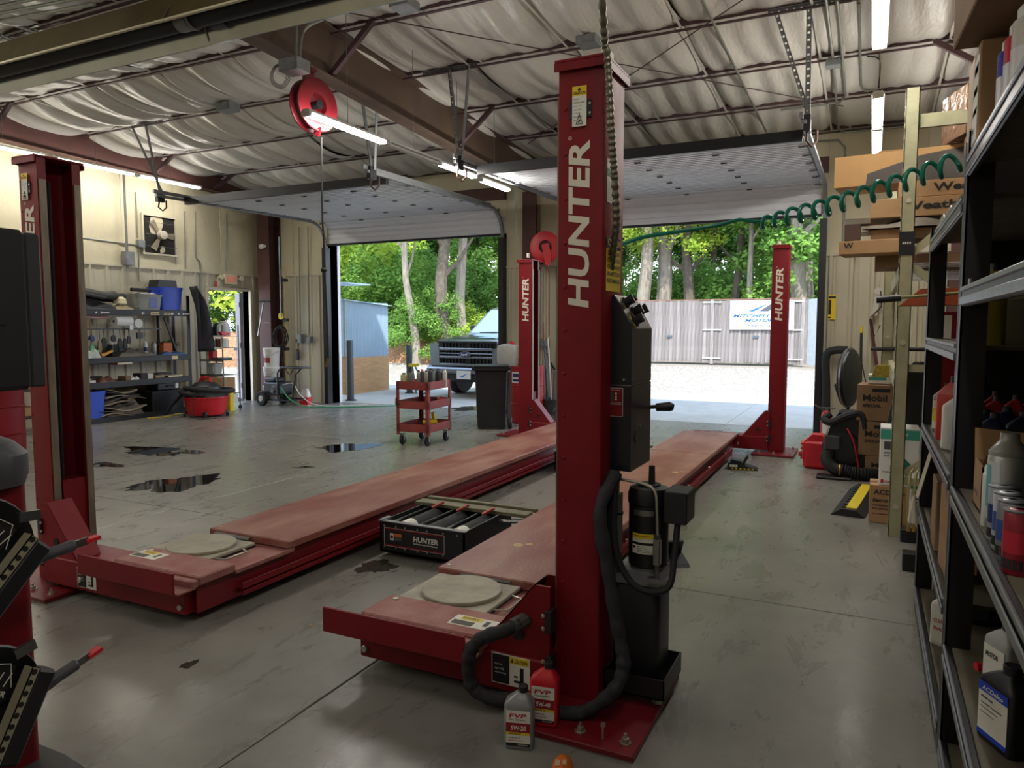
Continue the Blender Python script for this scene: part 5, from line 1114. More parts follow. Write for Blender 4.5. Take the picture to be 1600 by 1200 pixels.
tree(*PY(1246, 430, 31)[:2], 2, 1.0, 13, .34, BARK, .0, 'tree with tall white trunk just right of far right lift post', seed=7, up=1.5)
tree(*PY(1262, 430, 32)[:2], 0, 1.0, 13, .36, BARK, .0, 'tree with tall white trunk nearest the right door jamb', seed=8, up=1.5)
tree(*PY(1185, 430, 31.5)[:2], 0, 1.0, 10, .14, BARK, -.08, 'thin leaning pale tree behind the shop banner', seed=9, up=1.5)
tree(*PY(1152, 430, 33)[:2], 2, 1.2, 11, .22, BARKD, .0, 'slim dark trunk tree behind fence post', seed=10, up=1.5)
for k in range(34):
    u = 470 + k * 26 if k < 17 else 900 + (k - 17) * 27
    d_ = random.uniform(36, 46) if k < 17 else random.uniform(41, 50); p = PY(u + random.uniform(-6, 6), 480, d_)
    tree(p.x, p.y, (0, 2, 2, 0)[k % 4], random.uniform(1.1, 1.5), 12, random.uniform(.16, .3), BARKD if k % 3 else BARK, random.uniform(-.03, .03), 'tall leafy tree deep in wood beyond the %s door, %s from left' % (('left', ORD[k]) if k < 17 else ('right', ORD[k - 17])), GR, seed=20 + k)
for k in range(16):
    p = PX(345, 470, -34 - (k % 4) * 3); tree(p.x, p.y - 9 + k * 1.5, (0, 1, 3, 2)[k % 4], random.uniform(1.0, 1.5), 8, .2, BARKD, 0, 'leafy tree seen through the open side door, %s from left' % ORD[k], 'trees beyond the open side door', seed=70 + k)
for k in range(30):
    u = 520 + k * 18 if k < 15 else 960 + (k - 15) * 24; d_ = random.uniform(31, 37) if k < 15 else random.uniform(36, 40); p = PY(u, 500, d_)
    tree(p.x, p.y, 3 if k % 3 else 4, random.uniform(.8, 1.3), 0, 0, None, 0, 'bushy undergrowth shrub at wood edge beyond the %s door, %s from left' % ('left' if k < 15 else 'right', ORD[k % 15]), 'undergrowth shrubs along the wood edge', seed=100 + k)
for k, (u, v, d_, s, kk, lab) in enumerate(((560, 500, 24, 1.75, 1, 'big yellow-green shrub rising above the metal shed'), (540, 480, 30, 2.6, 4, 'tall yellow-green bush at left edge of left door opening'), (610, 500, 27, 1.2, 3, 'vine-tangled green bush right of the shed roof'), (668, 520, 25, .7, 3, 'low fern-green bush on the mulch bank left of truck'), (735, 520, 27, .8, 4, 'low bright bush behind the truck windshield'), (1275, 470, 33, 1.6, 3, 'green bush at right end of the fence'))):
    p = PY(u, v, d_); tree(p.x, p.y, kk, s, 0, 0, None, 0, lab, seed=140 + k)
# ------------------------------------------------------------ generic small objects
def carton(loc, sx_, sy_, sz, lab, rz=0.0, m=CARD, texts=(), openf=False, name='cardboard_box', cat='box', group=None, stripes=(), tape=True, ink=INK):
    t = thing(name, loc, lab, cat, rz, group=group); x, y = sx_ / 2, sy_ / 2
    if openf:
        mb = MB().box(-x, x, -y, -y + .006, 0, sz); mb.box(-x, x, y - .006, y, 0, sz).box(-x, -x + .006, -y, y, 0, sz).box(x - .006, x, -y, y, 0, sz).box(-x, x, -y, y, 0, .006); mb.build('carton_body', m, t, smooth=0)
        MB().add([(-x, -y, sz), (x, -y, sz), (x, -y - sy_ * .3, sz + .05), (-x, -y - sy_ * .28, sz + .04)], [(0, 1, 2, 3)]).build('flap', m, t, smooth=0)
        MB().add([(-x, y, sz), (x, y, sz), (x, y + sy_ * .15, sz + .08), (-x, y + sy_ * .15, sz + .09)], [(0, 1, 2, 3)]).build('flap', m, t, smooth=0)
    else:
        MB().cbox(-x, x, -y, y, 0, sz, .004).build('carton_body', m, t, smooth=0)
        if tape: MB().box(-x - .001, x + .001, -.025, .025, sz * .8, sz + .0012).build('tape', TAPE, t, smooth=0)
    if texts or stripes:
        mb = MB(); ms = [ink]
        for q in stripes:   # face, u0,v0,u1,v1, material
            if q[5] not in ms: ms.append(q[5])
            mb.slot(ms.index(q[5])); f_, u0, v0, u1, v1 = q[:5]
            if f_ == 'f': plate(mb, (-x + u0 * sx_, -y - .0008, v0 * sz), (1, 0, 0), (0, 0, 1), (u1 - u0) * sx_, (v1 - v0) * sz, .0006)
            else: plate(mb, (-x - .0008, y - u0 * sy_, v0 * sz), (0, -1, 0), (0, 0, 1), (u1 - u0) * sy_, (v1 - v0) * sz, .0006)
        for q in texts:     # text, face, u, v, length frac, height frac
            s_, f_, u, v, l_, hh = q[:6]; mm = q[6] if len(q) > 6 else ink
            if mm not in ms: ms.append(mm)
            mb.slot(ms.index(mm))
            if f_ == 'f': lettering(mb, s_, (-x + u * sx_, -y - .0016, v * sz), (1, 0, 0), (0, 0, 1), l_ * sx_, hh * sz, bold=.03)
            else: lettering(mb, s_, (-x - .0016, y - u * sy_, v * sz), (0, -1, 0), (0, 0, 1), l_ * sy_, hh * sz, bold=.03)
        mb.build('print', ms, t, smooth=0)
    return t
def tub(loc, sx_, sy_, sz, m, lab, rz=0.0, taper=.85, cat='tub', name='storage_tub', group=None, lid=None):
    t = thing(name, loc, lab, cat, rz, group=group); rg = []
    for z, s in ((0, taper), (sz * .86, .97), (sz * .86, 1.0), (sz, 1.03), (sz, .99), (sz * .84, .94), (.01, taper - .03)):
        rg.append(rrect(-sx_ / 2 * s, sx_ / 2 * s, -sy_ / 2 * s, sy_ / 2 * s, .025, z, 3))
    MB().loft(rg).build('tub_body', m, t, smooth=30)
    for s in (-1, 1): MB().box(s * sx_ * .3 - .01, s * sx_ * .3 + .01, -sy_ / 2 - .004, -sy_ / 2 * .9, sz * .15, sz * .84).build('rib', m, t, smooth=0)
    if lid: MB().cbox(-sx_ / 2 * 1.04, sx_ / 2 * 1.04, -sy_ / 2 * 1.04, sy_ / 2 * 1.04, sz, sz + .03, .008).build('lid', lid, t, smooth=0)
    return t
def can(loc, r, h, m, lab, cap=WHITEP, group=None, band=None, name='spray_can', cat='can', txt=None, rz=0.0, capr=.8):
    t = thing(name, loc, lab, cat, rz, group=group)
    MB().lathe([(r * .95, 0), (r, .004), (r, h * .84), (r * .96, h * .86), (r * .6, h * .9)], n=18).build('can_body', m, t)
    if cap: MB().lathe([(r * capr, h * .865), (r * capr, h * .97), (r * capr * .85, h)], n=16).build('cap', cap, t)
    if band: MB().lathe([(r * 1.004, h * .3), (r * 1.008, h * .3), (r * 1.008, h * .6), (r * 1.004, h * .6)], n=18, ring=True).build('label_band', band, t)
    return t
def jug(loc, w_, h, m, lab, cap=BLACKP, rz=0.0, group=None, level=None):
    t = thing('jug', loc, lab, 'jug', rz, group=group); d_ = w_ * .6
    MB().loft([rrect(-w_ / 2, w_ / 2, -d_ / 2, d_ / 2, .02, 0, 3), rrect(-w_ / 2, w_ / 2, -d_ / 2, d_ / 2, .03, h * .62, 3), rrect(-w_ * .42, w_ * .42, -d_ * .42, d_ * .42, .03, h * .75, 3), rrect(w_ * .0, w_ * .36, -d_ * .25, d_ * .25, .015, h * .88, 3), rrect(w_ * .02, w_ * .34, -d_ * .22, d_ * .22, .015, h * .92, 3)]).build('jug_body', m, t)
    MB().tube(smoothpath([(-w_ * .38, 0, h * .68), (-w_ * .36, 0, h * .86), (-w_ * .1, 0, h * .92), (w_ * .12, 0, h * .86)], 5), w_ * .06, 8).build('handle', m, t)
    MB().cyl((w_ * .18, 0, h * .91), (w_ * .18, 0, h), w_ * .15, 14).build('cap', cap, t); 
    if level: MB().box(-w_ * .505, w_ * .505, -d_ * .51, d_ * .51, .01, h * level).build('fluid', mat('blue_fluid', lin('#4a86c8'), .2), t, smooth=0)
    return t
def crumple(loc, sx_, sy_, h, m, lab, name='rag', cat='cloth', seed=1, rz=0.0, n=18):
    rr = random.Random(seed); a = [rr.uniform(0, 6) for _ in range(6)]
    def fn(u, v):
        x, y = (u - .5) * 2, (v - .5) * 2; r = max(abs(x), abs(y)); z = h * (1 - r ** 3) * (.62 + .2 * sin(5 * x + a[0] + 2 * y) + .18 * sin(7 * y + a[1] - 3 * x)) if r < 1 else 0
        return (x * sx_ / 2 * (1 + .06 * sin(6 * y + a[2])), y * sy_ / 2 * (1 + .08 * sin(5 * x + a[3])), max(z, 0))
    mb = MB().sheet(fn, n, n)
    return solo(mb, name, m, loc, lab, cat, rz=rz, smooth=60)
# ------------------------------------------------------------ long black shelf along left wall
SX = -10.55; SD = .42; Y0, Y1 = 6.95, 8.92
sh = thing('storage_shelf', (-10.76, 7.9, 0), 'long black four-level shelf along left wall full of tools and bins', 'shelf')
LVZ = (.07, .62, 1.0, 1.74)
SHB = mat('charcoal_shelf_beam', lin('#232529'), .5, var=.12)
for z in LVZ:
    W(MB().box(SX - SD, SX, Y0, Y1, z - .015, z), 'shelf_board', mat('shelf_board_dusty', lin('#4c4a46'), .8, var=.2), sh, smooth=0)
    W(MB().cbox(SX - .02, SX + .01, Y0, Y1, z - .09, z + .01, .006), 'front_beam', SHB, sh, smooth=0)
for y in (Y0 + .02, Y1 - .03):
    for x in (SX - .02, SX - SD + .02):
        W(MB().box(x - .02, x + .02, y - .003, y + .003, 0, 2.0 if y > 8 else 1.8).box(x + .016, x + .02, y - .03, y + .03, 0, 2.0 if y > 8 else 1.8), 'upright', BLACK, sh, smooth=0)
for y in (Y1 - .33,): W(MB().beam((SX - SD + .03, y, 1.0), (SX - SD + .03, y, 1.7), .05, .02), 'back_upright', BLACK, sh, smooth=0)
mb = MB(); 
for y, s_ in ((7.25, 'Gorilla Rack'), (8.72, 'Gorilla')): lettering(mb, '●', (SX + .011, y - .05, 1.675), (0, 1, 0), (0, 0, 1), .03, .03); 
for y in (7.3, 8.0, 8.55, 8.78): mb.cyl((SX + .010, y, 1.69), (SX + .013, y, 1.69), .017, 12); plate(mb, (SX + .0105, y + .025, 1.682), (0, 1, 0), (0, 0, 1), .10 if y in (7.3, 8.78) else .012, .016, .001)
W(mb, 'white_shelf_mark', WHITEP, sh, smooth=0)
TAG = mat('masking_tape', lin('#d9c79a'), .7)
mb = MB(); plate(mb, (SX + .0105, 8.15, 1.662), (0, 1, 0), (0, 0, 1), .16, .05, .001); plate(mb, (SX + .0105, 8.40, 1.668), (0, 1, 0), (0, 0, 1), .12, .035, .001); plate(mb, (SX + .0105, 8.52, .925), (0, 1, 0), (0, 0, 1), .12, .06, .001); W(mb, 'tape_tag', TAG, sh, smooth=0)
W(lettering(lettering(MB(), 'Gaskets', (SX + .012, 8.165, 1.675), (0, 1, 0), (0, 0, 1), .13, .026), 'LAMPS', (SX + .012, 8.41, 1.675), (0, 1, 0), (0, 0, 1), .1, .022), 'tag_writing', INK, sh, smooth=0)
def SP(u, z): # point on the left shelf front plane at photo column u
    return PX(u, 500, SX).y
zt = 1.742
for k, (u0, u1, dx, h, c_) in enumerate(((125, 170, .22, .12, '#2b2b2d'), (140, 190, .12, .17, '#3c3b38'), (160, 205, .25, .12, '#1d1e20'))):
    ya, yb = SP(u0, 0), SP(u1, 0)
    def fn(u, v, ya=ya, yb=yb, k=k, h=h): 
        a = v * pi * 1.6 - .4; return (SX - .20 + .16 * cos(a) * (1.0 - .2 * k), ya + (yb - ya) * u + .02 * sin(8 * v), zt + .13 + h / 2 + h / 2 * sin(a) * .95 + .004 + .02 * sin(5 * u + k))
    mb = MB().sheet(fn, 10, 14); mb.build
    solo(mb, 'floor_mat', mat('floor_mat_%d' % k, lin(c_), .8, var=.2), (0, 0, 0), ['folded dark floor mat at left on top of the left shelf', 'rolled greyish floor mat on top of the left shelf pile', 'folded black floor mat beside cream bowl on the left shelf'][k], 'mat', smooth=60)
crumple((SX - .2, SP(150, 0), zt), .38, .80, .22, FABRIC, 'flattened pile of black upholstery on top shelf under the rolled mats', 'upholstery_pile', 'upholstery', 4)
solo(MB().lathe([(.001, .11), (.05, .105), (.09, .07), (.105, .0)], n=20), 'bowl', mat('cream_plastic', lin('#d5caa8'), .5), (SX - .15, SP(198, 0), zt + .10), 'upturned cream bowl on top of the left shelf', 'bowl')
crumple((SX - .1, SP(196, 0), zt), .25, .3, .10, mat('tan_cloth', lin('#8f8468'), .8), 'tan cloth folded in front of cream bowl', 'rag', 'cloth', 9)
ty = (SP(222, 0) + SP(255, 0)) / 2
t = tub((SX - .2, ty, zt), .34, SP(255, 0) - SP(218, 0) + .02, .26, mat('clear_tote', lin('#8a8d86'), .35, var=.15), 'cloudy clear tote with blue printing on top of left shelf', lid=None)
mb = MB(); [plate(mb, (.166, -.02 + 0 * k, .19 - k * .03), (0, 1, 0), (0, 0, 1), .15, .016, .001) for k in range(6)]; mb.build('blue_print', BLUEP, t, smooth=0)
crumple((SX - .2, ty, zt + .24), .33, .42, .06, mat('grey_towels', lin('#8e8f8d'), .9, var=.2), 'grey towels heaped in the clear tote', 'towels', 'cloth', 6)
solo(MB().cyl((0, -.2, 0), (0, .17, 0), .03, 12), 'rolled_mat', RUBBER, (SX - .18, ty - .05, zt + .33), 'black rolled sheet lying across the clear tote', 'mat', rz=.1)
by = (SP(255, 0) + SP(289, 0)) / 2
tub((SX - .2, by, zt), .36, SP(289, 0) - SP(255, 0), .39, BLUEP, 'blue plastic tub on top of the left shelf')
solo(MB().prism([(-.19, 0), (.19, 0), (.17, .12), (-.16, .12)], 'x', -.1, .14), 'black_case', BLACKP, (SX - .22, by - .04, zt + .39), 'low black case sitting on blue tub atop the left shelf', 'case', smooth=0)
# hanging jacket at shelf end
def fn(u, v):
    z = 2.16 - 1.12 * v; w_ = .05 + .12 * v ** .6; y = Y1 + .02 + u * w_ * 2 - .02 + .14 * v; return (SX + .06 + .05 * sin(7 * u + 4 * v) + .04 * sin(pi * u), y - .02, z)
jk = solo(MB().sheet(fn, 12, 16), 'hanging_jacket', FABRIC, (0, 0, 0), 'long black jacket hanging from right end post of left shelf', 'jacket', smooth=80)
md = jk.modifiers.new('s', 'SOLIDIFY'); md.thickness = .04
# paper towel roll and hanging tools under the top level
py = SP(195, 0)
t = thing('paper_towel_roll', (SX - .08, py, 1.56), 'thick white paper towel roll hung below top of the left shelf', 'paper towel'); MB().lathe([(.025, -.13), (.085, -.13), (.085, .15), (.025, .15)], n=24, ax='y').build('roll', WHITE, t); MB().cyl((0, -.132, 0), (0, -.134, 0), .022, 12).build('core_hole', INK, t); MB().box(.03, .06, .1, .16, -.13, -.05).build('loose_end', WHITE, t, smooth=0)
MB().box(-.01, .01, -.18, .2, -.004, .004).build('holder_rod', BLACK, t, smooth=0)
solo(MB().box(-.01, .01, Y0, Y1 - .5, -.01, .01), 'hanging_rail', BLACK, (SX - .1, 0, 1.44), 'thin black rail with hanging tools under top of left shelf', 'rail', smooth=0)
random.seed(9)
TL = [('heat_gun', '#4a4a4c', 'grey corded tool hanging leftmost on the rail'), ('work_gloves', '#8c7a58', 'tan work gloves hanging on the rail'), ('blue_gloves', '#2f4a78', 'blue rubber gloves dangling from the rail'), ('tin_snips', '#8f7c5a', 'tan handled snips hanging on the rail'), ('brush', '#1c1c1e', 'black brush hanging on the rail below the paper roll'), ('wire_hook', '#27282a', 'thin wire hook tool hanging on the rail'), ('black_clamp', '#1b1b1d', 'black spring clamp hanging on the rail'), ('pliers', '#222326', 'dark pliers hanging right of the clamp'), ('puller', '#303236', 'small dark puller hanging right of the pliers')]
for k, (nm, c_, lab) in enumerate(TL):
    y = SP((132, 140, 148, 160, 167, 182, 192, 200, 206)[k], 0); l_ = random.uniform(.18, .36); wd = random.uniform(.05, .10)
    t = thing(nm, (SX - .09, y, 1.43), lab, 'tool'); m_ = mat('tool_' + nm, lin(c_), .6, var=.1)
    MB().tube([(0, 0, 0), (0, .005, -l_ * .5)], .006, 6).build('shank', BLACK, t)
    mb = MB().loft([[(x * s, y_ * s, z) for x, y_ in ((-.012, -wd / 2), (.012, -wd / 2), (.012, wd / 2), (-.012, wd / 2))] for z, s in ((-l_ * .45, .5), (-l_ * .6, 1), (-l_ * .9, 1.1), (-l_, .6))]); mb.build('head', m_, t)
solo(MB().cyl((0, 0, 0), (.02, 0, 0), .075, 20), 'pressure_gauge', WHITEP, (SX - .15, SP(225, 0), 1.53), 'round white gauge hanging right of the paper roll', 'gauge')
solo(MB().box(0, .03, -.05, .05, -.05, .05), 'black_box', BLACK, (SX - .15, SP(226, 0), 1.33), 'small black box hanging under white gauge', 'box', smooth=0)
# second level items (z 1.0)
z2 = 1.003
can((SX - .12, SP(161, 0), z2), .03, .2, mat('black_can', lin('#2a2a2e'), .4), 'dark spray can with white cap on the shelf below hanging tools', band=mat('pink_band', lin('#8a4a50'), .5))
can((SX - .12, SP(181, 0), z2), .025, .22, BLACK, 'slim black spray can standing behind the orange tool', cap=WHITEP)
can((SX - .14, SP(235, 0), z2), .03, .23, mat('navy_white_can', lin('#c9ccd2'), .4), 'white and navy spray can on second shelf', band=mat('navy', lin('#22305c'), .4))
can((SX - .14, SP(248, 0), z2), .042, .22, mat('dull_metal_can', lin('#8a8983'), .4, .5), 'dull metal can on second shelf beside the navy one', cap=STEEL)
carton((SX - .14, SP(266, 0), z2), .12, .17, .20, 'small orange printed box on second level of left shelf', m=mat('orange_carton', lin('#b5602f'), .6, var=.1), tape=False, stripes=(('f', 0, .85, 1, 1, INKR),))
MBt = MB().beam((0, -.14, .03), (0, -.02, .05), .05, .04).beam((0, -.02, .05), (.0, .10, .10), .04, .03).beam((0, -.1, .0), (.0, -.13, .05), .05, .04)
solo(MBt, 'yellow_tool', mat('amber_plastic', lin('#d59a2a'), .5), (SX - .06, SP(168, 0), z2 + .0), 'amber plastic tool lying on second level of left shelf', 'tool', smooth=0)
crumple((SX - .12, SP(212, 0), z2), .3, .6, .14, mat('grey_canvas', lin('#55504a'), .9, var=.15), 'rolled grey canvas bag on second level of left shelf', 'canvas_bag', 'bag', 3)
crumple((SX - .12, SP(270, 0), z2), .3, .45, .07, mat('blue_cloth', lin('#33507c'), .9, var=.2), 'crumpled blue cloth at right end of second shelf', 'rag', 'cloth', 8)
crumple((SX - .08, SP(135, 0), z2), .3, .34, .22, mat('clear_bags', lin('#a6aca6'), .3, var=.25), 'heap of clear plastic bags at left end of second shelf', 'plastic_bags', 'bags', 12)
crumple((SX - .06, SP(146, 0), z2 + .02), .16, .14, .22, mat('pale_green_bag', lin('#7fb494'), .4), 'pale green plastic bag beside clear bags on left shelf', 'plastic_bag', 'bag', 13)
# third level (z .62)
z3 = .623
for k, (u, h, lab) in enumerate(((130, .11, 'stack of white flat boxes left end of third shelf'), (139, .04, 'single flat white box at left of third shelf'))): carton((SX - .12, SP(u, 0), z3), .2, .16, h, lab, m=WHITEP, tape=False, name='white_box')
crumple((SX - .12, SP(165, 0), z3), .26, .32, .10, mat('brown_rubber', lin('#6a4438'), .6, var=.2), 'heap of brown perforated rubber parts on third shelf', 'rubber_parts', 'parts', 15)
solo(MB().tube([(0.1 * cos(a) , .14 * sin(a), .02) for a in [2 * pi * k / 20 for k in range(20)]], .015, 6, closed=True), 'black_belt', RUBBER, (SX - .14, SP(150, 0), z3 + .06), 'black loop belt on brown rubber parts', 'belt')
carton((SX - .1, SP(192, 0), z3 + .26), .22, .26, .05, 'flat red and cream tray under second level of the left shelf', m=mat('cream_tray', lin('#c9bfa6'), .6), tape=False, stripes=(('f', 0, 0, 1, .5, INKR),), name='tray')
crumple((SX - .1, SP(207, 0), z3), .2, .22, .08, WHITEP, 'crumpled white cloth in middle of third shelf', 'rag', 'cloth', 17)
for k, (u, sy_, h, c_, lab) in enumerate(((197, .09, .07, '#7a6044', 'small brown carton left of white cloth on third shelf'), (222, .12, .10, '#2b2a2c', 'small dark carton right of white cloth'), (232, .10, .09, '#c5c2b6', 'small cream carton in middle of the third shelf'), (250, .25, .05, '#8f7a5c', 'flat brown book-like box on third shelf'), (268, .36, .035, '#d3c6a6', 'long cream board at right of third shelf'), (262, .26, .075, '#3a3a3c', 'dark flat box behind long cream board'))):
    carton((SX - .1 - (.1 if k == 5 else 0), SP(u, 0), z3 + (.0 if k != 4 else 0)), .2, sy_, h, lab, m=mat('shelf_box_%d' % k, lin(c_), .7), tape=False)
# bottom level (z .07)
z4 = .073
tub((SX - .17, SP(141, 0), z4), .36, SP(160, 0) - SP(122, 0), .42, mat('light_blue_plastic', lin('#3a5cd0'), .45), 'lighter blue plastic tub on floor-level of left shelf', name='storage_tub')
solo(MB().lathe([(.15, 0), (.17, .13), (.175, .14), (.165, .14), (.16, .1)], n=24), 'black_pan', BLACKP, (SX - .22, SP(140, 0), z4 + .42), 'black drain pan stacked on the lighter blue tub', 'pan')
random.seed(4)
for k in range(9):
    y = SP(180, 0) + random.uniform(-.12, .12); l_ = random.uniform(.5, .8); am = random.uniform(.01, .04)
    def fn(u, v, y=y, l_=l_, k=k, am=am): return (SX - .38 + .40 * v - .01 * k, y + (u - .5) * l_ + .03 * v, z4 + .02 + .045 * k + am * sin(pi * u * 1.5 + k) * (.4 + v) + .0)
    o_ = solo(MB().sheet(fn, 10, 4), 'floor_liner', mat('liner_%d' % (k % 4), lin(('#9a8d78', '#5c5650', '#a39a86', '#3d3a38')[k % 4]), .8, var=.15), (0, 0, 0), ('%s sheet in pile of mats on bottom shelf, %s' % (('tan', 'dark grey', 'pale beige', 'charcoal')[k % 4], ('lowest', 'second up', 'third up', 'fourth up', 'middle one', 'fourth from top', 'third from top', 'second from top', 'topmost')[k])), 'mat', smooth=60)
    md = o_.modifiers.new('s', 'SOLIDIFY'); md.thickness = .012
solo(MB().cbox(-.19, .19, -.3, .3, 0, .34, .01).box(-.2, .2, -.31, .31, .30, .32), 'black_crate', BLACKP, (SX - .18, SP(250, 0) + .1, z4), 'large black plastic crate on the bottom of left shelf', 'crate', smooth=0)
t = thing('tool_case', (SX - .16, SP(262, 0), z4 + .345), 'black hard tool case on top of the large black crate', 'case'); MB().cbox(-.14, .14, -.22, .22, 0, .14, .012).build('case_body', BLACKP, t, smooth=0); MB().tube([(.15, -.06, .05), (.17, -.05, .08), (.17, .05, .08), (.15, .06, .05)], .008, 6).build('handle', BLACK, t); MB().box(.141, .143, .12, .18, .02, .11).build('sticker', WHITEP, t, smooth=0)
carton((SX - .16, SP(258, 0), z4 + .49), .2, .34, .07, 'grey-white flat carton on top of the tool case', m=WHITEP, tape=False, name='flat_carton')
solo(MB().tube(smoothpath([(0, 0, 0), (.1, .3, 0), (-.05, .6, 0), (.05, 1.0, 0), (0, 1.3, 0)], 6), .008, 6), 'yellow_power_cord', YELP, (SX + .15, 7.9, .009), 'yellow cord lying on floor along the left shelf', 'cord')
# ------------------------------------------------------------ shop vacuum
vp = PZ(318, 652); v = thing('shop_vacuum', (vp.x - .1, vp.y + .15, 0), 'red wet-dry shop vacuum with black head near end of left shelf', 'vacuum')
MB().loft([[(r * cos(a) * 1.05, r * sin(a), z) for a in [2 * pi * k / 24 for k in range(24)]] for r, z in ((.27, .03), (.29, .05), (.335, .30), (.35, .31), (.35, .335))]).build('drum', BRTRED, v)
MB().loft([[(r * cos(a) * 1.05, r * sin(a), z) for a in [2 * pi * k / 24 for k in range(24)]] for r, z in ((.34, .335), (.33, .37), (.24, .40), (.22, .50), (.15, .56), (.05, .57))]).build('motor_head', BLACKP, v)
MB().tube(smoothpath([(.25, -.24, .36), (-.1, -.38, .41), (-.42, -.1, .42), (-.3, .3, .43), (.2, .36, .42), (.42, .1, .42), (.3, -.22, .45), (-.1, -.34, .49)], 6), .035, 10).build('vacuum_hose', RUBBER, v)
MB().tube([(-.14, 0, .56), (-.1, 0, .63), (.1, 0, .63), (.14, 0, .56)], .016, 8).build('carry_handle', BRTRED, v)
for a in (.6, 2.4, 3.9, 5.5):
    MB().cyl((.32 * cos(a), .30 * sin(a), .03), (.36 * cos(a), .34 * sin(a), .03), .03, 12).cbox(.28 * cos(a) - .04, .28 * cos(a) + .04, .28 * sin(a) - .04, .28 * sin(a) + .04, .04, .10, .01).build('caster', BLACKP, v)
MB().tube(smoothpath([(.1, -.3, .5), (.15, -.38, .3), (.12, -.36, .06), (.2, -.4, .01), (.4, -.35, .01), (.45, -.2, .01)], 6), .006, 6).build('power_cord', RUBBER, v)
MB().tube([(-.36, -.1, .42), (-.55, -.25, .15), (-.6, -.3, .03)], .028, 8).build('wand', RUBBER, v)
# ------------------------------------------------------------ wire shelf cart by side door
cx0, cy0 = -10.45, 9.42
wc = thing('wire_cart', (cx0, cy0, 0), 'chrome wire shelf cart loaded with jugs in front of open side door', 'cart')
for x in (-.28, .28):
    for y in (-.16, .2): MB().cyl((x, y, .08), (x, y, 1.5), .012, 8).build('post', STEEL, wc); MB().lathe([(.035, -.012), (.035, .012)], (x, y, .035), 14, 'x').cyl((x, y, .05), (x, y, .1), .012, 6).build('caster', RUBBER, wc)
for z in (.12, .62, .88, 1.10, 1.30):
    mb = MB()
    for k in range(9): mb.tube([(-.28 + k * .07, -.16, z), (-.28 + k * .07, .2, z)], .003, 5)
    mb.build('wire_shelf', STEEL, wc); MB().box(-.29, .29, -.17, -.155, z - .02, z + .015).build('shelf_edge', WHITEP if z > 1 else STEEL, wc, smooth=0)
jugd = dict(w_=.17, h=.27)
jug((cx0 - .2, cy0, 1.305), .15, .24, mat('grey_jug', lin('#9aa0a0'), .4), 'grey jug with dark cap on top of wire cart, left')
jug((cx0 - .03, cy0 - .02, 1.305), .13, .23, BLACKP, 'small black jug on top of the wire cart')
jug((cx0 + .14, cy0, 1.305), .22, .27, CLEARP, 'large cloudy white jug on top of the wire cart', cap=WHITEP)
solo(MB().sphere((0, 0, 0), .05, 12, 8), 'green_ball', mat('neon_green', lin('#b8d82a'), .5), (cx0 - .12, cy0 + .05, 1.57), 'neon yellow-green cap piece among jugs on wire cart', 'cap')
jug((cx0 - .15, cy0, 1.105), .15, .16, mat('grey_jug', (0, 0, 0)), 'grey jug on second level of the wire cart', cap=WHITEP)
can((cx0 + .02, cy0, 1.105), .06, .16, mat('brown_jar', lin('#7c4630'), .4), 'brown jar on second level of the wire cart', name='jar', cat='jar')
can((cx0 + .16, cy0, 1.105), .07, .16, WHITEP, 'white jar on second level of the wire cart', name='jar', cat='jar')
solo(MB().prism([(-.06, 0), (.08, 0), (.1, .05), (-.1, .06)], 'x', -.04, .04), 'red_funnel', BRTRED, (cx0 + .26, cy0 - .1, 1.32), 'small red funnel at top right of wire cart', 'funnel', smooth=0)
carton((cx0 - .14, cy0, .885), .12, .1, .16, 'red and grey box on middle level of the wire cart', m=BRTRED, tape=False, name='red_box')
carton((cx0 + .08, cy0, .885), .3, .2, .04, 'flat grey tray on middle level of the wire cart', m=GREYP, tape=False, name='tray')
tub((cx0 - .1, cy0, .625), .2, .2, .2, mat('smoky_bin', lin('#a6a9a8'), .4), 'smoky plastic bin low on the wire cart', name='plastic_bin')
carton((cx0 + .04, cy0 - .02, .30), .42, .3, .27, 'brown cardboard box in lower part of wire cart', m=CARD, texts=(('FRAGILE', 'f', .2, .45, .4, .12),))
carton((cx0 - .21, cy0 - .05, .30), .1, .26, .3, 'narrow orange-red carton left of cardboard box on cart', m=mat('orange_carton', (0, 0, 0)), tape=False)
solo(MB().box(-.28, .28, -.16, .19, 0, .012), 'wood_board', CARDD, (cx0, cy0, .285), 'flat board carrying boxes inside the wire cart', 'board', smooth=0)
solo(MB().box(-.28, .28, -.15, .15, 0, .15), 'white_liner_box', WHITEP, (cx0, cy0, .127), 'white carton on lowest level of the wire cart', 'box', smooth=0)
q = PZ(385, 636); jug((cx0 + .38, cy0 - .35, 0), .2, .36, mat('pale_blue_jug', lin('#9fb6cc'), .35), 'pale jug with blue fluid on floor beside wire cart', cap=WHITEP, level=.25)
t = thing('yellow_canister', (cx0 + .55, cy0 - .3, 0), 'tall yellow box-shaped canister on floor right of wire cart', 'canister'); MB().cbox(-.07, .07, -.05, .05, .02, .36, .01).build('body', YELP, t, smooth=0); MB().cyl((0, 0, .36), (0, 0, .39), .02, 10).build('cap', INK, t)
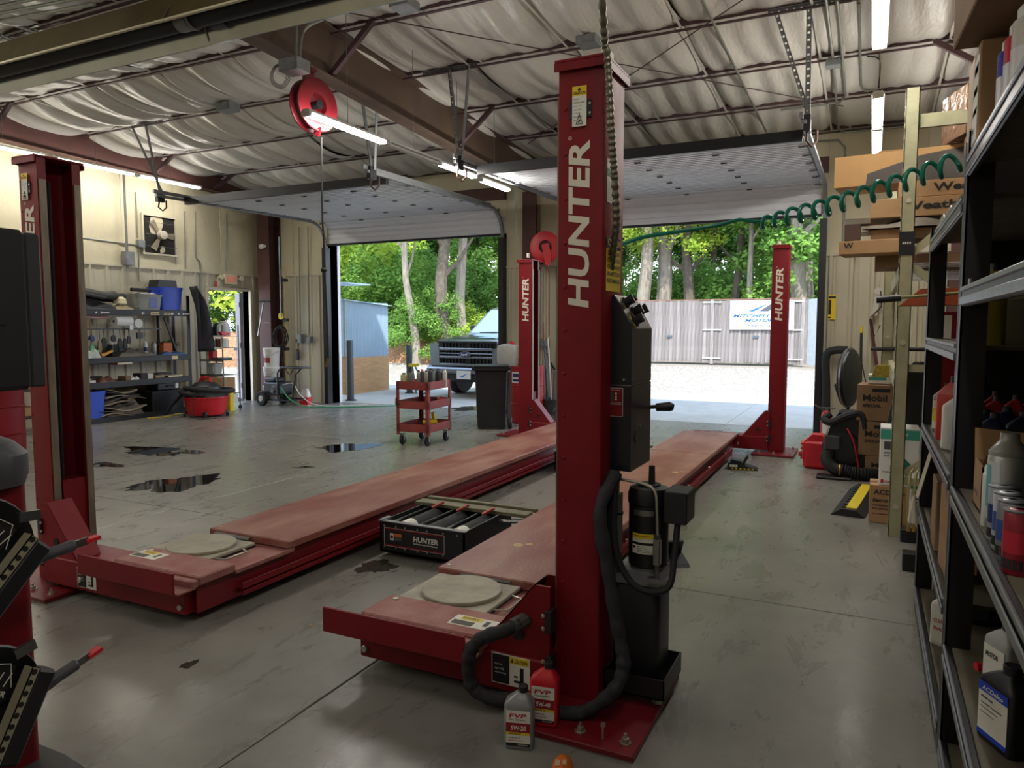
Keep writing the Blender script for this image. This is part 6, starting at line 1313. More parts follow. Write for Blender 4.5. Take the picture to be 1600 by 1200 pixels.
# ------------------------------------------------------------ stack of white buckets
bx, by_ = -10.22, 10.45
for k, lab in enumerate(('white pail with red label, bottom of stack at corner', 'white pail with red label, middle of stack at corner', 'white pail with red label, topmost of stack at corner')):
    t = thing('bucket', (bx + .012 * k, by_, k * .355), lab, 'bucket', group='white pails stacked in the corner')
    MB().lathe([(.125, 0), (.13, .01), (.15, .33), (.157, .33), (.157, .345), (.152, .352)], n=24).build('pail', WHITEP, t)
    MB().lathe([(.153, .30), (.159, .30), (.159, .31), (.153, .31)], n=24, ring=True).lathe([(.15, .275), (.156, .275), (.156, .283), (.15, .283)], n=24, ring=True).build('rim_ridge', WHITEP, t)
    MB().lathe([(.156, .352), (.158, .356), (.15, .362), (.14, .358)], n=24).build('lid', WHITEP, t)
    lm = MB().sheet(lambda u, v: ((.137 + .012 * v + .003) * cos(radians(-115 + 55 * u)), (.137 + .012 * v + .003) * sin(radians(-115 + 55 * u)), .08 + .10 * v), 6, 1); lm.build('red_label', mat('brick_red_label', lin('#9c3a34'), .5, var=.3, scale=30), t, smooth=0)
    MB().tube([(.158 * cos(a), .158 * sin(a), .30 - .09 * sin(a - pi) if pi < a < 2 * pi else .3) for a in [pi + pi * k_ / 10 for k_ in range(11)]], .003, 5).build('wire_handle', STEEL, t)
# ------------------------------------------------------------ pressure washer
w_ = thing('pressure_washer', (-9.9, 10.35, 0), 'black wheeled pressure washer with raised handle in the corner', 'pressure washer', radians(-8))
for y in (-.22, .25):
    MB().lathe([(.06, -.035), (.12, -.045), (.135, -.03), (.135, .03), (.12, .045), (.06, .035)], (-.25, y, .135), 22, 'y').build('tire', RUBBER, w_); MB().lathe([(.001, -.05), (.055, -.048), (.06, -.03), (.06, .03)], (-.25, y, .135), 16, 'y').build('rim', WHITEP, w_)
MB().cbox(-.32, .14, -.16, .18, .2, .44, .03).build('engine', BLACK, w_, smooth=0); MB().cbox(-.30, .0, -.14, .1, .44, .52, .02).build('fuel_tank', BLACKP, w_, smooth=0)
MB().box(.0, .12, -.2, -.16, .24, .4).cyl((.05, -.16, .3), (.05, -.24, .3), .05, 14).build('pump', STEEL, w_)
MB().tube([(-.38, -.18, .12), (.45, -.18, .12), (.45, .2, .12), (-.38, .2, .12)], .016, 8, closed=True).build('frame', BLACK, w_)
MB().tube([(.15, -.18, .12), (.15, -.18, .62), (.22, -.18, .70), (.30, -.18, .72)], .016, 8).tube([(.45, -.1, .12), (.55, -.1, .60), (.72, -.1, .72)], .014, 8).build('handle_tube', BLACK, w_)
MB().cbox(.28, .80, -.22, .06, .715, .745, .012).build('shelf_pad', BLACK, w_, smooth=0)
j = jug((-9.48, 10.55, 0), .19, .32, WHITEP, 'white jug with red base on floor beside pressure washer', cap=WHITEP); MB().box(-.097, .097, -.06, .06, .012, .16).build('red_fill', BRTRED, j, smooth=0)
solo(MB().tube(smoothpath([(-9.75, 10.2, .35), (-9.5, 10.15, .16), (-9.2, 10.2, .03), (-8.8, 10.4, .012), (-8.3, 10.75, .012), (-7.8, 11.3, .012)], 8), .011, 8), 'garden_hose', mat('green_hose', lin('#3f9a6c'), .5), (0, 0, 0), 'thin green hose trailing from pressure washer to door threshold', 'hose')
solo(MB().tube(smoothpath([(-9.75, 10.25, .40), (-9.55, 10.3, .42), (-9.35, 10.3, .2), (-9.1, 10.5, .02), (-8.4, 11.0, .012)], 8), .009, 8), 'white_hose', WHITEP, (0, 0, 0), 'thin pale hose arching from pressure washer over the jug', 'hose')
# cord, strap and signs on the corner column
t = thing('extension_cord', tuple(PY(438, 527, 10.62)), 'big tangle of dark cord hanging on the brown corner column', 'cord')
for k in range(7):
    a0 = k * .9; MB().tube([((.13 + .012 * (k % 3)) * cos(a) + .03 * sin(a0), .02 * sin(a * 2 + a0), (.19 + .02 * (k % 2)) * sin(a) + .02 * cos(a0)) for a in [2 * pi * j_ / 22 for j_ in range(22)]], .008, 6, closed=True).build('cord_loop', RUBBER, t)
MB().tube(smoothpath([(.0, 0, -.2), (.06, 0, -.5), (.2, 0, -.7), (.3, 0, -.6)], 6), .008, 6).build('cord_tail', RUBBER, t)
solo(MB().cyl((0, 0, 0), (0, -.006, 0), .065, 24), 'yellow_disc_sign', YELP, tuple(PY(439, 494, 10.6)), 'round yellow disc on brown corner column above the cord', 'sign')
solo(MB().cyl((0, 0, 0), (0, 0, 1.5), .011, 8), 'blue_pipe', mat('light_blue_pipe', (0, 0, 0)), tuple(PY(439, 495, 10.58)), 'thin pale blue pipe down front of the brown corner column', 'pipe')
t = thing('yellow_pole', tuple(PY(449, 590, 10.66)), 'yellowish pipe with black clamps beside the brown corner column', 'pipe'); MB().cyl((0, 0, 0), (0, 0, 2.1), .016, 10).build('pole', mat('yellowed_pipe', lin('#b29a5a'), .5), t)
for z in (.55, 1.1, 1.85): MB().box(-.045, .045, -.03, .03, z - .03, z + .03).build('clamp', BLACK, t, smooth=0)
t = thing('floor_squeegee', tuple(PY(403, 525, 10.55)), 'aluminium squeegee hanging tilted between side door and column', 'squeegee'); MB().beam((0, 0, 0), (.17, 0, .66), .022, .022).build('handle', STEEL, t); MB().box(.07, .34, -.015, .015, .64, .68).build('blade', RUBBER, t, smooth=0)
crumple(tuple(PY(418, 505, 10.6)), .1, .1, .02, WHITEP, 'crumpled white paper pinned on column left side', 'paper_wad', 'paper', 20)
t = thing('plugged_adapter', tuple(PY(465, 553, 11.02)), 'black plug-in adapter block hanging by cord from grey outlet', 'adapter'); MB().cbox(-.035, .035, -.02, .02, -.12, .09, .01).build('block', BLACKP, t, smooth=0); MB().tube([(0, 0, .09), (.01, 0, .2), (0, 0, .24)], .006, 6).build('cord', RUBBER, t); MB().cbox(-.025, .025, -.03, .02, .22, .29, .008).build('plug', BLACKP, t, smooth=0)
# ------------------------------------------------------------ trolley
def angle_leg(mb, x, y, sx_, sy_, z0, z1, w=.045, t=.003):
    mb.box(min(x, x + sx_ * w), max(x, x + sx_ * w), min(y, y + sy_ * t), max(y, y + sy_ * t), z0, z1); mb.box(min(x, x + sx_ * t), max(x, x + sx_ * t), min(y, y + sy_ * w), max(y, y + sy_ * w), z0, z1); return mb
c = thing('service_cart', (-5.10, 7.86, 0), 'faded red three-tray service cart holding bottles and tools', 'cart')
L1, L2 = .23, .30
for sx_ in (-1, 1):
    for sy_ in (-1, 1): angle_leg(MB(), sx_ * L1, sy_ * L2, -sx_, -sy_, .13, .80).build('leg', CART, c, smooth=0)
for z, h in ((.17, .10), (.46, .10), (.70, .10)):
    mb = MB().box(-L1, L1, -L2, L2, z, z + .006); mb.box(-L1, L1, -L2, -L2 + .004, z, z + h).box(-L1, L1, L2 - .004, L2, z, z + h).box(-L1, -L1 + .004, -L2, L2, z, z + h).box(L1 - .004, L1, -L2, L2, z, z + h); mb.build('tray', CART, c, smooth=0)
for sx_, sy_ in ((-1, -1), (1, -1), (-1, 1), (1, 1)):
    x, y = sx_ * (L1 - .05), sy_ * (L2 - .06)
    k_ = MB().box(x - .03, x + .03, y - .03, y + .03, .125, .14).box(x - .028, x - .022, y - .02, y + .02, .05, .13).box(x + .022, x + .028, y - .02, y + .02, .05, .13).build('caster_fork', STEEL, c, smooth=0); MB().lathe([(.02, -.018), (.05, -.02), (.058, -.01), (.058, .01), (.05, .02), (.02, .018)], (x, y, .058), 18, 'x').build('caster_wheel', RUBBER, k_)
c.rotation_euler[2] = radians(3)
random.seed(21); CZ = .71
for k, (dx, dy, h, r, col_, lab) in enumerate(((-.17, -.20, .19, .045, '#a9a878', 'squat pale yellow bottle on cart top, front left'), (-.06, -.22, .22, .042, '#5c5e58', 'grey bottle with shoulder on cart top, front middle'), (-.16, -.05, .20, .03, '#b8b4a2', 'cream spray can with red cap on cart top'), (-.04, -.06, .22, .03, '#8a8c86', 'grey spray can with black top on cart'), (.05, -.12, .24, .028, '#3b3e3a', 'dark green spray can with red top on cart'), (.1, .02, .23, .03, '#7d8078', 'grey can beside dark green one on cart'), (.16, -.1, .25, .032, '#34363a', 'tall charcoal bottle near front right of cart'), (.17, .06, .24, .03, '#2e2f31', 'black can on cart top toward back right'), (.2, .18, .22, .03, '#c9c7bd', 'white spray can at back right of cart'), (.03, .16, .22, .03, '#6a6d68', 'grey can at the back of cart top'), (-.1, .2, .2, .03, '#9c9a8c', 'beige can at the back left of cart top'))):
    can((-5.10 + dx, 7.86 + dy, CZ), r, h, mat('cart_can_%d' % k, lin(col_), .45), lab, cap=(BRTRED if k in (2, 4) else BLACKP if k != 8 else WHITEP), name='spray_bottle', cat='bottle', group='bottles on the service cart', capr=.5)
t = thing('angle_grinder', (-5.2, 7.62, .47), 'dark power tool with tan disc on middle cart tray', 'tool', .5); MB().cyl((-.12, 0, .05), (.1, 0, .05), .03, 10).build('body', BLACKP, t); MB().lathe([(.05, -.005), (.05, .005)], (-.14, 0, .08), 16, 'x').build('disc', mat('tan_disc', lin('#94755a'), .7), t)
t = thing('cut_off_tool', (-4.98, 7.95, .47), 'reddish round tool at right of middle cart tray', 'tool'); MB().cyl((0, 0, .05), (0, .12, .07), .045, 12).build('body', BRTRED, t); MB().cyl((0, -.02, .05), (0, 0, .05), .05, 12).build('disc', GREYP, t)
solo(MB().tube(smoothpath([(0, 0, .01), (.1, .05, .05), (.02, .1, .12), (.1, .2, .2)], 5), .006, 6), 'looped_cord', RUBBER, (-5.1, 7.6, .47), 'thin black cord rising from middle cart tray', 'cord')
t = thing('cordless_drill', (-5.0, 7.85, .18), 'yellow and black cordless drill on bottom cart tray', 'drill', .7); MB().cyl((-.1, 0, .09), (.08, 0, .09), .03, 12).build('motor', YELP, t); MB().beam((.02, 0, .08), (.05, 0, .0), .035, .03).build('grip', BLACKP, t); MB().cyl((-.15, 0, .09), (-.1, 0, .09), .015, 10).build('chuck', BLACK, t)
t = thing('yellow_grip_tool', (-5.02, 7.98, .18), 'yellow tool grip pointing up on bottom cart tray', 'tool'); MB().beam((0, 0, 0), (-.03, 0, .2), .03, .04).build('grip', YELP, t, smooth=0); MB().beam((0, 0, .03), (.1, 0, .04), .03, .03).build('body', BLACKP, t, smooth=0)
solo(MB().cyl((-.2, 0, .02), (.1, .1, .03), .014, 10).cyl((.1, .1, .03), (.16, .12, .03), .022, 10), 'ratchet', STEEL, (-5.15, 7.62, .18), 'steel ratchet handle lying on bottom cart tray', 'tool')
# ------------------------------------------------------------ wheeled bin, drum, jugs, mop bucket
b = thing('wheeled_bin', (-4.97, 9.45, 0), 'tall black two-wheeled rubbish bin between cart and red drum', 'bin', radians(28))
def rr4(w, d, z, r=.03, oy=0): return rrect(-w / 2, w / 2, -d / 2 + oy, d / 2 + oy, r, z, 3)
MB().loft([rr4(.40, .42, .02), rr4(.43, .45, .3), rr4(.47, .50, .84), rr4(.50, .54, .85), rr4(.52, .56, .90), rr4(.49, .53, .90), rr4(.44, .48, .80), rr4(.38, .4, .06)]).build('bin_body', BLACKP, b, smooth=30)
MB().loft([rr4(.51, .55, .90), rr4(.52, .56, .912), rr4(.50, .54, .92)]).build('lid', BLACKP, b, smooth=30)
MB().box(-.28, .28, -.30, -.285, .86, .90).build('rim', BLACK, b, smooth=0)
MB().box(.235, .28, -.18, .18, .1, .82).build('side_recess', GREYP, b, smooth=0)
for y in (-.14, .17): MB().lathe([(.02, -.025), (.07, -.03), (.085, -.02), (.085, .02), (.07, .03), (.02, .025)], (.27, y, .085), 20, 'x').build('wheel', RUBBER, b); MB().lathe([(.001, -.034), (.06, -.032), (.062, -.02)], (.27, y, .085), 16, 'x').build('wheel_hub', GREYP, b)
d = thing('steel_drum', (-4.80, 10.28, 0), 'red steel drum with round sticker behind the black bin', 'drum')
MB().lathe([(.27, 0), (.285, .01), (.285, .29), (.293, .30), (.285, .31), (.285, .57), (.293, .58), (.285, .59), (.285, .85), (.29, .86), (.29, .875), (.275, .87), (.27, .86)], n=36).build('drum_body', mat('drum_red', lin('#a3262e'), .35), d)
mb = MB(); mb.sheet(lambda u, v: (.287 * cos(radians(-112 + 28 * u)), .287 * sin(radians(-112 + 28 * u)), .62 + .17 * v), 5, 1); mb.slot(1); mb.sheet(lambda u, v: (.2885 * cos(radians(-109 + 22 * u)), .2885 * sin(radians(-109 + 22 * u)), .645 + .12 * v), 5, 1); mb.slot(0); mb.sheet(lambda u, v: (.29 * cos(radians(-108 + 20 * u)), .29 * sin(radians(-108 + 20 * u)), .68 + .03 * v), 5, 1); mb.sheet(lambda u, v: (.287 * cos(radians(-135 + 12 * u)), .287 * sin(radians(-135 + 12 * u)), .76 + .05 * v), 3, 1); mb.build('round_sticker', [WHITEP, mat('navy', (0, 0, 0))], d, smooth=0)
t = thing('oil_jug', (-4.99, 10.05, .875), 'large translucent jug half full of brown fluid on drum, left', 'jug')
MB().loft([rr4(.30, .2, 0), rr4(.32, .22, .03), rr4(.32, .22, .26), rr4(.28, .2, .31), rr4(.1, .1, .34)]).build('jug_body', mat('cloudy_clear_plastic', (0, 0, 0)), t); MB().loft([rr4(.30, .2, .004), rr4(.305, .205, .03), rr4(.305, .205, .17)]).build('brown_fluid', mat('brownish_fluid', lin('#8d7a70'), .3), t); MB().cyl((.06, 0, .33), (.06, 0, .37), .04, 14).build('cap', BRTRED, t)
t.location = (-5.0, 10.08, .877)
t = thing('yellow_jug', (-4.72, 10.2, .877), 'pale yellow dirty jug standing on the red drum', 'jug'); MB().loft([rr4(.22, .22, 0), rr4(.24, .24, .03), rr4(.24, .24, .31), rr4(.2, .2, .345)]).build('jug_body', mat('stained_yellow_plastic', lin('#d2d09c'), .4, col2=lin('#c3b64a'), scale=4), t); MB().box(-.1, .1, -.03, .03, .345, .355).build('grip', WHITEP, t, smooth=0)
t = thing('mop_bucket', (-4.45, 10.45, 0), 'dirty black pail holding broom handles behind far left post', 'bucket'); MB().lathe([(.12, 0), (.15, .33), (.158, .33), (.158, .36), (.148, .36), (.14, .3)], n=24).build('pail', mat('dirty_black_pail', lin('#2a2a2a'), .5, col2=lin('#8a8674'), scale=5, thr=(.55, .7)), t); MB().tube([(-.15, 0, .3), (-.12, -.12, .2), (.1, -.14, .18), (.15, 0, .3)], .004, 6).build('wire_handle', STEEL, t)
for k, (dx, dy, h, col_, tx, lab) in enumerate(((-.06, .03, 1.55, '#8a5a34', -.10, 'wooden broom handle rising from the pail'), (-.02, -.02, 1.25, '#2a4a7a', -.11, 'blue broom handle rising from the pail'), (.02, .02, 1.3, '#c9ccca', -.10, 'white pole rising from the pail'), (.06, -.02, .8, '#6a6d6a', .05, 'short grey umbrella-like bundle in the pail'))):
    solo(MB().cyl((dx, dy, .08), (dx + tx * .8, dy, h), .012 if k < 3 else .03, 8, .012 if k < 3 else .05), 'pole', mat('pole_%d' % k, lin(col_), .5), (-4.45, 10.45, 0), lab, 'pole')
t = thing('hanging_tongs', tuple(PY(860, 580, 11.04)), 'black shears hanging on wall right of mop bucket', 'tool'); MB().beam((0, 0, 0), (-.04, 0, .3), .03, .02).beam((0, 0, .15), (.1, 0, -.02), .02, .02).build('blades', BLACK, t, smooth=0)
# puddles and stains
WET = mat('wet_puddle', lin('#16140f'), .03, spec=.9); OILW = mat('damp_patch', lin('#2c2924'), .15, col2=lin('#45413a'), scale=6)
random.seed(14)
def puddle(u0, v0, u1, v1, thick, lab, m=WET, sk=0.0, seed=0):
    a = PZ(u0, v0); b_ = PZ(u1, v1); cx_ = (a + b_) / 2; d_ = (b_ - a); L0 = d_.length; ang = math.atan2(d_.y, d_.x); rr = random.Random(seed); n = 90; ph_ = [rr.uniform(0, 6.3) for _ in range(6)]
    ring = []
    for k in range(n):
        t_ = 2 * pi * k / n; r = 1 + .16 * sin(3 * t_ + ph_[0]) + .10 * sin(5 * t_ + ph_[1]) + .07 * sin(9 * t_ + ph_[2]) + .05 * sin(17 * t_ + ph_[3]) + .03 * sin(31 * t_ + ph_[4])
        ring.append((cos(t_) * L0 / 2 * r * .92, sin(t_) * thick / 2 * r))
    o_ = MB().prism(ring, 'z', .0008, .0022).build('puddle', m, smooth=0); o_.location = (cx_.x, cx_.y, 0); o_.rotation_euler = (0, 0, ang); return tag(o_, lab, 'puddle')
puddle(200, 768, 345, 744, .58, 'large dark puddle nearest the left runway front', seed=1)
puddle(196, 700, 306, 710, .50, 'long dark puddle farther back in front of left shelf', seed=2)
puddle(138, 724, 192, 729, .22, 'small puddle reflecting blue beside the left post', seed=3)
puddle(495, 703, 592, 695, .55, 'bright reflecting puddle left of the service cart', seed=4)
puddle(458, 731, 492, 729, .12, 'tiny puddle near the middle of floor', seed=5)
puddle(560, 893, 615, 878, .22, 'dark wet patch on floor between runways before the jack', OILW, seed=6)
puddle(700, 640, 790, 636, .6, 'damp stain on threshold by pickup truck tire', OILW, seed=7)
puddle(281, 1045, 310, 1032, .05, 'small dark scuff mark on near floor at left', OILW, seed=8)
# extra clutter on the left shelf
crumple((SX - .12, SP(133, 0), 1.28), .1, .28, .16, mat('navy_hat_cloth', lin('#1c2430'), .9), 'dark navy cloth cap bunch hanging at left end of shelf rail', 'hanging_cloth', 'cloth', 51)
carton((SX - .2, SP(157, 0), 1.60), .2, .4, .06, 'faded pink and white flat carton under top shelf board', m=mat('faded_pink_print', lin('#a98488'), .6, var=.2), tape=False)
t = thing('wire_basket', (SX - .28, SP(281, 0) + .02, 1.003), 'black wire basket with green cloth at right end of second shelf', 'basket')
for k in range(7): MB().tube([(0, -.2 + k * .065, 0), (0, -.2 + k * .065, .2)], .003, 4).build('wire', BLACK, t)
for k in range(4): MB().tube([(0, -.2, .03 + k * .055), (0, .2, .03 + k * .055)], .003, 4).build('wire', BLACK, t)
crumple((SX - .32, SP(279, 0), 1.16), .2, .34, .09, mat('green_cloth', lin('#2f5a34'), .9), 'green cloth bundle behind wires at right end of second shelf', 'cloth_bundle', 'cloth', 52)
solo(MB().beam((0, 0, 0), (-.02, -.22, .62), .03, .03), 'dark_pole', BLACK, (SX - .12, SP(283, 0), 1.01), 'dark slanting pole at the right end of the left shelf', 'pole', smooth=0)
for k, (u, c_, lab) in enumerate(((206, '#4d4640', 'small brown bottle behind canvas bag'), (192, '#2c2d30', 'dark tool case behind canvas bag on second shelf'))):
    carton((SX - .3, SP(u, 0), 1.003), .12, .14, .19, lab, m=mat('clutter_%d' % k, lin(c_), .6), tape=False, name='tool_box')
crumple((SX - .2, SP(192, 0), .075), .38, .62, .30, mat('mixed_liners', lin('#6d655a'), .9, var=.3), 'heap of folded carpet liners filling middle of bottom shelf', 'carpet_heap', 'carpet', 53)
# ------------------------------------------------------------ black shelving on the right
FX = .26; DP = .50
EDGE = mat('worn_bright_shelf_edge', lin('#74767a'), .32, .55, var=.2, scale=12); SB = mat('particle_board', lin('#6b6452'), .7, col2=lin('#56503f'), scale=7)
BLS = mat('shelf_black', lin('#0e0f12'), .4)
def bay(y0, y1, zs, lab, back):
    t = thing('shelving_unit', (FX + DP / 2, (y0 + y1) / 2, 0), lab, 'shelf')
    for z in zs:
        W(MB().box(FX + .02, FX + DP, y0, y1, z - .014, z), 'shelf_board', SB, t, smooth=0)
        b = W(MB().cbox(FX, FX + .02, y0, y1, z - .055, z + .004, .004), 'front_beam', BLS, t, smooth=0)
        W(MB().cbox(FX - .006, FX + .004, y0, y1, z - .008, z + .008, .003).cbox(FX - .007, FX, y0, y1, z - .052, z - .024, .003), 'bright_edge', EDGE, b, smooth=0)
        W(MB().box(FX + DP - .02, FX + DP, y0, y1, z - .055, z), 'rear_beam', BLS, t, smooth=0)
    if back: W(MB().box(FX + DP, FX + DP + .004, y0, y1, .0, 2.15), 'added_dark_back', BLS, t, smooth=0)  # added black sheet standing in for the shade deep inside the shelves
    if not back: pass
    return t
NB = bay(-.9, 2.80, (.08, .415, .96, 1.615, 2.03), 'nearest black shelving unit at right edge holding cans and cartons', True)
FB = bay(2.90, 4.38, (.10, .54, .98, 1.43, 1.93), 'black shelving unit farther along right side beyond its near post', True)
W(MB().box(FX + .17, FX + DP, 4.375, 4.38, 0, 2.0), 'added_dark_end', BLS, FB, smooth=0)  # another black sheet, added so the far end reads as deep shade
for t, ys in ((NB, (2.80, -.9)), (FB, (4.38,))):
    for y in ys:
        for x in (FX, FX + DP - .04):
            p_ = W(MB().box(x, x + .075, y, y + .01, 0, 2.12 if y < 4 else 2.0).box(x, x + .006, y, y + .085, 0, 2.12 if y < 4 else 2.0), 'post', BLS, t, smooth=0)
            if x == FX: W(MB().box(x - .0015, x + .001, y + .076, y + .085, 0, 2.1 if y < 4 else 1.98).box(x - .0015, x + .001, y, y + .005, 0, 2.1 if y < 4 else 1.98), 'post_edge', EDGE, p_, smooth=0)
for z in (1.6, 1.8): pass
W(MB().box(FX + .0, FX + .006, 2.6, 2.64, 1.62, 1.64), 'clip', STEEL, NB, smooth=0)
# --- near bay: cans and cone bottle on z .96
zs = .961; CP = lambda n, a: mat(n, lin(a), .3, .2)
def aer(y, x, lab, col, band, h=.158, r=.032):
    t = can((x, y, zs), r, h, CP('can_' + col[1:], col), lab, cap=None, name='aerosol_can', band=mat('band_' + band[1:], lin(band), .35), group=None)
    MB().lathe([(r * .99, h * .86), (r * 1.05, h * .87), (r * 1.05, h * .885), (r * .8, h * .89), (r * .3, h * .9)], n=20).build('rim', STEEL, t); MB().lathe([(r * 1.003, .012), (r * 1.006, .012), (r * 1.006, h * .22), (r * 1.003, h * .22)], n=20, ring=True).build('dark_base_band', INK, t)
    return t
aer(1.885, .305, 'red and yellow aerosol can at the right edge, nearest in the row', '#8a2030', '#b02234')
aer(1.985, .306, 'aerosol can with blue and silver label second in the row', '#7c8088', '#2c4a8a')
aer(2.07, .310, 'aerosol can with white and blue print third in the row', '#b9bdc2', '#38558c')
aer(2.15, .310, 'aerosol can with navy swirl fourth and farthest in the row', '#9a9ea6', '#22386c')
t = thing('spray_bottle', (.330, 2.235, zs), 'tall grey can with clear cone top behind the aerosol row', 'can')
MB().lathe([(.043, 0), (.046, .006), (.046, .20), (.044, .205)], n=24).build('can_body', mat('grey_green_can', lin('#9ea3a0'), .3, .4, var=.1), t); MB().lathe([(.046, .206), (.046, .214), (.022, .245), (.021, .264), (.001, .265)], n=24).build('cone_cap', mat('smoked_clear_cap', lin('#8f8f88'), .2, alpha=.85), t)
mb = MB().sheet(lambda u, v: (.0465 * cos(radians(170 + 70 * u)), .0465 * sin(radians(170 + 70 * u)), .04 + .15 * v), 8, 1); mb.slot(1); mb.sheet(lambda u, v: (.0472 * cos(radians(180 + 30 * u)), .0472 * sin(radians(180 + 30 * u)), .07 + .11 * v), 6, 1); mb.build('label', [mat('pale_label', lin('#b8bcb8'), .4), mat('aqua_label', lin('#5fa3a8'), .4)], t, smooth=60)
can((.300, 2.30, zs), .018, .165, mat('white_thin_can', lin('#c9ccca'), .4), 'slim white can behind the tall cone-topped can', cap=WHITEP)
carton((.372, 2.52, zs), .15, .17, .135, 'open brown carton on near shelf behind the spray cans', openf=True, m=CARD, texts=(('5W-20', 'l', .2, .3, .5, .12),))
# near bay top: cartons and bottles
zt2 = 2.032
carton((.335, 2.72, zt2), .14, .14, .32, 'upright carton with white label and black bars on near shelf top', m=CARD, stripes=(('l', .08, .1, .92, .9, PAPER), ('l', .15, .75, .8, .83, INK), ('l', .15, .55, .8, .62, INK), ('l', .15, .36, .8, .42, INK), ('l', .15, .2, .4, .25, INK)))
for k, (y, c_, lab) in enumerate(((2.50, '#2b3fa8', 'blue wrapped bottle on near shelf top beside labelled carton'), (2.38, '#c4283a', 'red wrapped bottle on near shelf top'), (2.26, '#c9c6bd', 'white bottle on top of near shelf'))):
    can((.34, y, zt2), .05, .26, mat('wrap_%d' % k, lin(c_), .25), lab, cap=WHITEP, name='wrapped_bottle', cat='bottle', band=mat('white_band', lin('#d5d5d8'), .3))
carton((.42, 2.42, zt2 + .34), .40, .75, .36, 'big blurry brown carton stacked overhead at the top right corner', m=CARDD, rz=0.05)
carton((.46, 2.60, zt2), .12, .24, .335, 'plain brown carton under the big overhead one', m=CARDD)
# lower shelves of the near bay
ob = oil_bottle('oil_bottle', (.345, 2.18, .416), radians(-62), BLACKP, BLACKP, .225, 'black oil bottle with blue and white label low on near shelf', w_=.13, dpt=.07, lines=[('#', .84, .16, 0, BLUEP, 0), ('ACDelco', .87, .08, .6, PAPER, .1), ('dexron', .74, .04, .35, INK, .08), ('Automatic Transmission', .64, .03, .6, INK, .08), ('Fluid full synthetic', .56, .03, .5, INK, .08), ('licensed product', .48, .03, .4, INK, .08), ('#', .1, .08, 0, BLUEP, 0)])
oil_bottle('oil_bottle', (.385, 2.5, .416), radians(-62), mat('pale_grey_plastic', lin('#a5a8a6'), .4), BLACKP, .22, 'pale grey bottle behind black oil bottle low on near shelf', lines=[('MOTOR', .7, .1, .5, INK, .1)])
solo(MB().cyl((0, 0, .02), (.07, .03, .02), .014, 10).cyl((.07, .03, .02), (.09, .04, .02), .008, 8), 'red_nozzle', BRTRED, (.33, 2.62, .416), 'small red nozzle lying on low near shelf', 'nozzle')
# --- far bay
zf = .981
oil_bottle('oil_bottle', (.335, 4.10, zf), radians(-35), mat('smoky_bottle', lin('#8f8f86'), .3), BLACKP, .24, 'smoky bottle with yellow label on far shelf beside its post', lines=[('#', .3, .4, 0, YEL, 0)], w_=.10)
oil_bottle('oil_bottle', (.335, 3.82, zf), radians(-35), mat('orange_red_plastic', lin('#b8382c'), .4), BLACKP, .29, 'orange-red bottle with black cap on far shelf between others', w_=.11, lab=False)
oil_bottle('oil_bottle', (.335, 3.52, zf), radians(-35), WHITEP, WHITEP, .25, 'white bottle partly behind the near black post', w_=.11, lab=False)
for j, (x, y) in enumerate(((.40, 3.12), (.50, 3.20), (.60, 3.28), (.385, 3.24), (.47, 3.36), (.57, 3.44))):
    oil_bottle('oil_bottle', (x, y, zf), radians(-10), mat('navy_plastic', lin('#16203c'), .4), BLACKP, .205, 'navy oil bottle with black cap behind carton, %s from the left' % ('third', 'fifth', 'sixth', 'first', 'second', 'fourth')[j], group='navy oil bottles behind the near post', lab=False, w_=.09)
for j, (x, y) in enumerate(((.40, 3.55), (.47, 3.62), (.55, 3.70), (.63, 3.78), (.42, 3.80), (.50, 3.88))):
    oil_bottle('oil_bottle', (x, y, zf), radians(-10), mat('dark_red_plastic', lin('#9c2128'), .4), BLACKP, .225, 'red oil bottle with black cap in rear rows of dark shelf, %s from left' % ('second', 'third', 'fifth', 'sixth', 'first', 'fourth')[j], group='red oil bottles in the dark shelf', lab=False, w_=.09)
jug((.44, 4.15, zf), .17, .30, BLACKP, 'black jug with moulded handle behind red oil bottles')
for k, (x, y, c_, lab) in enumerate(((.355, 3.02, '#8c7c1a', 'olive yellow jug on dark shelf above navy bottles'), (.43, 3.14, '#b9b8b2', 'grey-labelled jug on dark shelf, middle of three'), (.515, 3.22, '#a9a8a2', 'grey jug with red patch on the dark shelf'))):
    t = jug((x, y, 1.431), .12, .28, mat('dark_jug_%d' % k, lin(c_), .5), lab)
    if k: mb = MB(); plate(mb, (-.055, -.037, .16), (1, 0, 0), (0, 0, 1), .11, .05, .001); mb.build('red_patch', [RED] if k == 2 else [PAPER], t, smooth=0)
carton((.33, 3.25, .541), .10, .24, .33, 'tall dusty brown carton on lower far shelf, end on', m=CARD, texts=(('API SERVICE', 'f', .1, .3, .8, .05), ('CLEANER', 'f', .1, .22, .7, .05)), stripes=(('f', .0, .0, 1, .1, INK),), rz=.05)
carton((.31, 3.62, .541), .08, .2, .30, 'brown carton leaning behind the tall dusty one', m=CARDD, tape=False)
oil_bottle('oil_bottle', (.335, 3.62, .101), radians(-35), WHITEP, WHITEP, .25, 'white bottle with pink print on lowest far shelf', lines=[('CLEANER', .6, .1, .7, INKR, .1), ('WASH', .4, .1, .6, INKR, .1)])
solo(MB().cbox(-.12, .12, -.2, .2, 0, .38, .04), 'black_bin', BLACKP, (.45, 4.1, .101), 'black rounded bin at the back of lowest far shelf', 'bin', smooth=0)
crumple((.33, 3.95, 1.931), .16, .3, .12, mat('clear_bag', lin('#a8a69e'), .2, alpha=.8), 'clear plastic bag with parts on top of the far shelf', 'plastic_bag', 'bag', 30)
carton((.42, 3.3, 1.931), .2, .3, .20, 'dark carton on far shelf top behind near post', m=BLACKP, tape=False)
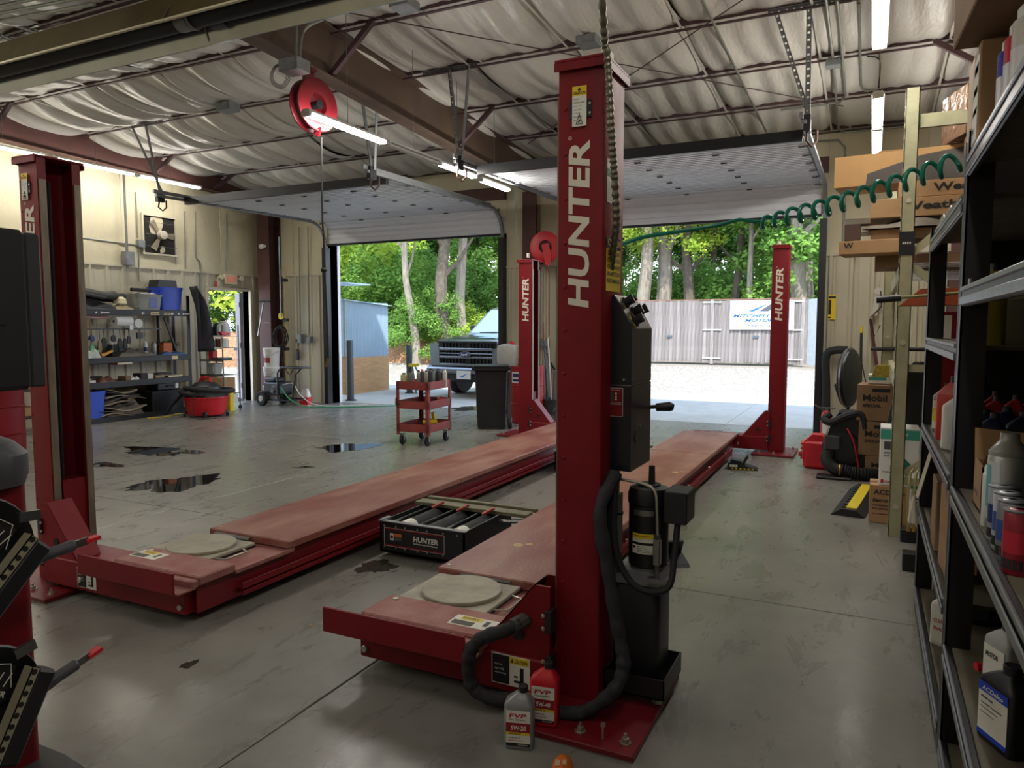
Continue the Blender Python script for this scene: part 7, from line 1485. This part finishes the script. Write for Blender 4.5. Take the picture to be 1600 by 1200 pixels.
carton((.40, 3.22, 2.132), .22, .16, .07, 'small tan carton with white end on dark carton', m=CARD, stripes=(('f', 0, 0, .3, 1, PAPER),), tape=False)
crumple((.24, 4.36, .46), .06, .08, .16, mat('dirty_rag', lin('#c4bda8'), .9), 'dirty white rag hanging on the far black post', 'rag', 'cloth', 33)
solo(MB().beam((0, 0, 0), (.05, -.12, .28), .004, .03), 'rag_tie', mat('dirty_rag', (0, 0, 0)), (.245, 4.32, .6), 'strip of cloth tying the rag to the far black post', 'cloth')
# ------------------------------------------------------------ beige pallet rack
rk = thing('pallet_rack', (.7, 7.2, 0), 'beige pallet rack with tall slotted upright beside black shelving', 'rack')
def upright(x, y, h, w_=.085, d_=.075):
    p_ = W(MB().box(x, x + w_, y, y + .006, 0, h).box(x, x + .006, y, y + d_, 0, h).box(x + w_ - .006, x + w_, y, y + d_, 0, h), 'upright', RACK, rk, smooth=0)
    mb = MB()
    for k in range(int(h / .076) - 1): mb.box(x - .004, x + .002, y - .003, y + .012, .1 + k * .076, .135 + k * .076)
    tag(W(mb, 'edge_teeth', RACK, p_, smooth=0), kind='stuff')
    for z in (.22, 1.38, 2.35): W(MB().cyl((x + w_ / 2, y, z), (x + w_ / 2, y - .006, z), .018, 12), 'rack_bolt', mat('pale_bolt', lin('#b9b5a0'), .5), p_)
    return p_
U1 = upright(.155, 5.76, 3.10); upright(1.1, 5.76, 3.1); upright(.10, 8.3, 3.1, .1); upright(1.1, 8.3, 3.1)
W(MB().box(.150, .245, 5.755, 5.84, 1.98, 2.14), 'black_band', BLACK, U1, smooth=0)
mb = MB(); [plate(mb, (.17 + k * .014, 5.753, 2.055), (1, 0, 0), (0, 0, 1), .009, .014, .001) for k in range(4)]; W(mb, 'band_print', PAPER, U1, smooth=0)
for (a, b) in (((.24, .45), (1.1, 1.15)), ((.24, 1.9), (1.1, 1.2)), ((.24, .40), (1.1, .40)), ((.24, 2.88), (1.1, 2.88)), ((.24, 2.0), (1.1, 2.8)), ((.24, 1.2), (1.1, 1.2))):
    W(MB().beam((a[0], 5.80, a[1]), (b[0], 5.80, b[1]), .035, .05 if a[1] != 2.88 else .09), 'frame_brace', RACK, rk, smooth=0)
for z in (1.93, 1.15):
    for x in (.16, 1.12): W(MB().cbox(x, x + .05, 5.84, 8.3, z - .11, z, .006), 'load_beam', RACK if x < .5 else RACKR, rk, smooth=0)
for k in range(12): W(MB().tube([(.18, 5.9 + k * .2, 1.93), (1.15, 5.9 + k * .2, 1.93)], .004, 5), 'deck_wire', GALV, rk)
for k in range(7): W(MB().box(1.19, 1.21, 5.84, 8.3, 1.2 + k * .24, 1.38 + k * .24), 'red_back_slat', RACKR, rk, smooth=0)
for y in (5.72, 5.02): pass
t = thing('hose_stand_base', (.28, 5.70, 0), 'black steel foot under brass-ended hydraulic hoses beside rack', 'base'); MB().cbox(-.05, .16, -.05, .03, .0, .09, .004).build('foot', BLACK, t, smooth=0); MB().cbox(-.06, .14, -.72, -.62, 0, .11, .004).build('front_foot', BLACK, t, smooth=0); MB().cbox(.08, .14, -.7, .03, 0, .05, .003).build('link_bar', BLACK, t, smooth=0)
for k, dx in enumerate((.0, .035, .07, .1)):
    t = thing('brake_pipe', (.275 + dx, 5.64, .09), ('steel pipe with brass fitting hanging by rack foot, leftmost', 'steel pipe with brass fitting, second by rack foot', 'steel pipe by rack foot, third from left', 'steel pipe by rack foot, rightmost')[k], 'pipe'); MB().tube(smoothpath([(0, 0, 0), (-.01, 0, .2), (.0, .02, .38), (.02, .06, .42)], 5), .008, 8).build('pipe', mat('zinc_yellow', lin('#9a9468'), .35, .6), t); MB().cyl((0, 0, -.005), (0, 0, .035), .013, 6).build('fitting', mat('brass', (0, 0, 0)), t)
# cartons on the rack
WT = 'WeatherTech'; zr_ = 1.935
carton((.38, 6.55, zr_), .75, .42, .10, 'flat brown carton lowest on rack shelf with wrinkled plastic', m=CARDD, tape=False)
carton((-.02, 6.25, 2.03), .42, .3, .10, 'crushed flat carton printed W jutting left from the rack', m=CARD, texts=(('W', 'f', .08, .45, .16, .4),), rz=-.1, tape=False)
solo(MB().box(-.055, .055, 0, .3, -.05, .07), 'open_carton_tube', mat('dark_brown_carton', lin('#4a3226'), .7), (-.16, 6.3, 2.205), 'small dark open square carton end sticking out at left of rack load', 'box')
carton((.32, 6.45, 2.14), .70, .40, .08, 'brown and grey flat carton in middle of rack pile', m=CARDD, tape=False)
crumple((.30, 6.42, 2.225), .74, .44, .09, mat('silver_film', lin('#9a968e'), .2, .5), 'crinkled silvery plastic wrap between cartons on rack', 'plastic_wrap', 'wrap', 40, n=26)
carton((.50, 6.50, 2.31), 1.08, .40, .14, 'long brown carton with big black lettering lower in rack pile', m=CARD, texts=((WT, 'f', .19, .35, .70, .42),), tape=False)
carton((.62, 6.52, 2.455), .95, .38, .12, 'long brown carton with black lettering above its twin on rack', m=CARD, texts=((WT, 'f', .24, .3, .70, .5),), tape=False)
t = carton((.22, 6.58, 2.58), 1.02, .40, .24, 'big topmost rack carton with black wedge pattern jutting left', m=mat('light_cardboard', lin('#b58c58'), .7, var=.06), tape=False, rz=-.12)
mb = MB(); q = -.2008
mb.add([(-.28, q, .0), (-.27, q, .09), (.10, q, .19), (.51, q, .235), (.51, q, .0)], [(0, 1, 2, 3, 4)]); tag(mb, None) if 0 else None; mb.build('wedge_print', mat('charcoal_print', lin('#4a443e'), .6), t, smooth=0)
carton((.10, 6.7, 2.825), .2, .2, .05, 'small flat carton on the topmost rack carton', m=CARD, tape=False)
carton((.62, 6.3, 2.83), .30, .4, .34, 'wrinkled glossy brown wrapped parcel high on the rack', m=mat('glossy_brown_wrap', lin('#7a5a3e'), .25, bump=.6, bscale=14), rz=.3)
for k, (z, c_, lab) in enumerate(((2.33, '#b7b4a8', 'white folded cartons left of rack pile, upper'), (2.26, '#c9c2a8', 'cream folded carton left of rack pile, lower'))):
    carton((-.12, 6.9, z), .22, .3, .05, lab, m=mat('pale_carton_%d' % k, lin(c_), .6), tape=False)
carton((.95, 6.3, 2.455 - .52), .3, .9, .37, 'brown carton stack support at back of the rack', m=CARDD)
for k in range(3):
    o_ = carton((.36 + .05 * k, 5.2 - .02 * k, 2.02 + .0 * k), .035, .22, .80 - .12 * k, ('tall thin wooden strip bundle leaning by rack, left', 'thin wooden strip in middle of bundle by rack', 'shortest wooden strip of bundle by the rack')[k], m=mat('raw_wood', lin('#b19a7c'), .7, var=.15), tape=False, name='wood_strip', cat='wood'); o_.location = (.40 + .05 * k, 4.15, 1.931)
carton((.52, 4.12, 1.931), .16, .2, .42, 'upright brown carton on top of far black shelf', m=CARD)
solo(MB().cbox(-.02, .25, -.05, .05, 0, .09, .008), 'white_channel', mat('ivory_channel', lin('#c4bea8'), .5), (.34, 3.75, 1.931), 'ivory plastic channel with holes on top of far shelf', 'channel', smooth=0)
solo(MB().cyl((0, 0, 0), (.06, 0, 0), .02, 10), 'round_stopper', BLACKP, (.30, 4.3, 1.955), 'small black knob on top of far shelf edge', 'knob')
# red machine seen between the posts
t = thing('shop_press', (.40, 5.25, 0), 'red shop machine with orange hood seen between the black posts', 'machine'); MB().cbox(-.02, .22, -.1, .1, 0, 1.55, .01).build('column', RED, t, smooth=0)
MB().prism([(-.25, 1.62), (.2, 1.62), (.14, 1.72), (-.14, 1.72)], 'y', -.16, .16).build('orange_hood', mat('orange_hood', lin('#b8552f'), .5), t, smooth=0); MB().box(-.10, .1, -.14, -.1, 1.35, 1.58).build('red_box', RED, t, smooth=0); MB().box(-.09, .03, -.145, -.14, 1.42, 1.56).build('label', PAPER, t, smooth=0)
t = thing('pry_bar', (.25, 4.9, 1.66), 'long steel rod with black grip pointing left from shelving', 'rod'); MB().cyl((-.12, 0, .0), (.42, 0, .04), .009, 8).build('rod', mat('zinc_yellow', (0, 0, 0)), t); MB().cyl((-.23, 0, -.01), (-.1, 0, 0), .02, 12).build('grip', BLACKP, t)
# ------------------------------------------------------------ stacks of cartons by the rack
for k, (z, dx, s_) in enumerate(((0, .08, .25), (.25, .02, .33), (.583, .0, .35))):
    carton((.10 + dx, 7.95, z), .38, .36, s_ - .003, ('brown motor oil carton at the bottom of stack behind blower', 'brown motor oil carton in the middle of stack by rack', 'topmost brown motor oil carton in stack left of the rack')[k], m=CARDD, texts=(('Mobil', 'f', .14, .55, .55, .18), ('SPECIAL', 'f', .14, .38, .42, .09)), stripes=(('f', .35, .8, .75, .9, INK),), rz=-.04 * k)
carton((.10, 7.95, .936), .22, .2, .09, 'small white and teal carton on top of oil carton stack', m=WHITEP, tape=False, stripes=(('f', 0, .4, .7, .7, mat('teal_print', lin('#3f9c8c'), .5)),))
TE = mat('teal_print', (0, 0, 0))
carton((.17, 6.26, 0), .28, .26, .29, 'brown carton lettered ACDelco on floor by rack upright', m=CARD, texts=(('ACDelco', 'f', .1, .76, .75, .13), ('dexron', 'f', .08, .56, .40, .11), ('TRANSMISSION FLUID', 'f', .08, .45, .6, .05), ('FULL SYNTHETIC', 'f', .08, .36, .5, .05), ('6 x 1 QUART', 'f', .08, .22, .4, .05)))
fr = (('Freon', 'f', .30, .865, .4, .06, PAPER), ('REFRIGERANT', 'f', .1, .55, .35, .03), ('410A', 'f', .1, .5, .15, .03), ('WARNING', 'f', .08, .22, .3, .03), ('Chemours', 'f', .14, .05, .35, .035, INKR))
t = carton((.22, 6.27, .293), .26, .26, .44, 'white refrigerant carton with teal band on the ACDelco carton', m=WHITEP, texts=fr, stripes=(('f', 0, .8, 1, .97, TE), ('f', .1, .62, .3, .76, GREYP), ('f', .05, .04, .12, .1, INKR)), tape=False)
mb = MB().add([(-.02, -.1325, .17), (.03, -.1325, .22), (.08, -.1325, .17), (.03, -.1325, .12)], [(0, 1, 2, 3)]); mb.build('diamond_mark', mat('dark_teal', lin('#1f6a58'), .5), t, smooth=0)
carton((.42, 6.0, 0), .26, .26, .42, 'second white refrigerant carton with teal band low beside rack foot', m=WHITEP, texts=fr, stripes=(('f', 0, .8, 1, .97, TE), ('f', .1, .62, .3, .76, GREYP)), tape=False)
carton((.55, 5.55, 0), .26, .26, .44, 'third white and teal carton seen between the black posts', m=WHITEP, texts=fr, stripes=(('f', 0, .8, 1, .97, TE),), tape=False)
# curved black panel standing behind the cartons
def fn(u, v): a = v * 1.35; return (.10 + .55 * (1 - cos(a)) * .55 + .5 * u * (.4 + .3 * v), 7.05 + .02 * u, .55 * 0 + 1.22 * sin(a))
o_ = solo(MB().sheet(fn, 6, 14), 'bumper_cover', mat('satin_black_panel', lin('#1a1c1f'), .35), (0, 0, 0), 'large curved satin black car panel standing behind white cartons', 'car panel', smooth=80); md = o_.modifiers.new('s', 'SOLIDIFY'); md.thickness = .03
# yellow and black cable ramp
t = thing('cable_ramp', (-.06, 6.78, 0), 'black rubber cable ramp with yellow centre strip on floor', 'cable ramp', radians(-6)); MB().prism([(-.125, 0), (.125, 0), (.06, .055), (-.05, .055)], 'y', -.55, .55).build('ramp_body', RUBBER, t, smooth=0)
MB().box(-.02, .06, -.5, .5, .055, .063).build('yellow_strip', YELP, t, smooth=0)
for k in range(10): MB().box(-.05, -.02, -.5 + k * .105, -.45 + k * .105, .055, .067).build('tooth', RUBBER, t, smooth=0)
# backpack leaf blower
b = thing('backpack_blower', (-.22, 8.0, 0), 'black backpack leaf blower with ribbed tube on floor by door', 'leaf blower')
MB().loft([[(x * s + dx, y, z) for x, y in ((-.16, -.16), (.2, -.16), (.24, 0), (.2, .2), (-.12, .2), (-.18, 0))] for z, s, dx in ((.06, .8, .06), (.2, 1.05, .04), (.4, 1.0, .02), (.55, .8, .03), (.64, .5, .04))]).build('engine_shroud', BLACKP, b, smooth=30)
MB().lathe([(.05, -.2), (.17, -.19), (.19, -.1), (.19, 0), (.15, .04)], (.0, .0, .28), 22, 'y').build('fan_housing', BLACKP, b)
MB().tube(smoothpath([(-.12, -.14, .62), (-.17, -.18, .57), (-.1, -.22, .55), (.04, -.2, .62), (.16, -.2, .64), (.2, -.2, .5)], 6), .035, 8).build('shoulder_strap', FABRIC, b)
MB().tube(smoothpath([(.04, -.22, .5), (.10, -.24, .38), (.14, -.24, .2), (.16, -.24, .08)], 6), .008, 6).build('red_piping', BRTRED, b)
MB().cbox(-.16, -.02, -.25, -.2, .28, .42, .01).build('buckle_plate', GREYP, b, smooth=0)
MB().tube(smoothpath([(-.1, -.16, .3), (-.13, -.22, .18), (-.06, -.26, .10), (.02, -.27, .09)], 6), .062, 14).build('elbow', RUBBER, b)
p_ = smoothpath([(.02, -.27, .09), (.12, -.26, .07), (.25, -.22, .065), (.34, -.2, .066)], 14)
MB().tube(p_, .06, 14, rads=[.064 if i % 3 else .053 for i in range(len(p_))]).build('ribbed_tube', RUBBER, b)
MB().tube([(.34, -.2, .066), (.52, -.15, .066)], .055, 14).build('nozzle_pipe', BLACKP, b)
for q in ((-.015, -.27, .09), (.35, -.198, .066)): MB().cyl(q, (q[0] + .012, q[1], q[2]), .067, 16).build('clamp_ring', mat('brass', (0, 0, 0)), b)
MB().cbox(-.22, .1, -.34, -.18, 0, .03, .01).build('foot_plate', BLACKP, b, smooth=0)
t = thing('gas_can', (-.50, 8.25, 0), 'bright red fuel can on floor left of backpack blower', 'fuel can'); MB().cbox(-.10, .14, -.1, .12, .0, .30, .03).build('can_body', BRTRED, t, smooth=0); MB().prism([(-.10, .28), (.14, .28), (.08, .36), (-.02, .36)], 'y', -.08, .1).build('shoulder', BRTRED, t, smooth=0)
for z in (.1, .15, .2, .25): MB().box(-.125, -.1, -.09, .1, z, z + .02).build('rib', BRTRED, t, smooth=0)
MB().box(-.15, -.12, -.02, .04, .12, .16).build('spout_lock', BRTRED, t, smooth=0)
# extinguisher
t = thing('fire_extinguisher', (-.47, 9.95, 0), 'red fire extinguisher with white label standing by right door', 'extinguisher'); MB().lathe([(.06, 0), (.066, .01), (.066, .34), (.05, .40), (.02, .43)], n=20).build('cylinder', BRTRED, t); MB().box(-.10, .1, -.012, .012, .455, .47).beam((-.02, 0, .42), (-.14, 0, .50), .015, .015).cyl((0, 0, .42), (0, 0, .46), .018, 10).build('lever_valve', STEEL, t)
MB().sheet(lambda u, v: (.0668 * cos(radians(-130 + 80 * u)), .0668 * sin(radians(-130 + 80 * u)), .14 + .14 * v), 6, 1).build('label', PAPER, t)
# stand fan
t = thing('stand_fan', (-.20, 8.7, 0), 'black round pedestal fan turned sideways near back wall', 'fan', radians(72)); t.scale = (.84, .84, .93)
MB().lathe([(.05, -.10), (.20, -.09), (.33, -.04), (.345, 0), (.33, .04), (.18, .10), (.05, .11)], (0, 0, 1.0), 32, 'y').build('cage', mat('dark_cage', lin('#25282c'), .35, .3, bump=.3), t)
MB().lathe([(.335, -.012), (.352, -.012), (.352, .012), (.335, .012)], (0, 0, 1.0), 36, 'y', ring=True).build('cage_rim', STEEL, t)
MB().cyl((0, 0, .02), (0, 0, .72), .022, 12).lathe([(.24, 0), (.24, .02), (.03, .05)], n=24).build('stand', BLACK, t)
MB().tube([(-.2, 0, .8), (-.14, 0, .70), (0, 0, .66), (.14, 0, .7), (.2, 0, .8)], .012, 8).build('yoke', BLACK, t)
MB().tube([(.05, .1, .98), (.09, .2, .9), (.03, .1, .72)], .02, 8).build('motor_cord', RUBBER, t)
# pipes, brooms, tools along the right part of the back wall
q = lambda u, v, y=10.9: tuple(PY(u, v, y))
solo(MB().tube(smoothpath([q(1291, 650), q(1291, 600), q(1290, 565), q(1294, 551), q(1306, 547), q(1325, 547)], 5), .055, 10), 'foam_wrapped_pipe', RUBBER, (0, 0, 0), 'black foam-wrapped pipe bent against wall right of right door', 'pipe')
solo(MB().tube([(.0, 8.28, 1.26), (.8, 8.28, 1.26)], .02, 8), 'horizontal_bar', BLACK, (0, 0, 0), 'horizontal black bar behind the rack at eye height', 'bar')
for k, (u0, v0, u1, v1, r, c_, lab) in enumerate(((1346, 510, 1345, 610, .016, '#26282a', 'black pole with yellow tip leaning on back wall'), (1360, 498, 1374, 600, .02, '#5b2f30', 'dark red handled tool leaning on back wall'), (1345, 560, 1368, 672, .008, '#3a3a3c', 'thin dark rod slanting behind the fan'))):
    t = thing('leaning_pole', q(u0, v0), lab, 'pole'); b_ = Vector(q(u1, v1)) - Vector(q(u0, v0)); MB().cyl((0, 0, 0), b_, r, 8).build('shaft', mat('lean_%d' % k, lin(c_), .6), t)
    if k == 0: MB().cyl((0, 0, 0), b_ * .1, .019, 10).build('yellow_tip', YELP, t)
t = thing('wall_pulley', q(1372, 455), 'white pulley arm with looped cable hanging on the back wall', 'pulley'); MB().cyl((0, .05, 0), (0, -.03, 0), .05, 16).beam((0, 0, 0), (-.03, 0, -.32), .07, .03).build('arm', mat('ivory_metal', lin('#b9b4aa'), .5), t); MB().tube([(.03, -.03, 0), (.05, -.03, -.2), (-.08, -.03, -.35), (-.02, -.03, -.6), (.04, -.03, -.45)], .008, 6).build('cable', RUBBER, t)
t = thing('warning_sticker', q(1300, 480, 11.05), 'small yellow and black sticker on liner right of right door', 'sticker'); mb = MB(); plate(mb, (-.05, -.01, -.17), (1, 0, 0), (0, 0, 1), .10, .34, .002); mb.slot(1); plate(mb, (-.045, -.013, -.1), (1, 0, 0), (0, 0, 1), .035, .2, .002); plate(mb, (-.045, -.013, .12), (1, 0, 0), (0, 0, 1), .09, .03, .002); plate(mb, (-.045, -.013, -.15), (1, 0, 0), (0, 0, 1), .04, .02, .002); mb.build('sticker', [YEL, INK], t, smooth=0)
solo(MB().prism([(-.14, 0), (.16, 0), (.16, .11), (-.1, .11)], 'y', 0, .05), 'cream_box', mat('yellow_poster', lin('#b5a13a'), .6, var=.4, scale=40), q(1388, 590, 7.4), 'worn yellow printed sheet hanging behind the rack upright', 'sheet', smooth=0)
# ------------------------------------------------------------ alignment console in the left foreground
XC = -2.20
cab = thing('alignment_cabinet', (-2.55, .95, 0), 'red equipment cabinet with rounded black top at left foreground', 'cabinet')
rl = lambda x0, x1, y0, y1, r, z: rrect(x0, x1, y0, y1, r, z, 4)
W(MB().loft([rl(-2.9, XC, .5, 1.275, .03, .20), rl(-2.9, XC, .5, 1.275, .03, 1.04)]), 'cabinet_body', RED, cab, smooth=30)
W(MB().loft([rl(-2.93, XC + .025, .46, 1.285, .08, 1.04), rl(-2.95, XC + .035, .44, 1.295, .09, 1.07), rl(-2.95, XC + .035, .44, 1.295, .09, 1.13), rl(-2.93, XC + .01, .46, 1.27, .09, 1.165), rl(-2.88, XC - .05, .5, 1.26, .07, 1.175)]), 'top_cover', GREYP, cab, smooth=40)
W(MB().loft([rl(-2.95, -2.04, .42, 1.36, .05, .0), rl(-2.95, -2.05, .42, 1.35, .05, .14), rl(-2.93, -2.10, .45, 1.31, .05, .20)]), 'base_skirt', mat('dark_grey_base', lin('#3c3d3c'), .5, var=.1), cab, smooth=30)
W(MB().loft([rl(-2.05, -2.035, .7, 1.2, .006, .02), rl(-2.06, -2.04, .7, 1.2, .006, .12)]), 'skirt_recess', BLACK, cab, smooth=0)
mo = thing('monitor_hood', (-2.15, .9, 1.3), 'large dark grey monitor back at the left edge', 'monitor')
W(MB().cbox(-2.16, -2.05, .2, 1.215, 1.325, 1.755, .012), 'housing', mat('dark_monitor_shell', lin('#1e1f23'), .5, var=.08), mo, smooth=0)
W(MB().cbox(-2.15, -2.06, 1.215, 1.258, 1.33, 1.75, .006), 'side_bezel', mat('monitor_bezel', lin('#34353a'), .5), mo, smooth=0)
W(MB().box(-2.3, -2.2, .7, .8, 1.17, 1.5).box(-2.25, -2.12, .7, .8, 1.4, 1.5), 'support_arm', BLACK, mo, smooth=0)
W(MB().box(-2.049, -2.047, .95, 1.15, 1.50, 1.505), 'panel_slot', INK, mo, smooth=0)
XP = -2.10
def clampset(lab, ox, oz, tilt, hx, hz, hdir):
    """wheel clamp hanging on cabinet side; all in the plane facing +X, y to the right"""
    t = thing('wheel_clamp', (XP, oz[0], oz[1]), lab, 'wheel clamp', rot=(tilt, 0, 0)); t.scale = (.9, .9, .9)
    MB().lathe([(.02, .0), (.12, -.0), (.16, .015), (.175, .04), (.17, .05), (.15, .03), (.11, .02)], n=36, ax='x').build('dish', BLACKP, t)
    MB().lathe([(.001, .03), (.05, .028), (.06, .01)], n=24, ax='x').lathe([(.001, .04), (.02, .038), (.022, .02)], n=16, ax='x').build('hub', BLACK, t)
    for k in range(3):
        a = k * 2.1 + .5; MB().beam((.02, .05 * cos(a), .05 * sin(a)), (.03, .15 * cos(a), .15 * sin(a)), .04, .02, up=(1, 0, 0)).build('spoke', BLACKP, t)
    MB().cbox(.02, .085, .10, .165, -.155, .125, .01).build('side_block', BLACKP, t, smooth=0)
    MB().box(.0855, .0875, .075, .10, -.15, .125).box(.05, .0875, .075, .08, -.15, .125).build('hole_strip', mat('pale_alloy_strip', lin('#b0a890'), .4, .3), t, smooth=0)
    for k in range(9): MB().cyl((.0872, .0875, -.135 + k * .031), (.0885, .0875, -.135 + k * .031), .0085, 12).build('strip_hole', INK, t)
    MB().box(.03, .05, -.06, .05, .05, .12).build('name_tag', INK, t, smooth=0)
    mb = MB(); lettering(mb, 'HUNTER', (.052, -.05, .03), (0, 1, 0), (0, 0, 1), .10, .018, bold=.03, shear=.15)
    for k in range(4): mb.beam((.052, -.04 + k * .025, .06), (.052, -.03 + k * .025, .10), .003, .002)
    mb.tube([(.052, -.06, .055), (.052, -.05, .115), (.052, .03, .125), (.052, .06, .06)], .0015, 4); mb.build('tag_print', PAPER, t, smooth=0)
    h = t
    hy, hz_ = hx, hz; d_ = Vector((0, cos(hdir), sin(hdir)))
    p0 = Vector((.05, hy, hz_)); MB().tube([p0 - d_ * .02, p0, p0 + d_ * .05, p0 + d_ * .105, p0 + d_ * .11], .018, 12, rads=[.02, .021, .018, .019, .015]).build('grip', GREYP, h)
    MB().cbox(.035, .065, hy - .025, hy + .01, hz_ + .0, hz_ + .035, .006).build('latch', BLACKP, h, smooth=0)
    a = p0 + d_ * .105; MB().beam(a, a + d_ * .05, .024, .010, up=(1, 0, 0)).build('steel_blade', STEEL, h, smooth=0)
    MB().beam(a + d_ * .04, a + d_ * .088, .012, .030, up=(1, 0, 0)).build('red_tip', BRTRED, h, smooth=0)
    MB().beam((.05, .03, .15), (.055, .075, .19), .03, .015, up=(1, 0, 0)).build('release_tab', STEEL, h, smooth=0)
    MB().lathe([(.10, -.03), (.16, -.02), (.165, 0), (.12, .01)], (0, .02, -.10), 24, 'x').build('lower_dish', RUBBER, t)
pa = PX(-56, 868, XP); pb_ = PX(-44, 1100, XP)
clampset('upper black wheel clamp with red-tipped lever on the cabinet side', 0, (pa.y, pa.z), radians(-44), .165, .09, radians(48))
clampset('lower black wheel clamp with red-tipped lever on the cabinet side', 0, (pb_.y, pb_.z), radians(-28), .165, .07, radians(42))
# red barrel and dark rack seen between monitor and post
d = thing('steel_drum', (-7.6, 4.4, 0), 'red drum with yellow label partly behind the left console', 'drum'); q = PZ(-5, 720); d.location = (q.x, q.y, 0)
MB().lathe([(.28, 0), (.285, .3), (.295, .31), (.285, .32), (.285, .6), (.295, .61), (.285, .62), (.285, .86), (.29, .88), (.27, .87)], n=30).build('drum_body', RED, d)
MB().sheet(lambda u, v: (.287 * cos(radians(-80 + 50 * u)), .287 * sin(radians(-80 + 50 * u)), .5 + .15 * v), 6, 1).build('yellow_label', YEL, d)
t = thing('small_rack', (-10.4, 5.9, 0), 'dark steel rack holding cartons behind the left console', 'rack', 0)
for y in (5.6, 6.25):
    for x in (-10.3, -10.9): W(MB().box(x - .02, x + .02, y - .02, y + .02, 0, 1.3), 'rack_post', BLACK, t, smooth=0)
for z in (.25, .62, 1.0): W(MB().box(-10.9, -10.28, 5.6, 6.25, z - .03, z), 'rack_shelf', BLACK, t, smooth=0)
carton((-10.55, 5.95, .621), .4, .45, .26, 'brown carton on dark rack behind the console', m=CARD); carton((-10.55, 5.95, .251), .4, .5, .12, 'flat brown carton lower on the dark rack', m=CARD)
carton((-10.5, 5.95, 1.001), .4, .4, .22, 'brown carton on top of the dark rack', m=CARDD)
# thin control joint detail and leaves on the floor
LF = mat('dry_leaf', lin('#a08048'), .8)
for k, (u, v, lab) in enumerate(((60, 964, 'small dry leaf on floor beside left post plate'), (486, 978, 'tiny dry leaf chip on the near floor'), (508, 910, 'small yellow leaf on floor between runways'), (553, 913, 'tiny leaf close to right runway front'), (1362, 858, 'small pebble-like chip on floor near cable ramp'))):
    q = PZ(u, v); o_ = MB().add([(-.018, 0, .002), (0, -.008, .004), (.018, 0, .003), (0, .009, .006)], [(0, 1, 2, 3)]).build('dry_leaf', LF, smooth=0); o_.location = q; o_.rotation_euler = (0, 0, k * 1.3); tag(o_, lab, 'leaf')
